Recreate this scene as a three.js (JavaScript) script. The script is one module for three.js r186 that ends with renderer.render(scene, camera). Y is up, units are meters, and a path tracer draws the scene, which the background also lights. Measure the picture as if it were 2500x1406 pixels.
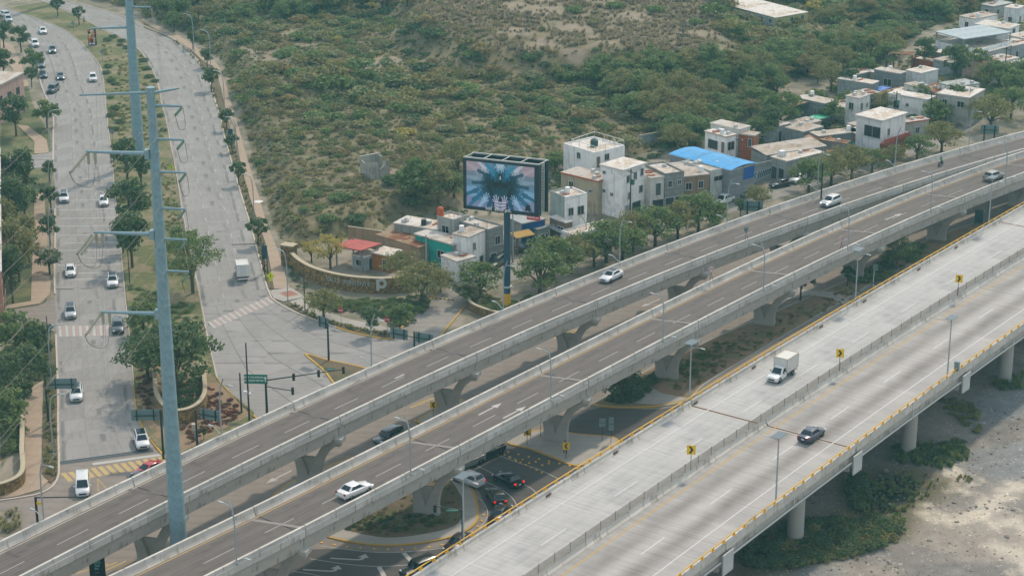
import * as THREE from 'three';
import { mergeGeometries, toCreasedNormals } from 'three/addons/utils/BufferGeometryUtils.js';
import { RoundedBoxGeometry } from 'three/addons/geometries/RoundedBoxGeometry.js';
import { TextGeometry } from 'three/addons/geometries/TextGeometry.js';
import { FontLoader } from 'three/addons/loaders/FontLoader.js';
import { MarchingCubes } from 'three/addons/objects/MarchingCubes.js';

// ---------------------------------------------------------------- camera, sky, sun, exposure
const scene = new THREE.Scene();
const CAM_H = 107, PITCH = THREE.MathUtils.degToRad(19.5), FOCAL = 4870;      // focal length in units of a 2500 x 1406 frame
const camera = new THREE.PerspectiveCamera(2 * Math.atan(703 / FOCAL) * 180 / Math.PI, 2500 / 1406, 1, 9000);
camera.position.set(0, CAM_H, 0);
camera.rotation.x = -PITCH;
camera.updateMatrixWorld();
const SKY = 1.12;
const SUN = new THREE.Vector3(3.6, 9.2, -7.0).normalize();
// hazy bright sky, computed: pale at the horizon, greyish blue overhead, a broad glow round the sun
{
  const w = 256, h = 128, d = new Float32Array(w * h * 4), dir = new THREE.Vector3();
  for (let j = 0; j < h; j++) for (let i = 0; i < w; i++) {
    const ph = (i / w - 0.5) * 2 * Math.PI, th = (j / (h - 1) - 0.5) * Math.PI;
    dir.set(Math.cos(th) * Math.cos(ph), Math.sin(th), Math.cos(th) * Math.sin(ph));
    const e = Math.max(0, dir.y), k = Math.pow(1 - e, 2.2), g = Math.pow(Math.max(0, dir.dot(SUN)), 10), q = (j * w + i) * 4;
    d[q] = SKY * (0.58 + 0.32 * k + 0.55 * g); d[q + 1] = SKY * (0.655 + 0.235 * k + 0.48 * g); d[q + 2] = SKY * (0.78 + 0.14 * k + 0.38 * g); d[q + 3] = 1;
  }
  const t = new THREE.DataTexture(d, w, h, THREE.RGBAFormat, THREE.FloatType); t.mapping = THREE.EquirectangularReflectionMapping; t.magFilter = THREE.LinearFilter; t.needsUpdate = true;
  scene.background = t; scene.environment = t;
}
const sun = new THREE.DirectionalLight(0xffeed8, 2.8);
sun.position.copy(SUN).multiplyScalar(400).add(new THREE.Vector3(20, 0, -280));
sun.target.position.set(20, 0, -280);
sun.castShadow = true; sun.shadow.radius = 6;
Object.assign(sun.shadow.camera, { left: -300, right: 300, top: 300, bottom: -300, near: 1, far: 1200 });
sun.shadow.mapSize.set(4096, 4096);
scene.add(sun, sun.target);
const renderer = new THREE.WebGLRenderer({ antialias: true });
renderer.toneMapping = THREE.LinearToneMapping;
renderer.toneMappingExposure = 1.08;
renderer.shadowMap.enabled = true;
scene.fog = new THREE.FogExp2(0x7cc4ca, 0.00023);

// ---------------------------------------------------------------- helpers
let seed = 12345;
const rnd = () => { seed = (seed * 1664525 + 1013904223) >>> 0; return seed / 4294967296; };
const rr = (a, b) => a + (b - a) * rnd();
const pick = a => a[Math.floor(rnd() * a.length)];
const clamp = (x, a = 0, b = 1) => Math.min(b, Math.max(a, x));
const sstep = (a, b, x) => { const t = clamp((x - a) / (b - a)); return t * t * (3 - 2 * t); };
const lerp = (a, b, t) => a + (b - a) * t;
const V3 = (x, y, z) => new THREE.Vector3(x, y, z);
const SQ = Math.SQRT1_2;
// survey point of the map grid (frame coordinates of the survey picture) on a level plane y = h
function P(px, py, h = 0) {
  const dx = (px - 1250) / FOCAL, dy = -(py - 703) / FOCAL, c = Math.cos(PITCH), s = Math.sin(PITCH);
  const t = (h - CAM_H) / (dy * c - s);
  return V3(dx * t, h, -(c + dy * s) * t);
}
// road grid: u runs along the viaducts (right and away), v across them (left and away)
const UV = (u, v, y = 0) => V3((u - v) * SQ, y, -(u + v) * SQ);
const toUV = p => [(p.x - p.z) * SQ, (-p.x - p.z) * SQ];
// hash noise
const h2 = (x, y) => { let n = Math.imul(x, 374761393) + Math.imul(y, 668265263) | 0; n = Math.imul(n ^ (n >>> 13), 1274126177); return ((n ^ (n >>> 16)) >>> 0) / 4294967296; };
function vnoise(x, y, per = 0) {
  let xi = Math.floor(x), yi = Math.floor(y); const fx = x - xi, fy = y - yi;
  const sx = fx * fx * (3 - 2 * fx), sy = fy * fy * (3 - 2 * fy);
  const m = v => per ? ((v % per) + per) % per : v;
  const a = h2(m(xi), m(yi)), b = h2(m(xi + 1), m(yi)), c = h2(m(xi), m(yi + 1)), d = h2(m(xi + 1), m(yi + 1));
  return lerp(lerp(a, b, sx), lerp(c, d, sx), sy);
}
function fbm(x, y, o = 4, per = 0) { let s = 0, a = 0.5, t = 0; for (let i = 0; i < o; i++) { s += a * vnoise(x, y, per); t += a; a *= 0.5; x *= 2; y *= 2; per *= 2; } return s / t; }
// tiling grey/colour texture, fn(x, y in 0..1) -> [r, g, b] sRGB 0..1
function tex(n, fn, rep = [1, 1], srgb = true) {
  const d = new Uint8Array(n * n * 4);
  for (let j = 0; j < n; j++) for (let i = 0; i < n; i++) {
    let c = fn(i / n, j / n); if (typeof c === 'number') c = [c, c, c];
    const k = (j * n + i) * 4; d[k] = clamp(c[0]) * 255; d[k + 1] = clamp(c[1]) * 255; d[k + 2] = clamp(c[2]) * 255; d[k + 3] = 255;
  }
  const t = new THREE.DataTexture(d, n, n); t.wrapS = t.wrapT = THREE.RepeatWrapping; t.magFilter = THREE.LinearFilter; t.minFilter = THREE.LinearMipmapLinearFilter; t.generateMipmaps = true;
  t.repeat.set(rep[0], rep[1]); if (srgb) t.colorSpace = THREE.SRGBColorSpace; t.needsUpdate = true; return t;
}
const mat = (c, roughness = 0.85, o = {}) => new THREE.MeshStandardMaterial({ color: c, roughness, side: THREE.DoubleSide, ...o });
const lin = (r, g, b) => new THREE.Color().setRGB(r, g, b);
const taken = new Map();
function numbered(n) { const k = taken.get(n) ?? 0; taken.set(n, k + 1); return k ? `${n}_${String(k).padStart(3, '0')}` : n; }
function shade(o) { o.traverse(m => { if (m.isMesh) { m.castShadow = true; m.receiveShadow = true; } }); return o; }
function thing(name, label, category, pos = V3(0, 0, 0), turn = 0, group) {
  const o = new THREE.Group(); o.name = numbered(name); o.position.copy(pos); o.rotation.y = turn;
  o.userData = { label, category }; if (group) o.userData.group = group; scene.add(o); return o;
}
function part(name, geo, m, parent, label) {
  const o = new THREE.Mesh(Array.isArray(geo) ? merge(geo) : geo, m); o.name = name; o.castShadow = o.receiveShadow = true; parent.add(o);
  if (label) o.userData.label = label; return o;
}
function single(name, geo, m, label, category, group) {
  const o = part(numbered(name), geo, m, scene); o.userData = { label, category }; if (group) o.userData.group = group; return o;
}
function struct(name, geo, m) { const o = part(numbered(name), geo, m, scene); o.userData.kind = 'structure'; return o; }
function stuff(o, label, category) { o.name = numbered(o.name); o.userData = { kind: 'stuff', label, category }; o.castShadow = o.receiveShadow = true; scene.add(o); return o; }
function copyOf(root, pos, turn, label, group, scale) {
  const r = root.clone(); r.name = numbered(root.userData.base ?? root.name); r.userData = { ...root.userData }; delete r.userData.base;
  r.position.copy(pos); r.rotation.y = turn; if (label) r.userData.label = label; if (group) r.userData.group = group;
  if (scale) typeof scale === 'number' ? r.scale.setScalar(scale) : r.scale.set(...scale); scene.add(r); return r;
}
function merge(gs) {
  gs = gs.map(g => { g = g.index ? g.toNonIndexed() : g; for (const k of Object.keys(g.attributes)) if (!['position', 'normal', 'uv', 'color'].includes(k)) g.deleteAttribute(k); return g; });
  const cols = gs.some(g => g.attributes.color);
  for (const g of gs) {
    const n = g.attributes.position.count;
    if (!g.attributes.uv) g.setAttribute('uv', new THREE.BufferAttribute(new Float32Array(n * 2), 2));
    if (!g.attributes.normal) g.computeVertexNormals();
    if (cols && !g.attributes.color) g.setAttribute('color', new THREE.BufferAttribute(new Float32Array(n * 3).fill(1), 3));
  }
  return mergeGeometries(gs);
}
const box = (w, h, d, x = 0, y = 0, z = 0) => new THREE.BoxGeometry(w, h, d).translate(x, y, z);
const rbox = (w, h, d, x = 0, y = 0, z = 0, r = 0.03, s = 1) => new RoundedBoxGeometry(w, h, d, s, r).translate(x, y, z);
const cyl = (r0, r1, h, x = 0, y = 0, z = 0, n = 10) => new THREE.CylinderGeometry(r0, r1, h, n).translate(x, y, z);   // top radius, bottom radius
function bar(a, b, r, n = 6, r2 = r) {   // round bar between two points
  const d = b.clone().sub(a), g = new THREE.CylinderGeometry(r2, r, d.length(), n);
  g.applyQuaternion(new THREE.Quaternion().setFromUnitVectors(V3(0, 1, 0), d.clone().normalize())); const m = a.clone().add(b).multiplyScalar(0.5); return g.translate(m.x, m.y, m.z);
}
const tube = (pts, r, seg = 16, n = 6) => new THREE.TubeGeometry(new THREE.CatmullRomCurve3(pts), seg, r, n, false);
// box whose uv are metres
function mbox(w, h, d, x = 0, y = 0, z = 0) {
  const g = new THREE.BoxGeometry(w, h, d), uv = g.attributes.uv, s = [[d, h], [d, h], [w, d], [w, d], [w, h], [w, h]];
  for (let f = 0; f < 6; f++) for (let k = 0; k < 4; k++) uv.setXY(f * 4 + k, uv.getX(f * 4 + k) * s[f][0], uv.getY(f * 4 + k) * s[f][1]);
  return g.translate(x, y, z);
}
// sweep a closed profile [[lateral, up], ...] along samples [{p, s}] (p point, s unit sideways vector); flat faces, uv in metres
function sweep(path, prof, caps = true, closed = true) {
  const pos = [], uv = [], n = prof.length, m = closed ? n : n - 1;
  const at = (k, i) => { const { p, s } = path[k], [a, b] = prof[i % n]; return [p.x + s.x * a, p.y + b, p.z + s.z * a]; };
  const len = [0]; for (let k = 1; k < path.length; k++) len[k] = len[k - 1] + path[k].p.distanceTo(path[k - 1].p);
  const pl = [0]; for (let i = 1; i <= n; i++) { const a = prof[i - 1], b = prof[i % n]; pl[i] = pl[i - 1] + Math.hypot(a[0] - b[0], a[1] - b[1]); }
  for (let k = 0; k + 1 < path.length; k++) for (let i = 0; i < m; i++) {
    const A = at(k, i), B = at(k, i + 1), C = at(k + 1, i + 1), D = at(k + 1, i);
    pos.push(...A, ...C, ...B, ...A, ...D, ...C);
    const o = path[0].o ?? 0, a = [len[k] + o, pl[i]], b = [len[k] + o, pl[i + 1]], c = [len[k + 1] + o, pl[i + 1]], d = [len[k + 1] + o, pl[i]];
    uv.push(...a, ...c, ...b, ...a, ...d, ...c);
  }
  if (caps && closed) {
    const sh = new THREE.Shape(prof.map(q => new THREE.Vector2(q[0], q[1]))), tri = THREE.ShapeUtils.triangulateShape(sh.getPoints(), []);
    for (const k of [0, path.length - 1]) for (const t of tri) { const o = k ? [0, 1, 2] : [0, 2, 1]; for (const q of o) { pos.push(...at(k, t[q])); uv.push(prof[t[q]][0], prof[t[q]][1]); } }
  }
  const g = new THREE.BufferGeometry();
  g.setAttribute('position', new THREE.Float32BufferAttribute(pos, 3)); g.setAttribute('uv', new THREE.Float32BufferAttribute(uv, 2)); g.computeVertexNormals(); return g;
}
// path samples along a polyline of points, smoothed
function pathOf(pts, step = 1.5, smooth = true, close = false) {
  const c = smooth ? new THREE.CatmullRomCurve3(pts, close, 'centripetal') : null;
  let ps = pts; if (c) { const n = Math.max(2, Math.round(c.getLength() / step)); ps = c.getSpacedPoints(n); }
  return ps.map((p, i) => { const a = ps[Math.max(0, i - 1)], b = ps[Math.min(ps.length - 1, i + 1)], d = b.clone().sub(a).setY(0).normalize(); return { p, s: V3(-d.z, 0, d.x) }; });   // s points to the right of travel
}
// flat sheet from world points
function sheet(pts, y = 0.004) {
  const sh = new THREE.Shape(pts.map(p => new THREE.Vector2(p.x, p.z))), g = new THREE.ShapeGeometry(sh), q = g.attributes.position, uv = g.attributes.uv;
  for (let i = 0; i < q.count; i++) { const x = q.getX(i), z = q.getY(i); uv.setXY(i, x, z); q.setXYZ(i, x, y, z); }
  g.computeVertexNormals(); if (g.attributes.normal.getY(0) < 0) { const ix = g.index.array; for (let i = 0; i < ix.length; i += 3) { const t = ix[i]; ix[i] = ix[i + 1]; ix[i + 1] = t; } g.computeVertexNormals(); }
  return g;
}
// raised slab with vertical sides
function slab(pts, y0, y1) {
  const sh = new THREE.Shape(pts.map(p => new THREE.Vector2(p.x, -p.z))), g = new THREE.ExtrudeGeometry(sh, { depth: y1 - y0, bevelEnabled: false });
  return g.rotateX(-Math.PI / 2).translate(0, y0, 0);
}
const smoothPts = (pts, step = 1.5, close = false) => pathOf(pts, step, true, close).map(q => q.p);
const pxs = (arr, h = 0) => arr.map(([x, y]) => P(x, y, h));
const ribbonPts = (left, right) => [...left, ...[...right].reverse()];
// lateral offset of a path
const offset = (path, d, y = 0) => path.map(({ p, s }) => V3(p.x + s.x * d, p.y + y, p.z + s.z * d));
// painted strip along a path
const strip = (path, d0, d1, y) => sweep(path, [[d0, y], [d1, y]], false, false);
// ---------------------------------------------------------------- viaduct alignments
const poly = (c, t) => c[0] + t * (c[1] + t * (c[2] + t * c[3]));
const D1 = [186.90, 9.92, -6.13, -0.77], D2 = [170.51, 14.47, -2.44, -2.51], D3L = [153.85, 15.80, -1.87, 0.37];
const D3C = D3L.map((c, i) => i ? c : c - 11.8);
const deckV = (c, u) => { const t = clamp((u - 200) / 100, -1.7, 1.35), e = (u - 200) / 100 - t; return poly(c, t) + e * (c[1] + 2 * c[2] * t + 3 * c[3] * t * t); };
const topH = u => 9.6 - 0.008 * (u - 150);                      // barrier top of the two narrow viaducts
function deckPath(c, u0, u1, hf, step = 2, off = 0) {
  const n = Math.max(1, Math.round((u1 - u0) / step)), out = [];
  for (let i = 0; i <= n; i++) {
    const u = lerp(u0, u1, i / n), a = UV(u - 0.5, deckV(c, u - 0.5)), b = UV(u + 0.5, deckV(c, u + 0.5)), d = b.sub(a).normalize(), s = V3(-d.z, 0, d.x);
    const p = UV(u, deckV(c, u), hf(u)); p.x -= s.x * off; p.z -= s.z * off; out.push({ p, s, o: u0 });
  }
  return out;                                                   // s points to the near side (towards the river)
}
// ---------------------------------------------------------------- terrain
const inPoly = (x, z, ps) => { let c = false; for (let i = 0, j = ps.length - 1; i < ps.length; j = i++) { const a = ps[i], b = ps[j]; if ((a.z > z) !== (b.z > z) && x < (b.x - a.x) * (z - a.z) / (b.z - a.z) + a.x) c = !c; } return c; };
const segDist = (x, z, a, b) => { const dx = b.x - a.x, dz = b.z - a.z, t = clamp(((x - a.x) * dx + (z - a.z) * dz) / (dx * dx + dz * dz)); return Math.hypot(x - a.x - dx * t, z - a.z - dz * t); };
const lineDist = (x, z, ps, close) => { let d = 1e9; for (let i = 0; i + 1 < ps.length + (close ? 1 : 0); i++) d = Math.min(d, segDist(x, z, ps[i], ps[(i + 1) % ps.length])); return d; };
const sdf = (x, z, ps) => { const d = lineDist(x, z, ps, true); return inPoly(x, z, ps) ? d : -d; };
const LOT = pxs([[205, -12], [262, 4], [330, 26], [392, 55], [448, 80], [500, 118], [540, 148], [562, 200], [580, 250], [594, 305], [618, 385], [645, 470], [664, 550], [690, 592], [720, 606], [800, 592], [935, 566], [960, 540], [1130, 505], [1185, 470], [1340, 415], [1420, 372], [1530, 385], [1650, 352], [1720, 320], [1880, 262], [1905, 215], [2040, 172], [2160, 150], [2190, 110], [2280, 62], [2520, 20], [3200, -150], [3200, -420], [-900, -420], [-500, -150], [40, -60]]);
const PLATEAU = pxs([[1045, 75], [1120, 100], [1250, 128], [1330, 118], [1480, 112], [1640, 118], [1760, 126], [1850, 118], [1860, 90], [1780, 40], [1760, -40], [1500, -110], [900, -90], [980, 20]], 10);
const KNOLL = pxs([[560, 175], [700, 118], [850, 140], [910, 165], [905, 200], [760, 205], [600, 230]], 6);
const bbox = ps => { let b = [1e9, -1e9, 1e9, -1e9]; for (const p of ps) b = [Math.min(b[0], p.x), Math.max(b[1], p.x), Math.min(b[2], p.z), Math.max(b[3], p.z)]; return b; };
const BB = new Map([[LOT, bbox(LOT)], [PLATEAU, bbox(PLATEAU)], [KNOLL, bbox(KNOLL)]]);
const near = (x, z, ps, m) => { const b = BB.get(ps); return x > b[0] - m && x < b[1] + m && z > b[2] - m && z < b[3] + m; };
function terrain(x, z) {
  let h = -0.03;
  const [u, v] = [(x - z) * SQ, (-x - z) * SQ];
  const vc = deckV(D3C, u);
  if (v < vc + 8) h -= 3.5 * sstep(vc + 7, vc - 2, v) + 0.10 * sstep(vc + 7, vc - 2, v) * (fbm(x * 0.12, z * 0.12, 3) - 0.5);
  if (near(x, z, LOT, 0)) {
    const d = sdf(x, z, LOT);
    if (d > 0) {
      const west = sstep(60, -10, x - (-0.06 * (z + 300)));      // steep rocky cut beside the footway, gentle behind the houses
      h += lerp(sstep(0, 26, d) * 2.0, sstep(0, 5, d) * 3.0, west);
      h += sstep(20, 120, d) * 3.0 + sstep(5, 30, d) * 1.7 * (fbm(x * 0.03, z * 0.03, 3) - 0.35) + sstep(2, 12, d) * 0.8 * (fbm(x * 0.14, z * 0.14, 3) - 0.5);
      if (near(x, z, PLATEAU, 14)) h += 5.5 * sstep(-6, 6, sdf(x, z, PLATEAU) + 8 * (fbm(x * 0.06, z * 0.06, 3) - 0.5));
      if (near(x, z, KNOLL, 10)) h += 2.6 * sstep(-3, 5, sdf(x, z, KNOLL) + 6 * (fbm(x * 0.08, z * 0.08, 2) - 0.5));
    }
  }
  h += sstep(-620, -2500, z) * 160 * fbm(x * 0.002, z * 0.002, 3);
  return h;
}
// point where a sight line of the survey meets the terrain
function T(px, py) {
  const dx = (px - 1250) / FOCAL, dy = -(py - 703) / FOCAL, c = Math.cos(PITCH), s = Math.sin(PITCH), d = V3(dx, dy * c - s, -(c + dy * s)).normalize();
  let t = 120, p = V3(), prev = t;
  for (; t < 900; t += 2) { p.set(d.x * t, CAM_H + d.y * t, d.z * t); if (p.y < terrain(p.x, p.z)) break; prev = t; }
  let a = prev, b = t; for (let i = 0; i < 12; i++) { const m = (a + b) / 2; p.set(d.x * m, CAM_H + d.y * m, d.z * m); if (p.y < terrain(p.x, p.z)) b = m; else a = m; }
  p.y = terrain(p.x, p.z); return p;
}
const RIVER = [-30, 150, -345, -140];
function gridMesh(xs, zs, hf, uvf) {
  const nx = xs.length, nz = zs.length, pos = new Float32Array(nx * nz * 3), uv = new Float32Array(nx * nz * 2), ix = [];
  for (let j = 0; j < nz; j++) for (let i = 0; i < nx; i++) { const k = j * nx + i; pos.set([xs[i], hf(xs[i], zs[j]), zs[j]], k * 3); uv.set(uvf(xs[i], zs[j]), k * 2); }
  for (let j = 0; j + 1 < nz; j++) for (let i = 0; i + 1 < nx; i++) { const a = j * nx + i; ix.push(a, a + nx, a + 1, a + 1, a + nx, a + nx + 1); }
  const g = new THREE.BufferGeometry(); g.setAttribute('position', new THREE.BufferAttribute(pos, 3)); g.setAttribute('uv', new THREE.BufferAttribute(uv, 2)); g.setIndex(ix); g.computeVertexNormals(); return g;
}
const axis = (a, b, st, lo, hi) => { const r = []; for (let x = a; x <= b; x += st) r.push(x); let s = st; let x = a; while (x > lo) { s *= 1.5; x -= s; r.unshift(x); } s = st; x = b; while (x < hi) { s *= 1.5; x += s; r.push(x); } return r; };
{
  const X0 = -190, X1 = 210, Z0 = -640, Z1 = -150;
  const DRY = pxs([[1080, 70], [1250, 110], [1500, 105], [1780, 110], [1800, 60], [1700, 10], [1500, -60], [1000, -60]], 9);
  const GRASSL = pxs([[0, 180], [55, 180], [80, 260], [120, 330], [128, 400], [110, 560], [110, 760], [0, 760]]);
  const GRASSB = pxs([[0, 760], [128, 790], [140, 930], [60, 960], [0, 1150]]);
  const ORANGE = pxs([[1900, 690], [2000, 655], [2080, 600], [2200, 560], [2290, 560], [2260, 600], [2150, 660], [2060, 700], [1960, 720]]);
  const gmap = tex(2048, (a, b) => {
    const x = lerp(X0, X1, a), z = lerp(Z0, Z1, b);
    const n1 = fbm(x * 0.05, z * 0.05, 4), n2 = fbm(x * 0.35 + 7, z * 0.35, 3), n3 = h2(Math.floor(a * 2048), Math.floor(b * 2048));
    let c;
    const u = (x - z) * SQ, v = (-x - z) * SQ;
    const d = near(x, z, LOT, 0) && inPoly(x, z, LOT) ? 1 : 0;
    if (d) {
      const k = sstep(0.35, 0.65, n1 * 0.6 + n2 * 0.4);
      c = [lerp(0.39, 0.48, k), lerp(0.36, 0.43, k), lerp(0.26, 0.32, k)];
      if (inPoly(x, z, DRY)) { const q = sstep(0.3, 0.55, n2); c = [lerp(c[0], 0.46, q), lerp(c[1], 0.415, q), lerp(c[2], 0.32, q)]; }
      const bare = sstep(0.66, 0.74, fbm(x * 0.07 + 30, z * 0.07, 3)); c = [lerp(c[0], 0.52, bare), lerp(c[1], 0.47, bare), lerp(c[2], 0.40, bare)];
    } else if (inPoly(x, z, GRASSL)) { const k = sstep(0.3, 0.7, n2); c = [lerp(0.30, 0.40, k), lerp(0.33, 0.39, k), lerp(0.20, 0.26, k)]; }
    else if (inPoly(x, z, GRASSB)) { c = [0.30 + 0.1 * n2, 0.30 + 0.08 * n2, 0.19 + 0.08 * n2]; }
    else if (v < deckV(D2, u) + 2) {   // between and under the viaducts: brown earth, worn grass
      const k = sstep(0.35, 0.65, n1 * 0.5 + n2 * 0.5); c = [lerp(0.36, 0.50, k), lerp(0.34, 0.43, k), lerp(0.23, 0.34, k)];
      const w = sstep(-3, 3, sdf(x, z, ORANGE) + 4 * (n2 - 0.5)); c = [lerp(c[0], 0.62, w), lerp(c[1], 0.45, w), lerp(c[2], 0.31, w)];
    } else { const k = sstep(0.3, 0.7, n2); c = [lerp(0.44, 0.53, k), lerp(0.42, 0.49, k), lerp(0.35, 0.43, k)]; }
    const g = (n3 - 0.5) * 0.06 + (n2 - 0.5) * 0.08; return [c[0] + g, c[1] + g, c[2] + g];
  });
  gmap.wrapS = gmap.wrapT = THREE.ClampToEdgeWrapping;
  const xs = axis(-190, 210, 1.7, -3500, 3500), zs = axis(-640, -140, 1.7, -7000, 900);
  const geo = gridMesh(xs, zs, (x, z) => { const u = (x - z) * SQ, v = (-x - z) * SQ; const r = x > RIVER[0] + 3 && x < RIVER[1] - 3 && z > RIVER[2] + 3 && z < RIVER[3] - 3 && v < deckV(D3C, u) + 1; return terrain(x, z) - (r ? 0.9 : 0); },
    (x, z) => [clamp((x - X0) / (X1 - X0), 0.002, 0.998), clamp((z - Z0) / (Z1 - Z0), 0.002, 0.998)]);
  struct('terrain', geo, mat(0xffffff, 1, { map: gmap }));
}
// ---------------------------------------------------------------- riverbed: gravel, silt, pale salt crust, a pool
{
  const [X0, X1, Z0, Z1] = RIVER, yb = -3.5;
  const SALT = [[[2180, 1215], [2235, 1240], [2285, 1268], [2340, 1276], [2400, 1252], [2440, 1215], [2475, 1190], [2520, 1185]], [[2400, 1255], [2430, 1290], [2480, 1275], [2510, 1300]], [[2290, 1120], [2340, 1165], [2330, 1190]], [[2440, 1330], [2500, 1360], [2520, 1400]]].map(l => pxs(l, yb));
  const WET = pxs([[2090, 1170], [2150, 1150], [2230, 1165], [2250, 1190], [2200, 1230], [2130, 1260], [2080, 1230]], yb);
  const SHORE = pxs([[2060, 1160], [2130, 1140], [2240, 1150], [2310, 1180], [2290, 1205], [2225, 1230], [2220, 1270], [2190, 1310], [2060, 1330], [1950, 1380], [1800, 1410], [1800, 1330], [1950, 1280], [2060, 1250]], yb);
  const BLUE = [pxs([[2400, 965], [2500, 950], [2560, 985], [2440, 1030], [2390, 1000]], yb), pxs([[1880, 1372], [2000, 1350], [2030, 1410], [1860, 1450]], yb), pxs([[2380, 1110], [2520, 1080], [2560, 1150], [2420, 1170]], yb)];
  const m = tex(2048, (a, b) => {
    const x = lerp(X0, X1, a), z = lerp(Z0, Z1, b);
    const n1 = fbm(x * 0.09, z * 0.09, 4), n2 = fbm(x * 0.7, z * 0.7, 3), n3 = h2(Math.floor(a * 2048), Math.floor(b * 2048)), n4 = h2(Math.floor(a * 900), Math.floor(b * 900));
    const k = sstep(0.38, 0.62, n1); let c = [lerp(0.46, 0.55, k), lerp(0.44, 0.515, k), lerp(0.42, 0.475, k)];
    for (const B of BLUE) { const w = 0.75 * sstep(-3, 1.5, sdf(x, z, B) + 4 * (n2 - 0.5)); c = [lerp(c[0], 0.47, w), lerp(c[1], 0.485, w), lerp(c[2], 0.49, w)]; }
    for (const L of SALT) { const w = 0.95 * sstep(3.6, 0.4, lineDist(x, z, L) + 4.5 * (n2 - 0.42) + 3 * (n1 - 0.5)); c = [lerp(c[0], 0.74, w), lerp(c[1], 0.70, w), lerp(c[2], 0.635, w)]; }
    const ws = sstep(-3, 1, sdf(x, z, SHORE) + 3 * (n2 - 0.5)); c = [lerp(c[0], 0.36, ws), lerp(c[1], 0.335, ws), lerp(c[2], 0.25, ws)];
    const ww = sstep(-1, 1, sdf(x, z, WET)); c = [lerp(c[0], 0.22, ww), lerp(c[1], 0.22, ww), lerp(c[2], 0.19, ww)];
    const st = n4 > 0.985 ? 0.16 : n4 < 0.02 ? -0.12 : 0;
    const g = (n3 - 0.5) * 0.10 + (n2 - 0.5) * 0.12 + st; return [c[0] + g, c[1] + g, c[2] + g * 0.95];
  });
  m.wrapS = m.wrapT = THREE.ClampToEdgeWrapping;
  const xs = [], zs = []; for (let x = X0; x <= X1; x += 1) xs.push(x); for (let z = Z0; z <= Z1; z += 1) zs.push(z);
  const hf = (x, z) => terrain(x, z) + 0.02 + ((-x - z) * SQ < deckV(D3C, (x - z) * SQ) ? 0.35 * (fbm(x * 0.25, z * 0.25, 3) - 0.5) - 0.28 * sstep(-3, 2, sdf(x, z, WET)) : 0);
  const g = gridMesh(xs, zs, hf, (x, z) => [(x - X0) / (X1 - X0), (z - Z0) / (Z1 - Z0)]);
  const keep = [], ix = g.index.array, q = g.attributes.position;
  for (let i = 0; i < ix.length; i += 3) { const x = q.getX(ix[i]), z = q.getZ(ix[i]); if ((-x - z) * SQ < deckV(D3C, (x - z) * SQ) + 3) keep.push(ix[i], ix[i + 1], ix[i + 2]); }
  g.setIndex(keep);
  struct('riverbed', g, mat(0xffffff, 0.95, { map: m }));
  struct('pool_water', sheet(smoothPts(pxs([[2118, 1178], [2160, 1166], [2215, 1172], [2238, 1186], [2200, 1206], [2168, 1222], [2130, 1215], [2112, 1196]], yb), 1, true), yb - 0.10), mat(lin(0.02, 0.025, 0.022), 0.06, { metalness: 0 }));
}
const river = (px, py) => P(px, py, -3.5);
// ---------------------------------------------------------------- surface materials
const speck = (a, b, n) => h2(Math.floor(a * n), Math.floor(b * n));
// concrete pavement: tx along 6 m, ty along 6 m of uv (uv in metres); x = along travel, y = across
const texConc = tex(512, (a, b) => 0.93 + 0.10 * (fbm(a * 4, b * 24, 4, 4) - 0.5) + 0.09 * (fbm(a * 8, b * 8, 4, 8) - 0.5) + 0.05 * (speck(a, b, 512) - 0.5), [1 / 7, 1 / 7]);
const texConc2 = tex(512, (a, b) => { const s = sstep(0.42, 0.8, fbm(a * 1.5 + 3, b * 16, 4, 0)) * 0.20; return 0.94 - s + 0.10 * (fbm(a * 6, b * 6, 4, 6) - 0.5) + 0.05 * (speck(a, b, 512) - 0.5); }, [1 / 9, 1 / 9]);
const texAsph = tex(512, (a, b) => 0.92 + 0.11 * (fbm(a * 3, b * 14, 4, 3) - 0.5) + 0.08 * (fbm(a * 10, b * 10, 3, 10) - 0.5) + 0.10 * (speck(a, b, 512) - 0.5), [1 / 9, 1 / 9]);
const texBarr = tex(512, (a, b) => { const st = sstep(0.52, 0.8, fbm(a * 34, b * 2, 3, 0)) * 0.20 * sstep(0.3, 0.62, fbm(a * 5, b * 3, 3, 0)); return [0.95 - st + 0.10 * (fbm(a * 8, b * 8, 4, 8) - 0.5), 0.945 - st * 1.05 + 0.10 * (fbm(a * 8, b * 8, 4, 8) - 0.5), 0.93 - st * 1.15 + 0.10 * (fbm(a * 8, b * 8, 4, 8) - 0.5)]; }, [1 / 12, 1 / 4]);
const texPlain = tex(256, (a, b) => 0.93 + 0.10 * (fbm(a * 5, b * 5, 4, 5) - 0.5) + 0.05 * (speck(a, b, 256) - 0.5), [1 / 3, 1 / 3]);
const M = {};
M.slabs = [0x938f8b, 0x908c88, 0x96928e, 0x8e8a86, 0x928e8a].map((c, i) => mat(c, 0.9, { map: i % 2 ? texConc : texConc2 }));
M.asphalt = mat(0x8a8077, 0.92, { map: texAsph });
const texDeck = tex(512, (a, b) => { const y = b * 7.5, tr = [1.05, 2.75, 4.75, 6.45].reduce((s, c) => s + Math.exp(-(((y - c) / 0.42) ** 2)), 0); return 0.90 + 0.07 * tr * (0.4 + 0.9 * fbm(a * 3, b * 9, 3, 3)) + 0.13 * (fbm(a * 2, b * 22, 4, 2) - 0.5) + 0.10 * (fbm(a * 8, b * 8, 3, 8) - 0.5) + 0.09 * (speck(a, b, 512) - 0.5) - 0.08 * sstep(0.66, 0.74, fbm(a * 5 + 2, b * 5, 4, 0)); }, [1 / 14, 1 / 7.5]);
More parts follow.
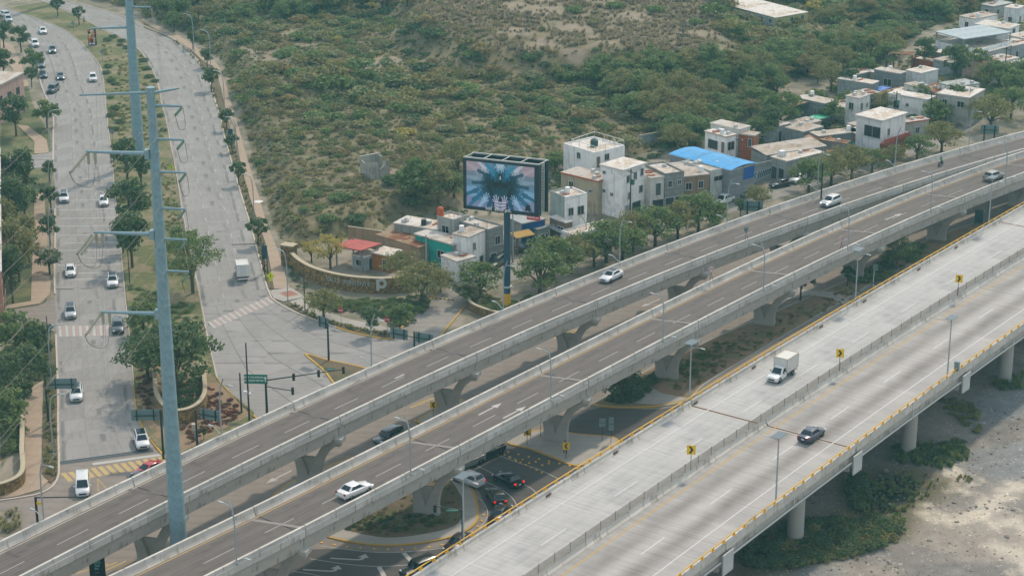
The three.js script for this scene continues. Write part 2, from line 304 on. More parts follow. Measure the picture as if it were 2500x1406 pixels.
M.deckAsphalt = mat(0x68605b, 0.9, { map: texDeck });
M.asphaltNew = mat(0x56524f, 0.9, { map: texAsph });
M.conc = mat(0xaeaba3, 0.9, { map: texBarr });
M.barrier = [0xc9c5be, 0xc2beb8, 0xcecac4, 0xc5c1ba].map(c => mat(c, 0.9, { map: texBarr }));
M.girder = mat(0xb3afa7, 0.92, { map: texBarr });
M.pier = mat(0xb2aea6, 0.9, { map: texPlain });
M.kerb = mat(0xc0b3a6, 0.9, { map: texPlain });
M.kerbGrey = mat(0xa19d95, 0.9, { map: texPlain });
M.kerbYellow = mat(0xb8923e, 0.8, { map: texPlain });
M.kerbRed = mat(0xb0403a, 0.8);
M.walk = mat(0xa8947f, 0.95, { map: texPlain });
M.walkGrey = mat(0xa7a198, 0.95, { map: texPlain });
M.white = mat(0xb4b2ad, 0.8, { map: texPlain });
M.whiteLine = mat(0xd0cfcc, 0.8, { map: texPlain });
M.yellow = mat(0xc9a13a, 0.8, { map: texPlain });
M.paleYellow = mat(0xb9a06a, 0.85, { map: texPlain });
M.palePink = mat(0xa9948b, 0.85, { map: texPlain });
M.dirt = mat(0x4d4a45, 1);
M.steel = mat(0x8f979b, 0.5, { metalness: 0.5 });
M.galv = mat(0x9aa3a6, 0.55, { metalness: 0.35 });
M.black = mat(0x1b1c1d, 0.5);
M.darkGreen = mat(0x1d2f2c, 0.55);
M.dark = mat(0x26292a, 0.6);
M.signGreen = mat(0x14745c, 0.5);
M.signBack = mat(0x6f8586, 0.5, { metalness: 0.3 });
M.signYellow = mat(0xe2b90f, 0.5);
M.signLime = mat(0xc4d21a, 0.5);
M.signWhite = mat(0xdedede, 0.5);
M.red = mat(0xb3221f, 0.5);
M.railYellow = mat(0xcf9f22, 0.55);
M.wood = mat(0x3b332b, 0.9);
M.wire = mat(0x3a3a3a, 0.6);
M.glass = mat(0x131a1e, 0.08, { metalness: 0.0 });
// resampled curve with n + 1 points
const resamp = (pts, n) => new THREE.CatmullRomCurve3(pts, false, 'centripetal').getSpacedPoints(n);
// a carriageway of separate concrete slabs between two edge curves; travel along i
function carriageway(name, left, right, across, len, y) {
  const L = new THREE.CatmullRomCurve3(left, false, 'centripetal').getLength(), R = new THREE.CatmullRomCurve3(right, false, 'centripetal').getLength();
  const rows = Math.round((L + R) / 2 / len), sub = 2, n = rows * sub, A = resamp(left, n), B = resamp(right, n);
  const root = new THREE.Group(); root.name = numbered(name); root.userData.kind = 'structure'; scene.add(root);
  part('road_base', sheet(ribbonPts(A, B), y - 0.02), M.dirt, root);
  const g = 0.013; let run = 0;
  for (let r = 0; r < rows; r++) for (let c = 0; c < across; c++) {
    const pos = [], uv = [];
    const pt = (k, t) => A[k].clone().lerp(B[k], t);
    const w = A[r * sub].distanceTo(B[r * sub]), e = g / w, off = 0;
    const t0 = c / across + e, t1 = (c + 1) / across - e;
    for (let s = 0; s < sub; s++) {
      const k = r * sub + s, a = pt(k, t0), b = pt(k, t1), c2 = pt(k + 1, t1), d = pt(k + 1, t0);
      if (s === 0) { const q = pt(k + 1, t0).sub(a).setLength(g); a.add(q); b.add(q); } if (s === sub - 1) { const q = d.clone().sub(pt(k, t0)).setLength(g); d.sub(q); c2.sub(q); }
      const s0 = run + (r * sub + s) * len / sub, s1 = s0 + len / sub;
      for (const [p, x, z] of [[a, s0, t0 * w], [c2, s1, t1 * w], [b, s0, t1 * w], [a, s0, t0 * w], [d, s1, t0 * w], [c2, s1, t1 * w]]) { pos.push(p.x, y, p.z); uv.push(x + off, z + off * 0.3); }
    }
    const geo = new THREE.BufferGeometry(); geo.setAttribute('position', new THREE.Float32BufferAttribute(pos, 3)); geo.setAttribute('uv', new THREE.Float32BufferAttribute(uv, 2)); geo.computeVertexNormals();
    part('concrete_slab', geo, M.slabs[Math.floor(h2(r * 3 + 1, c + 9) * 5)], root);
  }
  return root;
}
function kerb(pts, m = M.kerb, w = 0.28, h = 0.15) { const o = struct('kerb', sweep(pathOf(pts, 1.2), [[-w / 2, -0.05], [-w / 2, h - 0.02], [-w / 2 + 0.02, h], [w / 2 - 0.02, h], [w / 2, h - 0.02], [w / 2, -0.05]]), m); return o; }
const dashOn = (a, b, w, y, m, parent, name = 'lane_dash') => { const d = b.clone().sub(a).setY(0).normalize(), s = V3(-d.z, 0, d.x); return part(name, sweep([{ p: a, s }, { p: b, s }], [[-w / 2, y], [w / 2, y]], false, false), m, parent); };
// ---------------------------------------------------------------- the two concrete carriageways
const Lr = pxs([[-140, -22], [-40, 3], [14, 20], [85, 44], [147, 68], [191, 99], [222, 133], [242, 160], [251, 191], [254, 225], [259, 273], [264, 317], [270, 362], [275, 410], [279, 470], [290, 559], [295, 610], [300, 672], [307, 743], [312, 788], [321, 866], [326, 940], [334, 1011], [345, 1040], [360, 1066], [380, 1092]]);
const Ll = pxs([[-180, 0], [-60, 18], [0, 36], [28, 58], [60, 90], [84, 130], [92, 165], [98, 205], [112, 240], [127, 280], [128, 330], [128, 400], [131, 460], [132, 510], [133, 562], [132, 620], [131, 678], [132, 719], [134, 770], [135, 818], [137, 880], [139, 930], [140, 980], [140, 1030], [141, 1080], [142, 1131]]);
const Rl = pxs([[40, -20], [110, 6], [170, 32], [218, 55], [256, 77], [307, 99], [341, 126], [358, 150], [375, 181], [386, 212], [392, 249], [403, 290], [413, 341], [423, 392], [437, 476], [454, 573], [478, 685], [491, 750]]);
const Rr = pxs([[90, -22], [154, 0], [212, 14], [307, 43], [358, 67], [410, 89], [454, 119], [488, 157], [509, 195], [522, 239], [536, 283], [549, 341], [567, 403], [589, 480], [611, 552], [636, 645], [652, 705], [662, 728]]);
// base asphalt beneath the viaducts
{
  const a = [], b = []; for (let u = 40; u <= 330; u += 5) { a.push(UV(u, deckV(D1, u) + 7)); b.push(UV(u, deckV(D3L, u) - 6 + 0)); }
  struct('frontage_road', sheet(ribbonPts(a, b), 0.004), M.asphalt);
}
carriageway('carriageway', Ll, Lr, 3, 4.6, 0.02);
carriageway('carriageway', Rl, Rr, 3, 4.6, 0.02);
struct('junction_pavement', sheet(pxs([[-60, 1232], [0, 1223], [40, 1217], [96, 1206], [126, 1189], [140, 1165], [142, 1131], [384, 1094], [410, 1122], [470, 1140], [300, 1260], [60, 1400], [-120, 1420], [-120, 1310], [50, 1312], [52, 1248], [-60, 1244]]), 0.0065), M.asphalt);
// junction concrete: turning area below the right-hand carriageway
{
  const pts = pxs([[491, 750], [662, 728], [680, 742], [722, 764], [774, 784], [859, 812], [920, 825], [951, 829], [1010, 850], [1120, 860], [980, 960], [780, 1040], [640, 1080], [621, 1018], [560, 960], [529, 926], [520, 890], [506, 830]]);
  const root = new THREE.Group(); root.name = 'junction_pavement'; root.userData.kind = 'structure'; scene.add(root);
  part('road_base', sheet(pts, 0.008), M.dirt, root);
  // poured panels that follow the turn
  const rows = 11, cols = 5, A = resamp(pxs([[491, 750], [506, 830], [520, 890], [529, 926], [560, 960], [621, 1018], [680, 1070]]), rows), B = resamp(pxs([[662, 728], [680, 742], [722, 764], [774, 784], [859, 812], [951, 829], [1120, 870]]), rows);
  for (let i = 0; i < rows; i++) for (let j = 0; j < cols; j++) {
    const q = (k, t) => { const p = A[k].clone().lerp(B[k], t); return p; };
    const e = 0.0018, a = q(i, j / cols + e), b = q(i, (j + 1) / cols - e), c = q(i + 1, (j + 1) / cols - e), d = q(i + 1, j / cols + e);
    part('concrete_slab', sheet([a, b, c, d], 0.02), M.slabs[Math.floor(h2(i + 50, j * 7) * 5)], root);
  }
}
// kerbs
kerb(Lr.slice(0, 22)); kerb(Lr.slice(21).concat(pxs([[406, 1122]])), M.kerbYellow, 0.3);
kerb(Ll.slice(0, 12)); kerb(Ll.slice(13, 18)); kerb(Ll.slice(19, 26).concat(pxs([[140, 1165], [126, 1189], [96, 1206], [40, 1217], [-20, 1225]])), M.kerb);
kerb(Rl); kerb(Rr); kerb(pxs([[491, 750], [506, 830], [520, 890], [529, 926]])); kerb(pxs([[529, 926], [560, 960], [621, 1018], [660, 1050]]), M.kerbYellow, 0.3);
kerb(pxs([[662, 728], [680, 742], [722, 764], [774, 784], [820, 800]])); kerb(pxs([[820, 800], [859, 812], [920, 825], [951, 829], [962, 823], [970, 812], [1000, 780]]), M.kerbYellow, 0.3);
// ---------------------------------------------------------------- painted markings on the carriageways
{
  const root = new THREE.Group(); root.name = 'carriageway_markings'; root.userData.kind = 'structure'; scene.add(root);
  const Y = 0.026;
  // transverse rumble bars on the left carriageway
  for (const [y, x0, x1] of [[436, 190, 272], [462, 130, 274], [488, 150, 278], [511, 140, 280], [532, 140, 285], [551, 140, 286], [573, 140, 288], [592, 150, 290], [610, 140, 292], [628, 210, 294], [646, 140, 296], [665, 190, 297], [681, 165, 299]]) dashOn(P(x0, y + 2), P(x1, y - 1), 0.30, Y, M.white, root, 'rumble_bar');
  for (const [x0, y0, x1, y1] of [[133, 706, 178, 706], [195, 705, 224, 704], [255, 703, 297, 701]]) dashOn(P(x0, y0), P(x1, y1), 0.35, Y, M.dark, root, 'speed_bump');
  // red and white zebra of the left carriageway
  for (let i = 0; i < 17; i++) { const x = 146 + i * 8.3; dashOn(P(x, 822 - i * 0.2), P(x - 2, 796 - i * 0.1), 0.42, Y, i % 2 ? M.palePink : M.white, root, 'zebra_stripe'); }
  // zebra of the right carriageway
  for (let i = 0; i < 24; i++) { const t = i / 23, x = lerp(508, 655, t), y = lerp(792, 730, t); dashOn(P(x, y - 6), P(x + 17, y + 8), 0.42, Y, i % 2 ? M.palePink : M.white, root, 'zebra_stripe'); }
  // yellow zebra by the grate
  for (let i = 0; i < 14; i++) { const t = i / 13, x = lerp(152, 388, t), y = lerp(1164, 1124, t); dashOn(P(x, y - 9), P(x + 20, y + 11), 0.62, 0.012, M.paleYellow, root, 'zebra_stripe'); }
  dashOn(P(224, 1133), P(392, 1110), 0.7, 0.012, M.white, root, 'stop_line');
  // painted triangle
  for (const [a, b] of [[[237, 1168], [238, 1200]], [[237, 1168], [262, 1198]]]) dashOn(P(...a), P(...b), 0.12, 0.012, M.paleYellow, root, 'triangle_line');
  // drain grate across the left carriageway: steel frame and bars
  const grate = new THREE.Group(); grate.name = 'drain_grate'; grate.userData.kind = 'structure'; scene.add(grate);
  const a = P(146, 1131), b = P(372, 1100); dashOn(a, b, 1.0, 0.024, M.black, grate, 'grate_channel');
  const d = b.clone().sub(a), n = V3(-d.z, 0, d.x).normalize();
  for (const s of [-0.5, 0, 0.5]) part('grate_rail', bar(a.clone().addScaledVector(n, s).setY(0.04), b.clone().addScaledVector(n, s).setY(0.04), 0.03, 4), M.steel, grate);
  for (let i = 1; i < 40; i++) { const p = a.clone().addScaledVector(d, i / 40); part('grate_bar', bar(p.clone().addScaledVector(n, -0.5).setY(0.035), p.clone().addScaledVector(n, 0.5).setY(0.035), 0.02, 4), M.steel, grate); }
  // lane dashes of both carriageways
  const dashes = (A, B, t, n, skip, on) => { const a = resamp(A, 200), b = resamp(B, 200); for (let i = skip; i < 198; i += n) dashOn(a[i].clone().lerp(b[i], t), a[i + on].clone().lerp(b[i + on], t), 0.13, Y, M.white, root); };
  dashes(Ll.slice(0, 14), Lr.slice(0, 15), 0.36, 7, 8, 2); dashes(Ll.slice(0, 14), Lr.slice(0, 15), 0.68, 7, 8, 2);
  dashes(Rl, Rr, 0.34, 6, 4, 2); dashes(Rl, Rr, 0.67, 6, 6, 2);
  // parking bay line
  const bay = pathOf(pxs([[96, 110], [118, 140], [130, 175], [137, 205], [134, 240]]), 2); part('bay_line', strip(bay, -0.06, 0.06, Y), M.dark, root);
}
// ---------------------------------------------------------------- footways and verges beside the carriageways
const walkE = [];
{
  const l = pxs([[345, 52], [380, 72], [430, 99], [470, 127], [498, 152], [520, 164], [537, 212], [552, 273], [570, 307], [585, 392], [608, 480], [628, 540], [650, 606], [668, 706]]), r = pxs([[345, 44], [386, 65], [437, 89], [478, 116], [505, 140], [528, 156], [549, 205], [566, 259], [580, 307], [604, 392], [631, 480], [652, 552], [675, 607], [706, 706]]);
  struct('footway', slab(ribbonPts(smoothPts(l, 3), smoothPts(r, 3)), -0.02, 0.14), M.walk);
  struct('footway', slab(pxs([[656, 711], [709, 704], [745, 726], [692, 738], [668, 730]]), -0.02, 0.15), M.walkGrey);
  struct('tactile_paving', slab(pxs([[682, 717], [709, 711], [728, 722], [697, 727]]), 0.1, 0.156), mat(0x9c6a58, 0.9, { map: texPlain }));
  const l2 = smoothPts(pxs([[706, 738], [760, 770], [830, 790], [905, 808], [950, 815]]), 2), r2 = smoothPts(pxs([[745, 726], [797, 762], [859, 782], [917, 794], [962, 803]]), 2);
  struct('footway', slab(ribbonPts(l2, r2), -0.02, 0.14), M.walkGrey);
  struct('footway', slab(pxs([[60, 955], [104, 930], [100, 1060], [100, 1160], [52, 1172], [55, 1080]]), -0.02, 0.1), M.walk);
  struct('footway', slab(pxs([[0, 1208], [52, 1172], [100, 1160], [120, 1172], [95, 1196], [40, 1212], [-30, 1222], [-30, 1200]]), -0.02, 0.1), M.walk);
  struct('footway', slab(pxs([[76, 655], [114, 650], [122, 690], [120, 720], [95, 742], [0, 758], [0, 748], [74, 736]]), -0.02, 0.1), M.walk);
  struct('footway', slab(pxs([[82, 480], [106, 470], [112, 560], [114, 650], [76, 655], [80, 560]]), -0.02, 0.1), M.walk);
  struct('footway', slab(pxs([[40, 306], [66, 308], [112, 342], [118, 374], [82, 376], [82, 346]]), -0.02, 0.1), M.walk);
  struct('footway', slab(pxs([[0, 100], [30, 112], [52, 160], [70, 210], [40, 216], [30, 170], [0, 130]]), -0.02, 0.1), M.walk);
  struct('side_street', sheet(pxs([[-60, 775], [0, 760], [95, 745], [134, 728], [136, 812], [120, 806], [60, 800], [-60, 830]]), 0.012), M.asphalt);
  struct('driveway', sheet(pxs([[-10, 384], [82, 378], [129, 368], [131, 405], [90, 410], [-10, 420]]), 0.012), M.slabs[0]);
  // round plaque set in the footway
  struct('manhole_cover', new THREE.CylinderGeometry(0.85, 0.85, 0.02, 24).translate(...P(630, 492, 0.15).toArray()), mat(0xc9cac6, 0.7));
}
// ---------------------------------------------------------------- two narrow viaducts
const HW = 4.05; M.gutter = mat(0x8d7c6d, 1, { map: texPlain }); M.jointDark = mat(0x5f5a57, 0.95); M.jointPale = mat(0x85807b, 0.95);                                                // half width at the barrier tops
function arrowShape(kind) {
  const s = new THREE.Shape();
  if (kind === 'bent') { s.moveTo(-0.12, 0); s.lineTo(0.12, 0); s.lineTo(0.12, 3.4); s.lineTo(0.55, 3.4); s.lineTo(0, 5); s.lineTo(-0.55, 3.4); s.lineTo(-0.12, 3.4); }
  else { s.moveTo(-0.14, 0); s.lineTo(0.14, 0); s.lineTo(0.14, 3.2); s.lineTo(0.5, 3.2); s.lineTo(0, 4.9); s.lineTo(-0.5, 3.2); s.lineTo(-0.14, 3.2); }
  return new THREE.ShapeGeometry(s).rotateX(-Math.PI / 2);
}
function pier(u, c, parent, soffit, gy = -0.2) {
  const s = new THREE.Shape(); const H = soffit - gy;
  // outline in the across / up plane: stem, two curved arms, notch between
  s.moveTo(-1.6, 0); s.lineTo(-1.55, H * 0.26); s.quadraticCurveTo(-1.65, H * 0.66, -3.7, H - 0.75); s.lineTo(-4.3, H - 0.7); s.lineTo(-4.4, H);
  s.lineTo(-2.75, H); s.quadraticCurveTo(-0.95, H * 0.68, -0.05, H * 0.22); s.lineTo(0.05, H * 0.22); s.quadraticCurveTo(0.95, H * 0.68, 2.75, H);
  s.lineTo(4.4, H); s.lineTo(4.3, H - 0.7); s.lineTo(3.7, H - 0.75); s.quadraticCurveTo(1.65, H * 0.66, 1.55, H * 0.26); s.lineTo(1.6, 0);
  const g = new THREE.ExtrudeGeometry(s, { depth: 0.75, bevelEnabled: true, bevelSize: 0.06, bevelThickness: 0.06, bevelSegments: 1, curveSegments: 12 }).translate(0, 0, -0.375);
  const [a] = deckPath(c, u, u + 0.01, () => 0), o = new THREE.Group(); o.name = 'pier'; parent.add(o);
  o.position.set(a.p.x, gy, a.p.z); o.rotation.y = Math.atan2(-a.s.z, a.s.x) + 0.33;
  part('stem', g, M.pier, o);
  const w = new THREE.Shape(); w.moveTo(0, H * 0.2); w.lineTo(-1.0, H * 0.6); w.lineTo(1.0, H * 0.6); part('web', new THREE.ExtrudeGeometry(w, { depth: 0.24, bevelEnabled: false }).translate(0, 0, -0.12), M.pier, o);
  for (const d of [-1, 1]) part('bearing_block', rbox(1.0, 0.6, 1.6, d * 4.2, H + 0.1, 0, 0.05), M.pier, o);
  return o;
}
function viaduct(name, label, c, u0, u1, joint0, span, extraNear) {
  const root = thing(name, label, 'viaduct');
  const pth = (a, b, st = 2) => deckPath(c, a, b, topH, st);
  const joints = []; for (let u = joint0; u < u1; u += span) if (u > u0) joints.push(u); for (let u = joint0 - span; u > u0; u -= span) joints.unshift(u);
  const ends = [u0, ...joints, u1];
  for (let i = 0; i + 1 < ends.length; i++) {
    const a = ends[i] + 0.07, b = ends[i + 1] - 0.07;
    part('deck_slab', sweep(pth(a, b), [[-HW + 0.3, -1.0], [HW - 0.3, -1.0], [HW - 0.3, -1.28], [-HW + 0.3, -1.28]]), M.deckAsphalt, root);
    // box girder with inclined web
    part('girder', sweep(pth(a, b), [[-HW + 0.12, -1.30], [HW - 0.12, -1.30], [HW - 0.18, -1.52], [HW - 0.3, -1.58], [HW - 0.36, -2.98], [HW - 0.5, -3.1], [-HW + 0.5, -3.1], [-HW + 0.36, -2.98], [-HW + 0.3, -1.58], [-HW + 0.18, -1.52]]), M.girder, root);
    if (i) { const [q] = pth(ends[i], ends[i] + 0.01), d = V3(q.s.z, 0, -q.s.x), w = HW - 0.62, A = q.p.clone().addScaledVector(q.s, -w).addScaledVector(d, -w * 0.34), B = q.p.clone().addScaledVector(q.s, w).addScaledVector(d, w * 0.34); dashOn(A, B, 0.5, -0.972, name === 'viaduct' && joint0 < 147 ? M.jointDark : M.jointPale, root, 'expansion_joint'); }
    const n = Math.round((b - a) / 2.7);
    for (let k = 0; k < n; k++) {
      const p = pth(lerp(a, b, k / n) + 0.012, lerp(a, b, (k + 1) / n) - 0.012, 1.4);
      for (const s of [-1, 1]) {
        const q = [[HW - 0.34, -0.02], [HW - 0.32, 0], [HW - 0.06, 0], [HW - 0.04, -0.02], [HW - 0.04, -0.50], [HW + 0.03, -0.54], [HW + 0.03, -1.3], [HW - 0.62, -1.3], [HW - 0.62, -0.97], [HW - 0.55, -0.92], [HW - 0.42, -0.60]].map(([x, y]) => [x * s, y]);
        part('barrier_panel', sweep(p, q), M.barrier[Math.floor(h2(k + i * 31, s + 7 + joint0) * 4)], root);
      }
    }
  }
  // blown dirt lying along the foot of the far barrier
  part('gutter_dirt', sweep(pth(u0, u1), [[-HW + 0.63, -0.994], [-HW + 0.95, -0.994]], false, false), M.gutter, root);
  // painted lines
  for (const [d, m] of extraNear) part('edge_line', sweep(pth(u0, u1), [[d - 0.07, -0.992], [d + 0.07, -0.992]], false, false), m, root);
  return { root, joints };
}
const vA = viaduct('viaduct', 'far elevated road with two dark asphalt lanes above the village', D1, 62, 330, 145, 27.5, [[-3.1, M.white], [3.15, M.white]]);
const vB = viaduct('viaduct', 'middle elevated road on curved concrete piers between the other two', D2, 66, 326, 149.5, 27, [[-3.1, M.paleYellow], [3.15, M.white]]);
for (const [c, root, u0, n, off] of [[D1, vA.root, 102.1, 26, -0.3], [D2, vB.root, 92.4, 26, -0.3]]) for (let k = -4; k < n - 4; k++) { const a = u0 + k * 9.2; if (a < 64 || a > 322) continue; part('lane_dash', sweep(deckPath(c, a, a + 4.6, topH, 2.3), [[-off - 0.055, -0.99], [-off + 0.055, -0.99]], false, false), M.white, root); }
for (const u of vA.joints) pier(u - 1.5, D1, vA.root, topH(u) - 3.12);
for (const u of vB.joints) pier(u - 1.5, D2, vB.root, topH(u) - 3.12);
function deckArrow(px, py, turn, root, h = 8.6) { const p = P(px, py, h), u = toUV(p)[0]; const o = part('lane_arrow', arrowShape('straight'), M.white, root); o.position.set(p.x, topH(u) - 0.985, p.z); const a = UV(u, deckV(D1, u)), b = UV(u + 1, deckV(D1, u + 1)), d = b.sub(a); o.rotation.y = Math.atan2(-d.x, -d.z) + turn; return o; }
deckArrow(987, 912, Math.PI, vA.root); deckArrow(1035, 928, Math.PI, vA.root); deckArrow(1168, 1012, 0, vB.root); deckArrow(1228, 1020, 0, vB.root); deckArrow(2163, 529, 0, vB.root, 8.2);
// ---------------------------------------------------------------- the wide concrete bridge over the riverbed
const B3H = 7.2;
{
  // streaked, transversely grooved concrete: x along travel, y across
  const t3 = tex(1024, (a, b) => { const gr = 0.13 * (fbm(a * 110, b * 4, 3, 0) - 0.5), bl = 0.20 * (fbm(a * 5, b * 7, 4, 5) - 0.5), ln = 0.07 * (fbm(a * 3, b * 40, 3, 3) - 0.5); return 0.93 + gr + bl + ln + 0.03 * (speck(a, b, 1024) - 0.5); }, [1 / 18, 1 / 18]);
  const t3b = tex(1024, (a, b) => { const y = b * 24, track = Math.max(Math.exp(-(((y - 14.7) / 1.1) ** 2)), Math.exp(-(((y - 18.6) / 1.1) ** 2))); const gr = 0.13 * (fbm(a * 110, b * 4, 3, 0) - 0.5), bl = 0.20 * (fbm(a * 5, b * 9, 4, 5) - 0.5), n = fbm(a * 4, b * 12, 3, 4); const w = track * (0.5 + 0.8 * n) * 0.17; return [0.93 + gr + bl - w, 0.93 + gr + bl - w * 1.08, 0.93 + gr + bl - w * 1.15]; }, [1 / 24, 1 / 24]);
  const cw = mat(0xb0aeab, 0.88, { map: t3 }), cw2 = mat(0xaba7a3, 0.88, { map: t3b }), par = M.barrier;
  const root = thing('bridge', 'wide pale concrete bridge with yellow rails above the riverbed', 'bridge');
  const hf = () => B3H, W = 23.6, u0 = 96, u1 = 300, pth = (a, b, st = 2.5) => deckPath(D3L, a, b, hf, st);
  const lateral = (x0, x1, y0, y1) => [[x0, y1], [x1, y1], [x1, y0], [x0, y0]];
  const js = []; for (let u = 183.5 - 32 * 2; u < u1; u += 32) if (u > u0 + 2) js.push(u);
  const ends = [u0, ...js, u1];
  for (let i = 0; i + 1 < ends.length; i++) {
    const wide = u => Math.abs((u - 183.5) % 96) < 1, a = ends[i] + (wide(ends[i]) ? 0.16 : 0.02), b = ends[i + 1] - (wide(ends[i + 1]) ? 0.16 : 0.02);
    part('roadway_slab', sweep(pth(a, b), lateral(0.35, 11.0, -0.3, 0)), cw, root);
    // second roadway keeps its lateral coordinate in the texture
    const g = sweep(pth(a, b), lateral(11.0, W - 0.35, -0.3, 0)); const uv = g.attributes.uv; for (let k = 0; k < uv.count; k++) uv.setY(k, uv.getY(k) + 11); part('roadway_slab', g, cw2, root);
    for (const x of [0.55, 4.3, 8.05, 11.8, 15.55, 19.3, W - 0.55]) part('girder', sweep(pth(a, b, 6), [[x - 0.35, -0.32], [x + 0.35, -0.32], [x + 0.28, -0.45], [x + 0.28, -1.25], [x + 0.38, -1.35], [x + 0.38, -1.55], [x - 0.38, -1.55], [x - 0.38, -1.35], [x - 0.28, -1.25], [x - 0.28, -0.45]]), M.girder, root);
    if (i && wide(ends[i])) { part('expansion_joint', sweep(pth(ends[i] - 0.16, ends[i] + 0.16, 0.32), lateral(0.36, W - 0.36, -0.06, -0.01)), mat(0x4b3a30, 0.9), root); for (const s of [-1, 1]) part('joint_edge', sweep(pth(ends[i] + s * 0.28 - 0.09, ends[i] + s * 0.28 + 0.09, 0.18), lateral(0.36, W - 0.36, -0.02, 0.006)), M.kerb, root); }
    // parapets in panels
    const n = Math.round((b - a) / 4.5);
    for (let k = 0; k < n; k++) {
      const p = pth(lerp(a, b, k / n) + 0.015, lerp(a, b, (k + 1) / n) - 0.015, 2.3), mi = par[(k + i) % 4];
      part('parapet_panel', sweep(p, [[-0.04, -0.35], [-0.04, 0.66], [0.0, 0.7], [0.24, 0.7], [0.28, 0.66], [0.30, 0.3], [0.46, 0.02], [0.46, -0.02], [0.34, -0.35]]), mi, root);
      part('parapet_panel', sweep(p, [[W + 0.04, -0.42], [W + 0.04, 0.66], [W, 0.7], [W - 0.24, 0.7], [W - 0.28, 0.66], [W - 0.30, 0.3], [W - 0.46, 0.02], [W - 0.46, -0.02], [W - 0.34, -0.42]]), mi, root);
      part('median_panel', sweep(p, [[10.55, -0.02], [10.58, 0.1], [10.78, 0.35], [10.86, 0.8], [11.10, 0.8], [11.18, 0.35], [11.38, 0.1], [11.41, -0.02]]), mi, root);
    }
  }
  // white, yellow lines and dashes
  for (const [x, m] of [[2.75, M.whiteLine], [10.35, M.yellow], [12.45, M.yellow], [20.5, M.whiteLine]]) part('edge_line', sweep(pth(u0, u1), [[x - 0.075, 0.007], [x + 0.075, 0.007]], false, false), m, root);
  for (const [x, s] of [[6.68, 140.4], [16.85, 144.8]]) for (let k = -5; k < 13; k++) { const a = s + k * 15.05; if (a < u0 + 1 || a > u1 - 6) continue; part('lane_dash', sweep(pth(a, a + 5), [[x - 0.075, 0.008], [x + 0.075, 0.008]], false, false), M.whiteLine, root); }
  // yellow pipe rails on brackets
  for (const x of [0.02, W - 0.02]) {
    const s = x < 1 ? -1 : 1, y = 1.08;
    part('handrail', new THREE.TubeGeometry(new THREE.CatmullRomCurve3(offset(pth(u0, u1, 4), x, y)), 90, 0.075, 6, false), M.railYellow, root);
    const bg = new THREE.ExtrudeGeometry(new THREE.Shape([[-0.2, 0], [0.2, 0], [0.09, 0.42], [-0.09, 0.42]].map(q => new THREE.Vector2(...q))), { depth: 0.1, bevelEnabled: false }).translate(0, 0, -0.05);
    const bg2 = merge([bg, box(0.44, 0.05, 0.34, 0, 0.02, 0)]);
    for (let u = u0 + 1; u < u1; u += 2.35) { const [q] = pth(u, u + 0.01), o = part('rail_bracket', bg2, M.railYellow, root); o.position.set(q.p.x + q.s.x * x, q.p.y + 0.69, q.p.z + q.s.z * x); o.rotation.y = Math.atan2(-q.s.z, q.s.x) + Math.PI / 2; }
  }
  // mesh fence on the median
  const fm = mat(0x6e6048, 0.85), fence = new THREE.Group(); fence.name = 'median_fence'; root.add(fence);
  for (let u = u0 + 1; u < u1 - 3; u += 3.05) {
    const p = pth(u, u + 3.05, 1.5), [q] = p;
    part('fence_post', bar(V3(q.p.x + q.s.x * 10.98, B3H + 0.78, q.p.z + q.s.z * 10.98), V3(q.p.x + q.s.x * 10.98, B3H + 1.95, q.p.z + q.s.z * 10.98), 0.035, 5), M.black, fence);
    const wires = [], A = offset(p, 10.98)[0], Z = offset(p, 10.98).at(-1);
    for (let k = 0; k <= 9; k++) { const y = B3H + 0.84 + k * 0.11; wires.push(bar(A.clone().setY(y), Z.clone().setY(y), 0.017, 3)); }
    for (let k = 1; k < 14; k++) { const m = A.clone().lerp(Z, k / 14); wires.push(bar(m.clone().setY(B3H + 0.82), m.clone().setY(B3H + 1.83), 0.017, 3)); }
    part('mesh_panel', wires, fm, fence);
  }
  // scuppers in the left gutter, dark bolt-on plates
  for (const [x, y] of [[1331, 1209], [1494, 1105], [1690, 984], [1829, 896], [1992, 797], [2099, 734], [2234, 657], [2325, 604]]) { const [u] = toUV(P(x, y, B3H)), [q] = pth(u, u + 0.01), o = part('drain_opening', rbox(1.0, 0.3, 0.12, 0, 0, 0, 0.03), mat(0x50302a, 0.9), root); o.position.set(q.p.x + q.s.x * 0.44, B3H + 0.17, q.p.z + q.s.z * 0.44); o.rotation.y = Math.atan2(-q.s.z, q.s.x) + Math.PI / 2; o.rotation.order = 'YXZ'; o.rotation.x = 0.5; }
  // white drain pipe under the near edge with elbows
  for (let i = 0; i + 1 < ends.length; i++) { const a = ends[i] + 1.2, b = ends[i + 1] - 1.2; part('drain_pipe', new THREE.TubeGeometry(new THREE.CatmullRomCurve3(offset(pth(a, b, 4), W + 0.10, -1.38)), 16, 0.13, 6, false), mat(0xb5b4ae, 0.6), root); for (const u of [a, (a + b) / 2]) { const [q] = pth(u, u + 0.01), x = W + 0.10, o = V3(q.p.x + q.s.x * x, 0, q.p.z + q.s.z * x); part('pipe_elbow', bar(o.clone().setY(B3H - 0.45), o.clone().setY(B3H - 1.35), 0.12, 6), mat(0xb5b4ae, 0.6), root); } }
  // bents: cap beam, end plates, round columns; columns stand in the riverbed
  const cols = [];
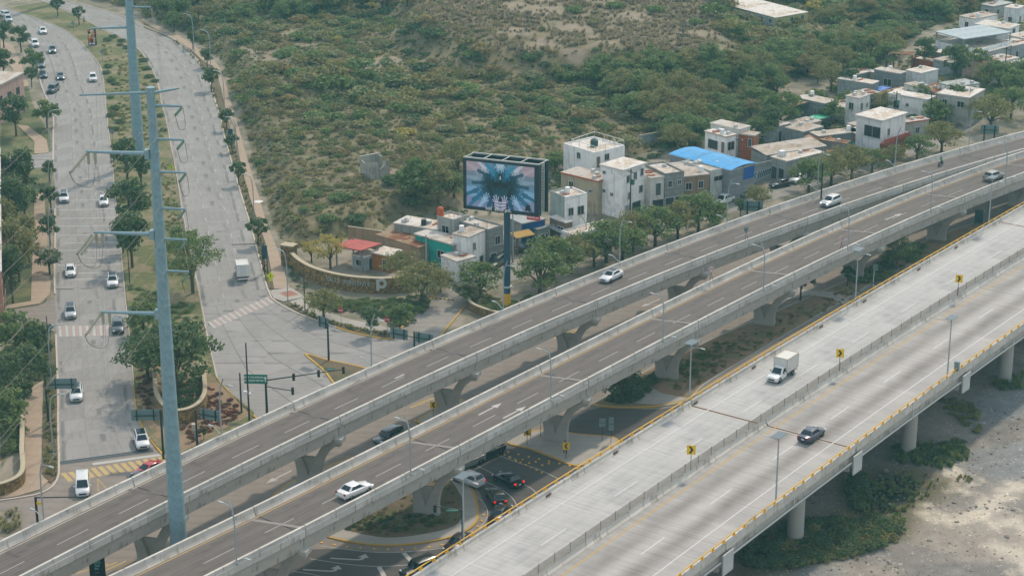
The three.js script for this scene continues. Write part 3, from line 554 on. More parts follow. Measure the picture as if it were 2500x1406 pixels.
  for (let k = 0; k < 6; k++) {
    for (const [uu, cap] of [[183.5 - 32 * 2 + 32 * k, true], [176.8 - 31.7 * 2 + 31.7 * k, false]]) {
      const [q] = pth(uu, uu + 0.01); if (uu < u0) continue;
      const at = x => V3(q.p.x + q.s.x * x, 0, q.p.z + q.s.z * x), rot = Math.atan2(-q.s.z, q.s.x);
      if (cap) {
        const s = new THREE.Shape(); s.moveTo(0.6, -1.56); s.lineTo(W - 0.3, -1.56); s.lineTo(W - 0.3, -2.7); s.lineTo(W - 4.2, -3.4); s.lineTo(4.2, -3.4); s.lineTo(0.6, -2.7);
        const o = part('cap_beam', new THREE.ExtrudeGeometry(s, { depth: 2.2, bevelEnabled: true, bevelSize: 0.05, bevelThickness: 0.05, bevelSegments: 1 }).translate(0, 0, -1.1), M.pier, root); o.position.set(q.p.x, B3H, q.p.z); o.rotation.y = rot;
        const e = part('end_plate', mbox(0.16, 2.5, 2.3, W + 0.34, -1.75, 0), mat(0xc3c4c1, 0.7, { map: texPlain }), root); e.position.copy(o.position); e.rotation.y = rot;
        const e2 = part('bearing_block', rbox(0.9, 1.2, 1.8, W - 0.35, -1.5, 0, 0.05), M.pier, root); e2.position.copy(o.position); e2.rotation.y = rot;
      } else {
        for (const x of [6.5, W - 4.2]) { const p = at(x), gy = terrain(p.x, p.z) - 0.6, top = B3H - 1.56; part('column', new THREE.CylinderGeometry(1.02, 1.02, top - gy, 28).translate(p.x, (top + gy) / 2, p.z), M.pier, root); part('column_collar', new THREE.CylinderGeometry(1.04, 1.04, 0.05, 28).translate(p.x, gy + (top - gy) * 0.64, p.z), M.kerbGrey, root); }
      }
    }
  }
}
// ---------------------------------------------------------------- lamp posts, signs, signals
const DIR = u => { const a = UV(u, deckV(D1, u)), b = UV(u + 1, deckV(D1, u + 1)); return b.sub(a).normalize(); };
const faceTurn = d => Math.atan2(-d.z, d.x);                    // local x axis along d
M.lampHead = mat(0x9fa5a6, 0.5);
const lampHead = () => rbox(0.75, 0.12, 0.26, 0, 0, 0, 0.05);
let lampProto = null;
function viaductLamp(pos, turn, label, group, scale = 1) {
  if (!lampProto) {
    lampProto = new THREE.Group(); lampProto.userData = { base: 'street_lamp', category: 'street lamp' };
    part('pole', [tube([V3(0, 0, 0), V3(0, 3, 0), V3(0.02, 5.2, 0), V3(0.25, 6.8, 0), V3(0.75, 7.9, 0)], 0.085, 20, 8), cyl(0.2, 0.24, 0.3, 0, 0.15, 0, 8)], M.galv, lampProto);
    part('upper_arm', tube([V3(0.36, 7.1, 0), V3(0.9, 7.25, 0), V3(1.7, 7.3, 0)], 0.05, 8, 6), M.galv, lampProto);
    part('luminaire', lampHead().translate(1.9, 7.3, 0), M.lampHead, lampProto);
    part('lower_arm', tube([V3(0, 0.5, 0), V3(-0.5, 0.75, 0), V3(-1.1, 1.15, 0), V3(-1.5, 1.25, 0)], 0.05, 8, 6), M.galv, lampProto);
    part('luminaire', lampHead().translate(-1.75, 1.28, 0), M.lampHead, lampProto);
  }
  return copyOf(lampProto, pos, turn, label, group, scale);
}
{
  const names1 = ['nearest the bottom left corner', 'beside the sign backs by the planter', 'above the grassy triangle island', 'next to the billboard post', 'left of the white saloon', 'above the white pickup truck', 'beside the dark wooden pole', 'left of the motorcycle', 'farthest to the right'];
  [104.3, 132.4, 160.3, 188.3, 215.8, 243.6, 268.6, 291, 313].forEach((u, i) => { const [q] = deckPath(D1, u, u + 0.01, topH); viaductLamp(V3(q.p.x - q.s.x * 3.95, topH(u) - 0.5, q.p.z - q.s.z * 3.95), faceTurn(q.s), `curved street lamp on the far viaduct, ${names1[i]}`, 'street lamps on the far viaduct', [1, 1, 1]); });
  const names2 = ['lowest one, left of the white saloon', 'second from the bottom, right of the white saloon', 'third from the bottom', 'fourth from the bottom', 'fifth from the bottom', 'next to the round speed sign', 'third from the right end', 'nearest the grey crossover car'];
  [112.1, 140.4, 168.2, 194.5, 221.5, 246.6, 273.2, 298.2].forEach((u, i) => { const [q] = deckPath(D2, u, u + 0.01, topH); viaductLamp(V3(q.p.x + q.s.x * 3.95, topH(u) - 0.5, q.p.z + q.s.z * 3.95), faceTurn(q.s) + Math.PI, `curved street lamp on the middle viaduct, ${names2[i]}`, 'street lamps on the middle viaduct', [1, 0.92, 1]); });
}
// solar lamps on the wide bridge
{
  const mk = () => { const o = new THREE.Group(); o.userData = { base: 'solar_lamp', category: 'street lamp' };
    part('pole', [cyl(0.07, 0.12, 8.6, 0, 4.3, 0, 8), cyl(0.2, 0.22, 0.25, 0, 0.1, 0, 8)], M.galv, o);
    const sp = part('solar_panel', rbox(2.0, 0.06, 1.1, 0, 8.75, 0, 0.02), mat(0x5d6a70, 0.35, { metalness: 0.3 }), o); part('panel_frame', [box(2.06, 0.05, 0.06, 0, 8.71, 0.55), box(2.06, 0.05, 0.06, 0, 8.71, -0.55)], M.galv, sp);
    part('arm', bar(V3(0, 8.1, 0), V3(0, 8.2, 1.5), 0.04, 5), M.galv, o); part('luminaire', rbox(0.26, 0.08, 0.7, 0, 8.22, 1.7, 0.03), M.lampHead, o); return o; };
  const pr = mk();
  [[135.5, 0, 'beside the roundabout island'], [183.8, 0, 'above the expansion joint'], [229.8, 0, 'behind the round speed sign'], [275.8, 0, 'farthest right of the left-hand row']].forEach(([u, s, t]) => { const [q] = deckPath(D3L, u, u + 0.01, () => B3H); copyOf(pr, V3(q.p.x - q.s.x * 0.2, B3H - 0.2, q.p.z - q.s.z * 0.2), faceTurn(q.s) - Math.PI / 2 + Math.PI, `solar lamp on the bridge's left rail, ${t}`, 'solar lamps on the left bridge rail'); });
  [[164, 'left of the dark blue saloon'], [211, 'beside the grey rail cabinet']].forEach(([u, t]) => { const [q] = deckPath(D3L, u, u + 0.01, () => B3H); copyOf(pr, V3(q.p.x + q.s.x * 23.1, B3H, q.p.z + q.s.z * 23.1), faceTurn(q.s) - Math.PI / 2, `solar lamp on the bridge's river rail, ${t}`, 'solar lamps on the river rail'); });
  const [q] = deckPath(D3L, 213, 213.01, () => B3H); const c = thing('cabinet', 'small grey metal cabinet on the river-side rail', 'cabinet', V3(q.p.x + q.s.x * 23.5, B3H + 0.7, q.p.z + q.s.z * 23.5), faceTurn(q.s)); part('case', rbox(0.6, 1.3, 0.5, 0, 0.65, 0, 0.03), M.signBack, c); part('hinged_cover', rbox(0.04, 1.1, 0.42, 0.32, 0.65, 0, 0.015), M.galv, c);
}
// plain single-arm road lamps beside the carriageways
{
  const mk = (H, reach) => { const o = new THREE.Group(); o.userData = { base: 'street_lamp', category: 'street lamp' };
    part('pole', [tube([V3(0, 0, 0), V3(0, H * 0.5, 0), V3(0.05, H * 0.75, 0), V3(reach * 0.3, H * 0.95, 0), V3(reach, H, 0)], 0.1, 18, 8), cyl(0.2, 0.24, 0.25, 0, 0.12, 0, 8)], M.galv, o); part('luminaire', lampHead().translate(reach + 0.3, H - 0.02, 0), M.lampHead, o); return o; };
  const pr = mk(9.5, 1.6);
  const L = [[473, 130, Math.PI * 0.9, 'where the right carriageway bends'], [514, 172, Math.PI * 0.9, 'second along the right footway'], [548, 280, Math.PI * 0.9, 'beside the pale paved landing'], [578, 390, Math.PI * 0.9, 'behind the blue banner post'], [620, 540, Math.PI * 0.9, 'beside the round footway plaque'], [702, 734, Math.PI * 0.92, 'on the paved corner by the stone wall'], [121, 370, 0, 'by the lawn of the left carriageway'], [122, 500, 0, 'on the left kerb beside dark trees'], [122, 625, 0, 'on the left kerb by the white flowering tree'], [124, 930, 0, 'on the left kerb behind the grey sign back'], [129, 1110, 0, 'on the left kerb above the stop bar']];
  for (const [x, y, t, s] of L) copyOf(pr, P(x, y), t, `grey bent-arm street lamp ${s}`, 'street lamps beside the carriageways', y < 300 ? 1 : 0.9);
}
// sign builders -------------------------------------------------
const font = await new FontLoader().loadAsync('fonts/droid/droid_sans_bold.typeface.json');
function textGeo(s, size, depth = 0.03) { const g = new TextGeometry(s, { font, size, depth, curveSegments: 3, bevelEnabled: false }); g.computeBoundingBox(); const b = g.boundingBox; g.translate(-(b.min.x + b.max.x) / 2, -(b.min.y + b.max.y) / 2, 0); return g; }
// chevron boards: local +z is the face
function chevronSign(pos, turn, right, label, y, size = 1, m = M.signYellow) {
  const o = thing('chevron_sign', label, 'road sign', pos, turn);
  part('post', cyl(0.04, 0.04, y, 0, y / 2, -0.05, 6), M.dark, o);
  const b = part('board', rbox(size, size * 1.15, 0.04, 0, y + size * 0.55, 0, 0.015), m, o);
  const s = new THREE.Shape([[-0.28, 0.42], [-0.02, 0.42], [0.26, 0], [-0.02, -0.42], [-0.28, -0.42], [-0.02, 0]].map(([x, q]) => new THREE.Vector2((right ? x : -x) * size, q * size)));
  part('chevron', new THREE.ExtrudeGeometry(s, { depth: 0.012, bevelEnabled: false }).translate(0, y + size * 0.55, 0.02), M.black, b); return o;
}
[[166.7, 'nearest the camera'], [204.8, 'middle of three'], [241.8, 'farthest of three']].forEach(([u, t]) => { const [q] = deckPath(D3L, u - 1.5, u, () => B3H + 0.8); chevronSign(V3(q.p.x + q.s.x * 11.1, B3H + 0.8, q.p.z + q.s.z * 11.1), -0.1, true, `yellow right-pointing chevron board on the median barrier, ${t}`, 2.0, 1.05); });
const isl = y => 0.14;
chevronSign(P(1382, 1121, 0.14), 0.1, false, 'yellow left-pointing chevron in front of the standing person', 1.35, 0.9);
chevronSign(P(1287, 1086, 0.14), 0.1, false, 'yellow left-pointing chevron below the round height-limit sign', 1.35, 0.9);
chevronSign(P(1058, 1018, 0.14), 0.1, false, 'yellow left-pointing chevron on the small kerbed nose between viaducts', 1.3, 0.85);
// round red-ring signs
function roundSign(pos, turn, txt, label, y, r = 0.42, square = false, stand = false) {
  const o = thing('round_sign', label, 'road sign', pos, turn);
  if (stand) part('post', [bar(V3(-0.25, 0, 0.3), V3(0, y, -0.03), 0.03, 5), bar(V3(0.25, 0, 0.3), V3(0, y, -0.03), 0.03, 5), bar(V3(0, 0, -0.3), V3(0, y, -0.03), 0.03, 5)], M.dark, o); else part('post', cyl(0.035, 0.035, y, 0, y / 2, -0.05, 6), M.dark, o);
  const b = part('board', square ? rbox(r * 2.25, r * 2.25, 0.03, 0, y + r, 0, 0.012) : new THREE.CylinderGeometry(r * 1.1, r * 1.1, 0.03, 24).rotateX(Math.PI / 2).translate(0, y + r, 0), M.signWhite, o);
  part('ring', new THREE.TorusGeometry(r * 0.85, r * 0.13, 5, 24).translate(0, y + r, 0.018), M.red, b);
  part('lettering', textGeo(txt, r * 0.7, 0.012).translate(0, y + r, 0.02), M.black, b); return o;
}
roundSign(P(1296, 1072, 0.14), 0.1, '5.50', 'square white sign with red ring limiting height to 5.50', 2.6, 0.48, true);
{ const sg = (c, u, side, txt, label) => { const [q] = deckPath(c, u, u + 0.01, topH); roundSign(V3(q.p.x + q.s.x * side * 3.9, topH(u), q.p.z + q.s.z * side * 3.9), 0.2, txt, label, 1.3, 0.42, false, true); };
  sg(D2, 219.5, -1, '70', 'round red-ringed speed sign on the middle viaduct, far barrier'); sg(D2, 244.6, 1, '70', 'round red-ringed speed sign on the middle viaduct, near barrier');
  const [q] = deckPath(D1, 238, 238.01, topH), p = V3(q.p.x + q.s.x * 3.9, topH(238), q.p.z + q.s.z * 3.9), o = thing('road_sign', 'small grey square sign seen from behind, on the far viaduct', 'road sign', p, 0.4);
  part('post', [bar(V3(-0.25, 0, 0.3), V3(0, 1.6, 0), 0.03, 5), bar(V3(0.25, 0, 0.3), V3(0, 1.6, 0), 0.03, 5)], M.dark, o); part('board', rbox(0.75, 0.75, 0.04, 0, 1.75, 0, 0.02), M.signBack, o); part('brace', box(0.7, 0.05, 0.05, 0, 1.75, 0.05), M.dark, o); }
// big panels seen from the back on posts; local x along the panel, +z towards the viewer
function panelBack(pos, turn, label, w, h, y, cx, posts, n = 1, postM = M.darkGreen, poleH = 0) {
  const o = thing('road_sign', label, 'road sign', pos, turn);
  for (const x of posts) part('post', [cyl(0.13, 0.16, poleH || y + h, x, (poleH || y + h) / 2, 0, 8)], postM, o);
  for (let k = 0; k < n; k++) {
    const x = cx + k * (w + 1.3), b = part('panel', rbox(w, h, 0.06, x, y + h / 2, -0.12, 0.02), M.signBack, o);
    for (const s of [-0.3, 0.3]) part('upright', box(0.14, h + 0.1, 0.1, x + s * w, y + h / 2, -0.02), M.darkGreen, b); part('stiffener', [box(w, 0.04, 0.03, x, y + h * 0.33, -0.07), box(w, 0.04, 0.03, x, y + h * 0.66, -0.07)], M.signBack, b);
  }
  part('beam', bar(V3(Math.min(...posts, cx - w * 0.4), y + h * 0.45, 0.02), V3(cx + (n - 1) * (w + 1.3) + w * 0.4, y + h * 0.45, 0.02), 0.07, 6), M.darkGreen, o); return o;
}
panelBack(P(117, 1035), 0.05, 'grey back of a road sign beside the left kerb above the white crossover', 3.6, 1.5, 5.0, 2.4, [0], 1, M.darkGreen, 7.2);
panelBack(P(398, 1120), 0.05, 'grey back of a road sign left of the near steel pylon', 3.6, 1.5, 5.4, -2.0, [0], 1);
panelBack(P(481, 1090), -0.35, 'grey back of a road sign right of the near steel pylon', 2.9, 1.5, 4.0, 2.0, [0], 1, M.darkGreen, 5.2);
panelBack(P(802, 881), -0.75, 'small grey sign back high on the black post of the grass triangle', 2.1, 1.6, 4.9, -1.1, [0], 1, M.darkGreen, 5.8);
panelBack(P(1012, 880), -0.45, 'wide pair of grey sign backs over the slip road mouth', 2.9, 1.6, 2.9, -2.6, [0], 2);
panelBack(P(1838, 545), -0.2, 'grey back of a road sign behind the far viaduct barrier', 3.4, 1.9, 2.2, 0, [-1, 1], 1);
panelBack(P(2415, 355), -0.2, 'far grey road sign back near the right edge of the village street', 3.6, 1.8, 2.4, 0, [-1, 1], 1);
// green guide sign
{
  const o = thing('guide_sign', 'green direction sign lettered in white on a black post', 'road sign', P(589, 1010), -0.05);
  part('post', cyl(0.1, 0.14, 6.0, 0, 3, 0, 8), M.dark, o);
  const b = part('board', rbox(3.2, 1.35, 0.06, 2.2, 5.2, 0.15, 0.03), M.signGreen, o);
  part('lettering', [textGeo('JOSE CALDERON', 0.25, 0.02).translate(1.9, 5.45, 0.18), textGeo('ALFONSO REYES', 0.25, 0.02).translate(1.9, 5.0, 0.18)], M.signWhite, b);
  part('arrow', new THREE.ExtrudeGeometry(new THREE.Shape([[-0.07, -0.4], [0.07, -0.4], [0.07, 0.1], [0.24, 0.1], [0, 0.42], [-0.24, 0.1], [-0.07, 0.1]].map(q => new THREE.Vector2(...q))), { depth: 0.02, bevelEnabled: false }).translate(3.5, 5.22, 0.18), M.signWhite, b);
  const c = thing('camera_post', 'tall black post with a white camera box beside the green sign', 'post', P(608, 1030)); part('pole', cyl(0.09, 0.13, 11.5, 0, 5.7, 0, 8), M.dark, c); part('camera_box', rbox(0.5, 0.4, 0.4, -0.3, 4.4, 0.2, 0.04), M.signWhite, c); part('dome_camera', new THREE.SphereGeometry(0.2, 10, 8).translate(0.25, 4.2, 0.2), M.signWhite, c);
}
// traffic signals
function signalHead(parent, x, y, z, face = 1) { const h = part('signal_head', rbox(0.36, 1.05, 0.3, x, y, z, 0.04), M.black, parent); [[0.32, 0x401512], [0, 0x40300e], [-0.32, 0x123a1c]].forEach(([dy, c]) => part('lens', new THREE.CylinderGeometry(0.12, 0.12, 0.03, 12).rotateX(Math.PI / 2).translate(x, y + dy, z + 0.16 * face), mat(c, 0.3), h)); part('visor', [0.32, 0, -0.32].map(dy => box(0.28, 0.03, 0.2, x, y + dy + 0.14, z + 0.24 * face)), M.black, h); return h; }
{
  const a = P(651, 1010), o = thing('signal_mast', 'dark mast arm with traffic lights reaching towards the grass triangle', 'traffic light', a, 0);
  const tip = P(838, 900, 5.6).sub(a), e = V3(tip.x, 5.5, tip.z);
  part('post', cyl(0.14, 0.18, 5.2, 0, 2.6, 0, 8), M.darkGreen, o); part('mast_arm', bar(V3(0, 4.9, 0), e, 0.1, 8, 0.06), M.darkGreen, o); part('lower_arm', bar(V3(0, 4.0, 0), V3(3.6, 3.6, 0.5), 0.06, 6), M.darkGreen, o);
  for (const t of [0.36, 0.68, 1.0]) signalHead(o, e.x * t, 4.9 + 0.6 * t, e.z * t + 0.2);
  signalHead(o, 3.7, 3.6, 0.6);
  const b = part('street_plate', rbox(1.5, 0.36, 0.04, e.x * 0.82, 5.75, e.z * 0.82 + 0.15, 0.015), M.signGreen, o); b.userData.label = 'green street name plate on the mast arm'; part('lettering', textGeo('A. HERRERA', 0.17, 0.01).translate(e.x * 0.82, 5.75, e.z * 0.82 + 0.17), M.signWhite, b);
}
{
  const o = thing('signal_mast', 'black L-shaped traffic light mast at the bottom left corner', 'traffic light', P(93, 1310), 0);
  part('post', cyl(0.14, 0.17, 5.2, 0, 2.6, 0, 8), M.black, o); part('mast_arm', bar(V3(0, 5.1, 0), V3(5.8, 5.1, -0.2), 0.09, 8, 0.06), M.black, o); part('sign_plate', rbox(0.7, 0.35, 0.05, 0.45, 4.4, 0.1, 0.015), M.signYellow, o);
}
{
  const a = P(1130, 1345), o = thing('signal_mast', 'traffic light arm with a green plate below the bridge rail', 'traffic light', a, 0);
  part('post', cyl(0.14, 0.17, 5.4, 0, 2.7, 0, 8), M.darkGreen, o); part('mast_arm', bar(V3(0, 5.2, 0), V3(-3.1, 5.7, -0.2), 0.09, 8, 0.06), M.darkGreen, o); signalHead(o, -3.2, 5.6, 0.1);
  const b = part('street_plate', rbox(1.4, 0.4, 0.04, -1.2, 5.35, 0.2, 0.015), M.signGreen, o); part('lettering', textGeo('J. CALDERON', 0.16, 0.01).translate(-1.2, 5.35, 0.22), M.signWhite, b);
}
// warning diamonds, stop signs, small plates
function diamond(pos, label, m, y = 1.9, s = 0.75, plate = true, fig = true) {
  const o = thing('diamond_sign', label, 'road sign', pos, 0); part('post', cyl(0.035, 0.035, y + 0.2, 0, (y + 0.2) / 2, -0.06, 6), M.dark, o);
  const b = part('board', rbox(s, s, 0.03, 0, 0, 0, 0.02).rotateZ(Math.PI / 4).translate(0, y + s * 0.7, 0), m, o);
  if (fig) part('walking_figure', [new THREE.CylinderGeometry(0.06, 0.06, 0.012, 10).rotateX(Math.PI / 2).translate(0.02, y + s * 0.7 + 0.24, 0.022), box(0.1, 0.24, 0.012, 0, y + s * 0.7 + 0.04, 0.022), box(0.05, 0.24, 0.012, 0, 0, 0).rotateZ(0.4).translate(0.06, y + s * 0.7 - 0.18, 0.022), box(0.05, 0.24, 0.012, 0, 0, 0).rotateZ(-0.4).translate(-0.06, y + s * 0.7 - 0.18, 0.022)], M.black, b);
  if (plate) part('lower_plate', rbox(0.7, 0.22, 0.03, 0, y - 0.1, 0, 0.01), m, o); return o;
}
diamond(P(661, 712, 0.1), 'yellow pedestrian diamond on the right footway corner', M.signLime, 2.0, 0.95);
diamond(P(583, 435, 0.1), 'yellow pedestrian diamond halfway up the right footway', M.signLime, 2.0, 0.95);
diamond(P(418, 430, 0.1), 'yellow pedestrian diamond on the planted median', M.signLime, 1.2, 0.85, false);
for (const [x, y, t] of [[321, 790, 'beside the left carriageway zebra'], [274, 350, 'at the median kerb below the far pylon'], [123, 835, 'on the black post by the red kerb'], [249, 150, 'high on the grassy median'], [178, 80, 'beside the sunlit median slope']]) diamond(P(x, y, 0.1), `grey back of a diamond sign ${t}`, M.signBack, 1.8, 0.85, y === 835, false);
function stopSign(pos, label) { const o = thing('stop_sign', label, 'road sign', pos, -0.4); part('post', cyl(0.035, 0.035, 2.3, 0, 1.15, -0.05, 6), M.steel, o); const b = part('board', new THREE.CylinderGeometry(0.48, 0.48, 0.03, 8).rotateX(Math.PI / 2).rotateZ(Math.PI / 8).translate(0, 2.5, 0), M.red, o); part('lettering', textGeo('ALTO', 0.24, 0.01).translate(0, 2.5, 0.02), M.signWhite, b); }
stopSign(P(832, 795, 0.1), 'red stop sign among the corner shrubs'); stopSign(P(945, 818, 0.1), 'red stop sign at the slip road mouth');
// small boards under the viaduct
for (const [x, y, w, h, t] of [[1320, 1066, 0.7, 0.9, 'left of the pier near the height sign'], [1470, 1076, 0.85, 1.2, 'left of the two on the shaded island'], [1492, 1079, 0.7, 1.9, 'right of the two on the shaded island']]) { const o = thing('road_sign', `small grey sign back ${t}`, 'road sign', P(x, y, 0.14)); part('post', cyl(0.04, 0.04, 2.6, 0, 1.3, 0, 6), M.dark, o); part('board', rbox(w, h, 0.04, 0, 2.6, 0.04, 0.015), M.signBack, o); part('brace', box(w * 0.9, 0.05, 0.04, 0, 2.6, 0.08), M.dark, o); }
// advertising totems
{
  const c = document.createElement('canvas'); c.width = 256; c.height = 512; const g = c.getContext('2d'); g.fillStyle = '#101214'; g.fillRect(0, 0, 256, 512); g.fillStyle = '#7fd0cf'; g.font = 'bold 52px sans-serif'; ['CON', 'QUIS', 'TAN', 'DO'].forEach((s, i) => g.fillText(s, 80, 60 + i * 50)); g.fillStyle = '#d8d8d8'; g.font = '18px sans-serif'; g.fillText('comienza', 90, 260); g.fillStyle = '#555'; g.fillRect(20, 300, 90, 14); g.fillRect(40, 340, 140, 10);
  const t = new THREE.CanvasTexture(c); t.colorSpace = THREE.SRGBColorSpace;
  const o = thing('advertising_totem', 'black poster totem with pale blue lettering under the viaduct', 'sign', P(240, 1440), 0.1); part('case', rbox(1.75, 4.2, 0.3, 0, 2.2, 0, 0.04), M.black, o); part('poster', new THREE.PlaneGeometry(1.55, 3.9).translate(0, 2.25, 0.16), mat(0xffffff, 0.5, { map: t }), o);
}
function banner(pos, turn, label, w, h, y, colour) { const o = thing('banner_post', label, 'sign', pos, turn); part('post', [cyl(0.07, 0.07, y + h, -w * 0.45, (y + h) / 2, 0, 6), cyl(0.07, 0.07, y + h, w * 0.45, (y + h) / 2, 0, 6)], M.dark, o); part('panel', rbox(w, h, 0.12, 0, y + h / 2, 0.06, 0.03), mat(colour, 0.5), o); return o; }
banner(P(647, 668), -0.35, 'dark blue upright panel sign beside the right footway', 0.95, 2.3, 2.6, 0x1d3a4c);
banner(P(563, 352), -0.2, 'dark blue banner panel by the small trees of the right footway', 0.9, 2.4, 0.8, 0x16324a);
{
  const o = thing('gantry_arm', 'thin black horizontal arm over the right carriageway', 'signal arm', P(645, 668), 0); part('mast_arm', bar(V3(0, 5.2, 0), V3(-5.2, 5.0, 0), 0.06, 6), M.black, o); part('post', cyl(0.09, 0.11, 5.3, 0, 2.65, 0, 8), M.black, o);
  const c = document.createElement('canvas'); c.width = 128; c.height = 256; const g = c.getContext('2d'); const gr = ['#d8572f', '#e8a23c', '#2a1d22', '#b9302c', '#e8c7a8']; for (let i = 0; i < 40; i++) { g.fillStyle = gr[i % 5]; g.fillRect((i * 37) % 110, (i * 53) % 200, 30, 26); } g.fillStyle = '#203a6a'; g.fillRect(0, 215, 128, 41); g.fillStyle = '#e8e8e8'; g.fillRect(12, 225, 30, 22); g.fillRect(60, 225, 46, 22);
  const t = new THREE.CanvasTexture(c); t.colorSpace = THREE.SRGBColorSpace;
  const b = thing('poster_totem', 'colourful red and orange poster totem on the median', 'sign', P(225, 112), 0.15); part('case', rbox(2.0, 3.9, 0.35, 0, 2.2, 0, 0.04), M.dark, b); part('poster', new THREE.PlaneGeometry(1.85, 3.7).translate(0, 2.2, 0.18), mat(0xffffff, 0.5, { map: t }), b);
}
// cabinet, waste bin, solar sign under the bridge
{ const o = thing('utility_cabinet', 'pale utility box on a short post by the pylon planting', 'cabinet', P(476, 1075)); part('post', cyl(0.1, 0.1, 1.6, 0, 0.8, 0, 8), M.galv, o); part('case', rbox(0.75, 0.95, 0.5, 0, 1.9, 0, 0.04), M.kerb, o);
  const b = thing('waste_bin', 'black bin on the dusty village street', 'bin', P(1387, 640)); part('tub', cyl(0.36, 0.3, 0.9, 0, 0.45, 0, 12), M.dark, b); part('rim', new THREE.TorusGeometry(0.36, 0.04, 5, 14).rotateX(Math.PI / 2).translate(0, 0.9, 0), M.black, b);
  const s = thing('white_frame_sign', 'white angled pole with a small grey panel below the wide bridge', 'road sign', P(2133, 700)); part('pole', [bar(V3(0, 0, 0), V3(0, 3.6, 0), 0.06, 6), bar(V3(0, 0.1, 0), V3(1.1, 0, 0.4), 0.05, 6)], M.signWhite, s); part('board', rbox(0.8, 1.1, 0.06, 0.15, 3.3, 0.05, 0.02), M.signBack, s); }
{ const o = banner(P(2390, 548), 0.1, 'dark teal kiosk panel left of the bridge beneath the middle viaduct', 1.5, 2.4, 0.3, 0x163840); }
// ---------------------------------------------------------------- steel pylons and their lines
// height above a ground point whose sight line falls on survey row py
function heightAt(b, py) { let lo = 0, hi = 90; for (let i = 0; i < 40; i++) { const m = (lo + hi) / 2, y = m - CAM_H, c = Math.cos(PITCH), s = Math.sin(PITCH), zc = -b.z * c - y * s, yc = y * c - b.z * s; if (703 - FOCAL * yc / zc > py) lo = m; else hi = m; } return lo; }
const texSteel = tex(256, (a, b) => 0.92 + 0.16 * (fbm(a * 8, b * 8, 4, 8) - 0.5) + 0.08 * (speck(a, b, 256) - 0.5), [2, 20]);
M.pylon = mat(0x8aa7af, 0.6, { metalness: 0.1, map: texSteel });
M.insul = mat(0x9c9a86, 0.35); M.insulDark = mat(0x5d7a67, 0.35); M.line = mat(0x7a7166, 0.6, { metalness: 0.2 });
const WIRE_DIR = V3(-0.17, 0, 0.985).normalize();
function insulator(a, d, len, r, m, parent, pitch = 0.2) {
  const pts = []; const n = Math.round(len / pitch); for (let i = 0; i < n; i++) { const y = i * pitch; pts.push(new THREE.Vector2(0.05, y), new THREE.Vector2(r, y + pitch * 0.35), new THREE.Vector2(r * 0.95, y + pitch * 0.5), new THREE.Vector2(0.05, y + pitch * 0.6)); }
  const g = new THREE.LatheGeometry(pts, 8); g.applyQuaternion(new THREE.Quaternion().setFromUnitVectors(V3(0, 1, 0), d.clone().normalize())); g.translate(a.x, a.y, a.z); part('insulator_string', g, m, parent); return a.clone().addScaledVector(d.clone().normalize(), len);
}
function catenary(a, b, sag, n = 24) { const p = []; for (let i = 0; i <= n; i++) { const t = i / n, q = a.clone().lerp(b, t); q.y -= sag * 4 * t * (1 - t); p.push(q); } return p; }
function wire(pts, label, group, r = 0.022, m = M.line, cat = 'power line') { return single('power_line', new THREE.TubeGeometry(new THREE.CatmullRomCurve3(pts), pts.length * 2, r, 4, false), m, label, cat, group); }
const lineEnds = [];
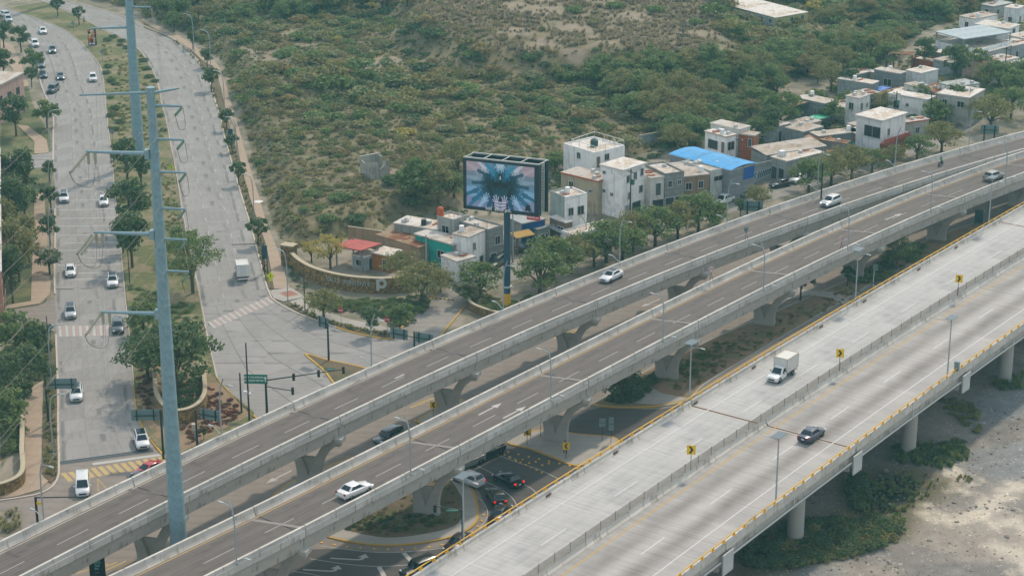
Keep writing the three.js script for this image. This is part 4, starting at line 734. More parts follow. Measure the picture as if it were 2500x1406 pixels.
{
  const b = P(442, 1440), top = heightAt(b, 214), o = thing('transmission_pylon', 'tall blue-grey steel pylon rising in front of the near left carriageway', 'pylon', b, 0);
  part('shaft', new THREE.CylinderGeometry(0.44, 1.02, top, 8).translate(0, top / 2, 0), M.pylon, o);
  part('cap', cyl(0.48, 0.48, 0.12, 0, top, 0, 8), M.pylon, o);
  for (const py of [1150, 745, 370]) { const y = heightAt(b, py), r = lerp(1.02, 0.44, y / top); part('flange', cyl(r + 0.05, r + 0.06, 0.18, 0, y, 0, 8), M.pylon, o); }
  const steps = []; for (let y = 3; y < top - 1; y += 0.75) { const r = lerp(1.02, 0.44, y / top), s = (Math.round(y / 0.75) % 2) ? 0.35 : -0.1; steps.push(bar(V3(r * s, y, r * 0.9), V3(r * s, y, r * 0.9 + 0.22), 0.025, 4)); } part('climbing_pegs', steps, M.dark, o);
  // long arms to the left, one each with an insulator pair and jumper loops
  const D = 4870 / 215;
  const arm = (py, len, rad, tilt, name) => { const y = heightAt(b, py), e = V3(-len, y + tilt, 0.3); const k = part(name, bar(V3(-0.2, y - 0.2, 0), e, rad, 8, rad * 0.45), M.pylon, o); part('bracket', rbox(0.5, 1.0, 0.9, -0.75, y - 0.2, 0, 0.04), M.pylon, k); return e; };
  for (const [py, len, dbl] of [[371, 7.1, 0], [568, 6.9, 1], [762, 6.8, 0]]) {
    const e = arm(py, len, 0.28, 0.15, 'cross_arm'), d = WIRE_DIR.clone().setY(-0.17);
    for (const s of dbl ? [-0.22, 0.22] : [0]) { const end = insulator(V3(e.x + s, e.y - 0.3, e.z), d, 4.4, 0.15, M.insul, o); if (s >= 0) lineEnds.push([end.clone().add(b), 'left']); }
    for (const s of [0.25, 0.95]) part('post_insulator', cyl(0.17, 0.15, 1.25, e.x + s, e.y - 0.75, e.z, 8), M.insul, o);
    const w = e.clone().addScaledVector(d.clone().normalize(), 4.8);
    part('jumper_loop', [tube([w, w.clone().add(V3(0.2, -1.2, -0.6)), V3(e.x + 0.4, e.y - 2.9, e.z + 2.6), V3(e.x + 0.25, e.y - 1.4, e.z)], 0.018, 20, 4), tube([w, w.clone().add(V3(0.5, -1.5, -0.6)), V3(e.x + 0.9, e.y - 3.0, e.z + 2.6), V3(e.x + 0.95, e.y - 1.4, e.z)], 0.025, 20, 4)], M.wire, o);
    lineEnds.push([V3(e.x + 0.6, e.y - 1.4, e.z).add(b), 'back']);
  }
  for (const [py, len] of [[257, 2.9], [339, 2.9], [419, 2.9], [508, 2.6], [583, 2.6], [661, 2.6]]) {
    const y = heightAt(b, py), e = V3(len + 0.3, y - 0.05, 0.2); part('cross_arm', bar(V3(0.3, y, 0), e, 0.16, 8, 0.12), M.pylon, o);
    const d = WIRE_DIR.clone().setY(-0.12), end = insulator(V3(e.x - 0.1, e.y - 0.2, e.z), d, 2.0, 0.15, M.insulDark, o, 0.18); lineEnds.push([end.clone().add(b), 'right']);
    part('jumper_loop', tube([end, end.clone().add(V3(0.3, -1.5, -0.3)), V3(e.x + 0.2, e.y - 2.2, e.z), V3(e.x, e.y - 0.2, e.z - 0.4)], 0.025, 16, 4), M.wire, o);
    lineEnds.push([V3(e.x, e.y, e.z).add(b), 'backR']);
  }
  const y = top - 0.5; part('earth_wire_arm', bar(V3(-0.3, y, 0), V3(-7.3, y - 0.2, 0.3), 0.17, 8, 0.1), M.pylon, o); part('earth_wire_arm', bar(V3(0.3, y, 0), V3(2.75, y + 0.15, -1.2), 0.17, 8, 0.1), M.pylon, o);
  lineEnds.push([V3(-7.3, y - 0.2, 0.3).add(b), 'left'], [V3(2.75, y + 0.15, -1.2).add(b), 'right']);
  // far pylon of the same line
  const f = P(339, 396), H = 44, q = thing('transmission_pylon', 'pale blue steel pylon standing on the planted median farther off', 'pylon', f, 0);
  part('shaft', new THREE.CylinderGeometry(0.62, 1.16, H, 8).translate(0, H / 2, 0), M.pylon, q);
  const peg = []; for (let y2 = 2; y2 < H - 1; y2 += 0.9) { const r = lerp(1.16, 0.62, y2 / H), s = (Math.round(y2 / 0.9) % 2) ? 0.35 : -0.1; peg.push(bar(V3(r * s, y2, r * 0.9), V3(r * s, y2, r * 0.9 + 0.22), 0.03, 4)); } part('climbing_pegs', peg, M.dark, q);
  part('flange', cyl(1.0, 1.0, 0.15, 0, 12, 0, 8), M.pylon, q);
  const fy = heightAt(f, 66), fy2 = heightAt(f, 17), fEnds = [];
  part('cross_arm', bar(V3(-0.5, fy, 0), V3(-7.4, fy - 0.2, 0.2), 0.3, 8, 0.16), M.pylon, q); part('cross_arm', bar(V3(0.5, fy2, 0), V3(4.1, fy2, 0), 0.22, 8, 0.14), M.pylon, q);
  part('post_insulator', [cyl(0.12, 0.12, 2.4, -7.2, fy - 1.4, 0.2, 8)], M.insul, q);
  const fl = V3(-7.2, fy - 2.4, 0.2).add(f), fr = V3(4.0, fy2 - 0.3, 0).add(f);
  // pylon shaft far away, top left
  const g = thing('transmission_pylon', 'far steel pylon at the top edge above the curving road', 'pylon', P(141, 8), 0); part('shaft', new THREE.CylinderGeometry(0.7, 1.25, 40, 8).translate(0, 20, 0), M.pylon, g); part('base_flange', cyl(1.5, 1.5, 0.2, 0, 0.1, 0, 12), M.kerbGrey, g);
  // conductors
  let i = 0; for (const [p, k] of lineEnds) {
    if (k === 'left' || k === 'right') wire(catenary(p, p.clone().addScaledVector(WIRE_DIR, 175).add(V3(0, 4, 0)), 7.5, 40), 'power line running from the near pylon towards the lower left', 'lines leaving the near pylon');
    else wire(catenary(p, (k === 'back' ? fl : fr).clone().add(V3((i % 3) * 0.35, -(i % 3) * 1.1 + (k === 'back' ? 0 : 1.5), 0)), 4.5, 30), 'power line hanging between the near and the far pylon', 'lines between the two pylons'); i++;
  }
  const far2 = V3(g.position.x, 30, g.position.z);
  for (const [p, s] of [[fl, -4], [fl.clone().add(V3(0.4, 0, 0)), -3.2], [fr, 3], [fr.clone().add(V3(0.4, 0, 0)), 3.6]]) wire(catenary(p, far2.clone().add(V3(s, 0, 0)), 3, 20), 'power line hanging between the far pylon and the top left one', 'lines beyond the far pylon');
}
// ---------------------------------------------------------------- LED billboard
{
  const c = document.createElement('canvas'); c.width = 1024; c.height = 660; const g = c.getContext('2d');
  const gr = g.createLinearGradient(0, 0, 0, 660); gr.addColorStop(0, '#857f8f'); gr.addColorStop(0.3, '#73879b'); gr.addColorStop(0.65, '#6588ab'); gr.addColorStop(1, '#7688aa'); g.fillStyle = gr; g.fillRect(0, 0, 1024, 660);
  const blot = (x, y, rx, ry, f, a, rot = 0) => { g.globalAlpha = a; g.fillStyle = f; g.beginPath(); g.ellipse(x, y, rx, ry, rot, 0, 7); g.fill(); g.globalAlpha = 1; };
  const palm = (x, y, rot, s, f, a) => { g.save(); g.translate(x, y); g.rotate(rot); g.scale(s, s); g.globalAlpha = a; g.fillStyle = f; g.strokeStyle = f; g.lineCap = 'round'; g.beginPath(); g.ellipse(0, 0, 32, 40, 0, 0, 7); g.fill(); [[-0.55, 84, 13], [-0.24, 116, 14], [0.03, 124, 14], [0.3, 108, 13], [0.95, 74, 15]].forEach(([q, l, w]) => { g.lineWidth = w; g.beginPath(); g.moveTo(Math.sin(q) * 20, -Math.cos(q) * 20); g.lineTo(Math.sin(q) * l, -Math.cos(q) * l); g.stroke(); }); g.fillRect(-22, 26, 44, 130); g.restore(); g.globalAlpha = 1; };
  const half = () => {   // left half, mirrored for the right: pale arms at the rim, dark fingers meeting in the middle
    blot(60, 60, 150, 80, '#c0a6ab', 0.6); blot(60, 260, 150, 70, '#64839a', 0.55); blot(70, 430, 170, 80, '#86b4d8', 0.7); blot(60, 600, 130, 90, '#8d8fb2', 0.6);
    blot(512, 320, 300, 250, '#12384a', 0.7); blot(512, 330, 250, 220, '#0c2733', 0.85); blot(512, 350, 200, 200, '#081820', 0.9);
    [[150, 110, 2.0, 1.1, '#b6a9b6', 0.8], [250, 60, 2.35, 1.0, '#c4cfdd', 0.85], [345, 40, 2.6, 1.15, '#4f8fb0', 0.85], [440, 20, 2.9, 1.15, '#2f7fa2', 0.9], [480, 10, 3.0, 0.9, '#a9c6da', 0.9], [120, 240, 1.65, 1.1, '#8fa9b6', 0.7], [160, 330, 1.45, 1.15, '#5f8aa2', 0.7], [130, 430, 1.15, 1.15, '#1d5a78', 0.8], [230, 470, 0.95, 1.15, '#174d68', 0.85], [150, 540, 0.75, 1.15, '#2b6f94', 0.8], [260, 560, 0.6, 1.1, '#9dbfde', 0.85], [350, 600, 0.42, 1.15, '#12486a', 0.85], [430, 570, 0.2, 1.1, '#0e2c3c', 0.9], [250, 300, 1.5, 1.1, '#163b4c', 0.7], [320, 190, 2.0, 1.1, '#14425a', 0.8], [400, 150, 2.5, 1.1, '#2b86ac', 0.7]].forEach(q => palm(...q));
    for (let i = 0; i < 7; i++) { g.strokeStyle = i % 2 ? '#143f52' : '#235f75'; g.lineWidth = 8; g.beginPath(); g.moveTo(385 + i * 18, 330 + (i % 3) * 14); g.lineTo(430 + i * 13, 500); g.stroke(); }
    palm(462, 610, -0.12, 1.2, '#b4b8d6', 0.95); for (let i = 0; i < 5; i++) { g.strokeStyle = i % 2 ? '#49505c' : '#d9c3d0'; g.lineWidth = 9; g.beginPath(); g.moveTo(512, 560 + i * 26); g.lineTo(418, 640 + i * 18 - 80); g.stroke(); }
    blot(512, 205, 10, 30, '#cdd8e0', 0.9); g.fillStyle = '#b9c6d2'; g.beginPath(); g.moveTo(512, 10); g.lineTo(480, 34); g.lineTo(452, 62); g.lineTo(474, 70); g.lineTo(512, 50); g.fill();
  };
  half(); g.save(); g.beginPath(); g.rect(512, 0, 512, 660); g.clip(); g.translate(1024, 0); g.scale(-1, 1); g.fillStyle = gr; g.fillRect(0, 0, 512, 660); half(); g.restore();
  g.fillStyle = '#111417'; g.beginPath(); [[905, 560], [965, 560], [965, 600], [975, 600], [970, 650], [940, 650], [935, 640], [915, 640], [905, 648], [880, 645]].forEach(([x, y], i) => i ? g.lineTo(x, y) : g.moveTo(x, y)); g.fill(); g.fillStyle = '#8a2f6c'; g.fillRect(945, 655, 70, 4);
  const scr = new THREE.CanvasTexture(c); scr.colorSpace = THREE.SRGBColorSpace;
  const b = P(1238, 752), o = thing('billboard', 'large LED billboard of mirrored hands on a dark blue post', 'billboard', b, -0.36);
  const bot = heightAt(b, 513), hp = 8.1, wp = 12.4, dp = 3.2, cy = bot + hp / 2, cx = -0.4, zf = dp / 2;
  M.bbDark = mat(0x1a2c36, 0.5); M.bbFrame = mat(0xb9bdb8, 0.5, { metalness: 0.3 });
  part('post', [new THREE.CylinderGeometry(0.47, 0.55, bot + 3, 20).translate(0, (bot + 3) / 2, 0)], mat(0x1f4358, 0.5), o); part('painted_band', cyl(0.565, 0.575, 2.4, 0, 1.3, 0, 20), mat(0xd9a514, 0.6), o, 'yellow foot of the billboard post'); part('collar', cyl(0.72, 0.72, 0.25, 0, 3.6, 0, 20), M.bbFrame, o);
  const fr = part('front_casing', rbox(wp, hp, 0.5, cx, cy, zf - 0.25, 0.05), M.bbDark, o);
  const W = wp * 0.892, Hh = W * 0.645; const sc = part('screen', box(W, Hh, 0.06, cx - 0.08, cy + 0.12, zf + 0.02), [M.bbDark, M.bbDark, M.bbDark, M.bbDark, mat(0x000000, 0.4, { emissive: 0xffffff, emissiveMap: scr, emissiveIntensity: 0.62 }), M.bbDark], o, 'lit screen of mirrored blue and pink hands');
  part('lettering', textGeo('99t  emo.pe.', 0.52, 0.05).translate(cx - 0.4, cy - hp / 2 + 0.42, zf), M.signWhite, fr);
  const back = part('back_casing', rbox(wp, hp, 0.4, cx + 0.4, cy, -zf + 0.2, 0.05), M.bbDark, o);
  const top = cy + hp / 2, rails = []; for (const [z, dx] of [[zf - 0.25, 0], [-zf + 0.2, 0.4]]) rails.push(box(wp, 0.18, 0.2, cx + dx, top + 0.1, z)); part('top_rail', rails, M.bbFrame, o);
  for (let k = 0; k < 5; k++) { const x = cx - wp / 2 + 0.2 + k * (wp - 0.4) / 4; part('cross_brace', [bar(V3(x, top + 0.1, zf - 0.3), V3(x + 0.4, top + 0.1, -zf + 0.2), 0.07, 5), bar(V3(x + 0.2, top + 0.1, 0), V3(x + 0.2, top - 0.9, 0), 0.05, 5)], M.bbFrame, o); }
  part('catwalk', mbox(wp - 0.6, 0.06, dp - 1.1, cx + 0.2, top - 1.6, 0), mat(0x33403f, 0.8), o);
  for (const s of [-1, 1]) { const x = cx + 0.2 + s * (wp / 2 - 0.15), tr = []; for (const z of [-0.55, 0.55]) tr.push(bar(V3(x, cy - hp / 2, z), V3(x, top, z), 0.07, 5)); for (let k = 0; k < 6; k++) { const y0 = cy - hp / 2 + k * hp / 6, y1 = y0 + hp / 6; tr.push(bar(V3(x, y0, -0.55), V3(x, y1, 0.55), 0.05, 5), bar(V3(x, y0, 0.55), V3(x, y1, -0.55), 0.05, 5), bar(V3(x, y1, -0.55), V3(x, y1, 0.55), 0.05, 5)); } part('end_truss', tr, M.bbFrame, o); part('end_plate', rbox(0.1, hp, 1.0, cx + s * (wp / 2 - 0.05), cy, zf - 0.8, 0.02), M.bbDark, o); }
  part('name_plate', rbox(2.2, 0.75, 0.08, cx + wp / 2 - 0.9, cy - hp / 2 - 0.25, zf - 0.1, 0.03), mat(0xc0202c, 0.5), o, 'small red name plate under the screen'); part('plate_lettering', textGeo('memo.pe.', 0.3, 0.03).translate(cx + wp / 2 - 0.9, cy - hp / 2 - 0.25, zf - 0.05), M.signWhite, o);
  part('head_beam', [box(wp - 1, 0.5, 0.6, cx + 0.2, cy - hp / 2 + 0.6, 0), box(wp - 1, 0.4, 0.5, cx + 0.2, cy, 0)], M.bbDark, o);
  const l = new THREE.RectAreaLight(0x9fc4ea, 0.5, W, Hh); l.name = 'screen_light'; l.position.set(cx - 0.08, cy + 0.12, zf + 0.12); l.rotation.y = Math.PI; o.add(l);
}
// ---------------------------------------------------------------- vehicles: local +x is the front, y up, z across
function loft(rings, caps = true) {
  const n = rings[0].length, pos = [];
  const tri = (a, b, c) => pos.push(a.x, a.y, a.z, b.x, b.y, b.z, c.x, c.y, c.z);
  for (let k = 0; k + 1 < rings.length; k++) for (let i = 0; i < n; i++) { const a = rings[k][i], b = rings[k][(i + 1) % n], c = rings[k + 1][(i + 1) % n], d = rings[k + 1][i]; tri(a, b, c); tri(a, c, d); }
  if (caps) for (const [r, f] of [[rings[0], 1], [rings.at(-1), 0]]) { const m = r.reduce((s, p) => s.add(p), V3(0, 0, 0)).multiplyScalar(1 / n); for (let i = 0; i < n; i++) f ? tri(m, r[(i + 1) % n], r[i]) : tri(m, r[i], r[(i + 1) % n]); }
  const g = new THREE.BufferGeometry(); g.setAttribute('position', new THREE.Float32BufferAttribute(pos, 3)); g.computeVertexNormals(); const c = toCreasedNormals(g, 0.7); c.setAttribute('uv', new THREE.Float32BufferAttribute(new Float32Array(c.attributes.position.count * 2), 2)); return c;
}
const bodyRing = (x, yt, w, yb = 0.24) => { const q = [[-0.86, yb], [-1, yb + 0.14], [-1.02, (yb + yt) * 0.52], [-0.98, yt - 0.1], [-0.86, yt - 0.01], [0, yt + 0.025], [0.86, yt - 0.01], [0.98, yt - 0.1], [1.02, (yb + yt) * 0.52], [1, yb + 0.14], [0.86, yb]]; return q.map(([a, y]) => V3(x, y, a * w)); };
const SPEC = {
  saloon: { st: [[-2.32, 0.62, 0.70, 0.36], [-2.22, 0.93, 0.80], [-1.7, 1.0, 0.88], [-0.8, 0.98, 0.90], [0.7, 0.95, 0.90], [1.2, 0.91, 0.88], [1.85, 0.80, 0.85], [2.2, 0.68, 0.78], [2.34, 0.52, 0.64, 0.34]], b: [-1.78, 1.12, 0.96, 0.80], r: [-0.95, 0.22, 1.44, 0.58], wb: [-1.34, 1.36], wr: 0.32, side: [[-1.05, -0.12], [-0.02, 0.72]] },
  crossover: { st: [[-2.22, 0.66, 0.76, 0.40], [-2.16, 1.02, 0.86], [-1.5, 1.08, 0.91], [-0.5, 1.06, 0.92], [0.75, 1.04, 0.92], [1.15, 1.02, 0.90], [1.8, 0.93, 0.88], [2.1, 0.80, 0.82], [2.22, 0.58, 0.70, 0.38]], b: [-2.12, 1.12, 1.04, 0.84], r: [-1.62, 0.35, 1.64, 0.62], wb: [-1.32, 1.34], wr: 0.35, side: [[-1.65, -0.95], [-0.85, -0.05], [0.05, 0.78]] },
  van: { st: [[-2.42, 0.7, 0.78, 0.34], [-2.38, 1.12, 0.87], [-1.2, 1.16, 0.92], [0.6, 1.14, 0.92], [1.45, 1.08, 0.90], [1.95, 0.98, 0.86], [2.3, 0.80, 0.78], [2.42, 0.55, 0.68, 0.34]], b: [-2.38, 1.75, 1.10, 0.86], r: [-2.2, 0.75, 1.92, 0.70], wb: [-1.5, 1.5], wr: 0.33, side: [[-2.0, -1.0], [-0.9, 0.1], [0.2, 1.1]] },
  pickup: { st: [[0.1, 1.06, 0.90, 0.3], [0.6, 1.06, 0.92], [1.35, 1.04, 0.90], [2.1, 0.98, 0.88], [2.5, 0.88, 0.82], [2.62, 0.6, 0.74, 0.4]], b: [-0.75, 1.5, 1.04, 0.84], r: [-0.6, 0.75, 1.76, 0.66], wb: [-1.75, 1.75], wr: 0.38, side: [[-0.6, 0.15], [0.25, 1.05]], bed: [-2.65, 0.1] },
  offroader: { st: [[-2.3, 0.7, 0.82, 0.42], [-2.28, 1.08, 0.88], [-1.0, 1.10, 0.90], [0.8, 1.08, 0.90], [1.3, 1.06, 0.89], [2.15, 1.0, 0.86], [2.3, 0.66, 0.82, 0.42]], b: [-2.26, 1.1, 1.08, 0.84], r: [-2.1, 0.6, 1.78, 0.70], wb: [-1.35, 1.4], wr: 0.38, side: [[-2.0, -1.1], [-1.0, -0.15], [-0.05, 0.8]] },
};
const geoCache = {};
function carGeo(type) {
  if (geoCache[type]) return geoCache[type]; const s = SPEC[type], G = {};
  G.body = loft(s.st.map(q => bodyRing(...q)));
  const [b0, b1, by, bw] = s.b, [r0, r1, ry, rw] = s.r;
  const at = (x0, x1, y, w) => [[x0, -w], [x0 + 0.12, -w - 0.02], [x1 - 0.15, -w - 0.02], [x1, -w * 0.93], [x1 + 0.04, 0], [x1, w * 0.93], [x1 - 0.15, w + 0.02], [x0 + 0.12, w + 0.02], [x0, w], [x0 - 0.03, 0]].map(([x, z]) => V3(x, y, z));
  const mid = at(lerp(b0, r0, 0.9), lerp(b1, r1, 0.9), lerp(by, ry, 0.93), rw + 0.03);
  G.cabin = loft([at(b0, b1, by - 0.08, bw), mid, at(r0 + 0.08, r1 - 0.1, ry, rw - 0.06)]);
  const k = 0.10, quad = (a, b, c, d) => { const g = new THREE.BufferGeometry(); g.setAttribute('position', new THREE.Float32BufferAttribute([a, b, c, a, c, d].flatMap(p => p.toArray()), 3)); g.computeVertexNormals(); g.setAttribute('uv', new THREE.Float32BufferAttribute(new Float32Array(12), 2)); return g; };
  const edge = (x0, x1, w0, w1, t, out) => [lerp(x0, x1, t), lerp(by - 0.08, lerp(by, ry, 0.93), t), lerp(w0, w1, t)];
  const fw = (t, z, o) => { const [x, y, w] = edge(b1, lerp(b1, r1, 0.9), bw * 0.93, (rw + 0.03) * 0.93, t); return V3(x + o + 0.03 * (1 - z * z), y + o * 0.5, w * z); }, bk = (t, z, o) => { const [x, y, w] = edge(b0, lerp(b0, r0, 0.9), bw, rw + 0.03, t); return V3(x - o - 0.02 * (1 - z * z), y + o * 0.4, w * z); };
  const arc = f => merge([[-0.9, -0.45], [-0.45, 0], [0, 0.45], [0.45, 0.9]].map(([a, b]) => quad(f(0.14, a, 0.018), f(0.14, b, 0.018), f(0.98, b * 0.97, 0.018), f(0.98, a * 0.97, 0.018))));
  G.front = arc(fw); G.back = arc((t, z, o) => bk(Math.max(t, 0.3), z, o));
  const sw = (x, t, s2) => { const x0 = lerp(b0, lerp(b0, r0, 0.9), t) + 0.14, x1 = lerp(b1, lerp(b1, r1, 0.9), t) - 0.2; return V3(clamp(x, x0, x1), lerp(by - 0.08, lerp(by, ry, 0.93), t), s2 * (lerp(bw, rw + 0.03, t) + 0.032)); };
  G.sides = [-1, 1].flatMap(s2 => s.side.map(([a, b]) => quad(sw(a - 0.18, 0.26, s2), sw(b + 0.25, 0.26, s2), sw(b, 0.93, s2), sw(a, 0.93, s2))));
  const hx = s.st.at(-1)[0], tx = s.bed ? s.bed[0] : s.st[0][0], w = 0.62;
  G.lamps = [-1, 1].map(z => rbox(0.34, 0.15, 0.36, hx - 0.2, s.st.at(-2)[1] - 0.08, z * w, 0.05)); G.tails = [-1, 1].map(z => rbox(0.16, 0.26, 0.3, tx + 0.09, 0.84, z * (w + 0.06), 0.05));
  G.grille = merge([rbox(0.1, 0.22, 0.9, hx - 0.03, 0.56, 0, 0.04), rbox(0.12, 0.12, 1.3, hx - 0.08, 0.36, 0, 0.04)]); G.rearBumper = rbox(0.12, 0.2, 1.4, tx + 0.06, 0.42, 0, 0.05);
  G.plate = box(0.02, 0.13, 0.36, tx - 0.012, 0.66, 0); G.mirror = [-1, 1].map(z => rbox(0.16, 0.14, 0.22, b1 - 0.45, by + 0.12, z * (bw + 0.16), 0.04));
  if (s.bed) { const [x0, x1] = s.bed, L = x1 - x0, c = (x0 + x1) / 2; G.bed = merge([rbox(L, 0.12, 1.76, c, 0.62, 0, 0.03), rbox(L, 0.5, 0.09, c, 0.84, 0.86, 0.03), rbox(L, 0.5, 0.09, c, 0.84, -0.86, 0.03), rbox(0.09, 0.5, 1.76, x0 + 0.05, 0.84, 0, 0.03), rbox(L, 0.34, 1.7, c, 0.44, 0, 0.05)]); G.bedLiner = box(L - 0.2, 0.03, 1.6, c, 0.7, 0); }
  const wr = s.wr; G.tyre = new THREE.TorusGeometry(wr - 0.1, 0.105, 7, 18).scale(1, 1, 1.15); G.rim = merge([new THREE.CylinderGeometry(wr - 0.13, wr - 0.13, 0.12, 14).rotateX(Math.PI / 2), ...[0, 1, 2, 3, 4].map(i => box(0.07, wr - 0.16, 0.16, 0, (wr - 0.16) / 2, 0).rotateZ(i * 1.2566))]); G.arch = new THREE.CylinderGeometry(wr + 0.07, wr + 0.07, 0.04, 18).rotateX(Math.PI / 2);
  return geoCache[type] = G;
}
const paints = {}; const paint = c => paints[c] ??= new THREE.MeshPhysicalMaterial({ color: c, roughness: 0.35, clearcoat: 0.9, clearcoatRoughness: 0.08, metalness: 0.05, side: THREE.DoubleSide });
M.carGlass = mat(0x12222c, 0.06); M.tyre = mat(0x141415, 0.85); M.rim = mat(0x8d9194, 0.35, { metalness: 0.7 }); M.trim = mat(0x17181a, 0.6); M.lamp = mat(0xd8dde0, 0.1); M.tail = mat(0x8c0e10, 0.3); M.tailOn = mat(0x8c0e10, 0.3, { emissive: 0xff1a10, emissiveIntensity: 0.9 }); M.lampOn = mat(0xffffff, 0.2, { emissive: 0xffffff, emissiveIntensity: 1.2 });
function wheels(o, wb, wr, half, G) { for (const x of wb) for (const z of [-1, 1]) { const w = new THREE.Group(); w.name = 'wheel'; w.position.set(x, wr, z * half); o.add(w); part('tyre', G.tyre, M.tyre, w); part('rim', G.rim, M.rim, w); const a = part('wheel_arch', G.arch, M.trim, o); a.position.set(x, wr + 0.03, z * (half + 0.055)); } }
function vehicle(type, colour, c, f, label, opt = {}) {
  const h = opt.h ?? 0.03, p = opt.u !== undefined ? opt.p : P(c[0], c[1], h), q = P(f[0], f[1], h), d = q.sub(p), o = thing(opt.name ?? { saloon: 'car', crossover: 'car', van: 'minivan', pickup: 'pickup_truck', offroader: 'car' }[type], label, opt.cat ?? { van: 'van', pickup: 'pickup' }[type] ?? 'car', p, Math.atan2(-d.z, d.x), opt.group);
  const G = carGeo(type), s = SPEC[type], pm = paint(colour); if (opt.s) o.scale.setScalar(opt.s);
  part('body', G.body, pm, o); part('cabin', G.cabin, pm, o); if (opt.roof) part('roof_panel', rbox(s.r[1] - s.r[0] - 0.1, 0.02, s.r[3] * 1.85, (s.r[0] + s.r[1]) / 2, s.r[2] + 0.012, 0, 0.008), M.carGlass, o);
  part('windscreen', G.front, M.carGlass, o); part('rear_window', G.back, M.carGlass, o); for (const g of G.sides) part('side_window', g, M.carGlass, o);
  for (const g of G.lamps) part('headlight', g, opt.on ? M.lampOn : M.lamp, o); for (const g of G.tails) part('tail_light', g, opt.brake ? M.tailOn : M.tail, o);
  part('grille', G.grille, M.trim, o); part('rear_bumper', G.rearBumper, opt.dark ? M.trim : pm, o); part('number_plate', G.plate, M.signWhite, o); for (const g of G.mirror) part('wing_mirror', g, pm, o);
  if (G.bed) { part('cargo_bed', G.bed, pm, o); part('bed_liner', G.bedLiner, M.trim, o); }
  wheels(o, s.wb, s.wr, 0.80, G); return o;
}
const D1H = u => topH(u) - 0.98, onDeck = (x, y) => { let h = 8.6; for (let i = 0; i < 6; i++) h = D1H(toUV(P(x, y, h))[0]); return h; };
const deckCar = (type, col, c, f, label, opt = {}) => vehicle(type, col, c, f, label, { h: onDeck(...c) , ...opt });
// left carriageway, coming towards the camera
const WHITE = 0xc9cbcc, GREY = 0x5d646a, DARK = 0x22262a, BLACK = 0x0e0f11, SILVER = 0xa4a8aa;
vehicle('saloon', WHITE, [103, 80], [110, 95], 'white saloon highest up the left carriageway');
vehicle('crossover', GREY, [127, 127], [128, 150], 'dark grey crossover below the white saloon on the left curve', { on: true });
vehicle('saloon', 0x454f58, [147, 191], [149, 215], 'grey-blue saloon in the middle of the left carriageway', { on: true });
vehicle('crossover', WHITE, [226, 196], [227, 222], 'white crossover in the median lane near the top left');
vehicle('crossover', WHITE, [155, 489], [155, 520], 'white crossover passing the first rumble bars', { roof: 1 });
vehicle('saloon', WHITE, [252, 497], [253, 530], 'white car half hidden by the median tree');
vehicle('saloon', WHITE, [171, 668], [171, 700], 'white saloon on the lower rumble bars beside the flowering tree');
vehicle('crossover', 0xd2d4d4, [274, 694], [274, 730], 'white crossover with black roof by the median kerb', { roof: 1 });
vehicle('crossover', SILVER, [171, 770], [171, 800], 'silver crossover with dark roof above the red zebra', { roof: 1 });
vehicle('crossover', 0x3f474b, [287, 806], [288, 840], 'dark grey crossover partly under the median tree on the zebra');
vehicle('crossover', WHITE, [185, 970], [185, 1005], 'white crossover below the grey sign back on the left', { roof: 1 });
vehicle('crossover', WHITE, [345, 1085], [352, 1110], 'white crossover turning at the drain grate', { roof: 1 });
vehicle('van', WHITE, [201, 1197], [201, 1235], 'white minivan leaving the yellow zebra at the bottom left');
vehicle('saloon', 0xa51f2a, [362, 1156], [335, 1168], 'red car half hidden behind the far viaduct barrier');
vehicle('saloon', DARK, [333, 1182], [305, 1196], 'dark car just showing above the viaduct barrier beside the red one');
// parked in the bay
vehicle('saloon', 0x39424a, [104, 187], [108, 205], 'dark parked saloon under the left roadside trees'); vehicle('offroader', 0x3a4249, [128, 224], [118, 232], 'dark hatchback pulling out of the parking bay'); vehicle('saloon', 0x3c4650, [99, 162], [101, 178], 'parked car mostly hidden by leaves on the left'); vehicle('crossover', WHITE, [84, 112], [90, 125], 'white parked car peeping out of the left trees'); vehicle('crossover', 0x9aa6ac, [18, 52], [30, 66], 'pale car at the top left corner', {}); vehicle('crossover', WHITE, [10, 40], [-8, 30], 'white car parked at the very top left edge');
// viaducts
deckCar('saloon', WHITE, [1493, 682], [1440, 708], 'white saloon with dark glass roof on the far viaduct', { roof: 1 });
deckCar('crossover', 0xb9bdbd, [2029, 500], [1980, 520], 'silver crossover with headlights on the far viaduct', { on: true, dark: 1 });
deckCar('saloon', 0xcfd0d0, [866, 1206], [925, 1180], 'white saloon on the middle viaduct');
deckCar('crossover', 0x7d7c79, [2427, 438], [2470, 422], 'grey-brown crossover at the right end of the middle viaduct', { s: 1.02 });
// wide bridge
vehicle('saloon', 0x16223f, [1982, 1070], [2040, 1030], 'dark blue saloon on the river side of the wide bridge', { h: B3H + 0.01 });
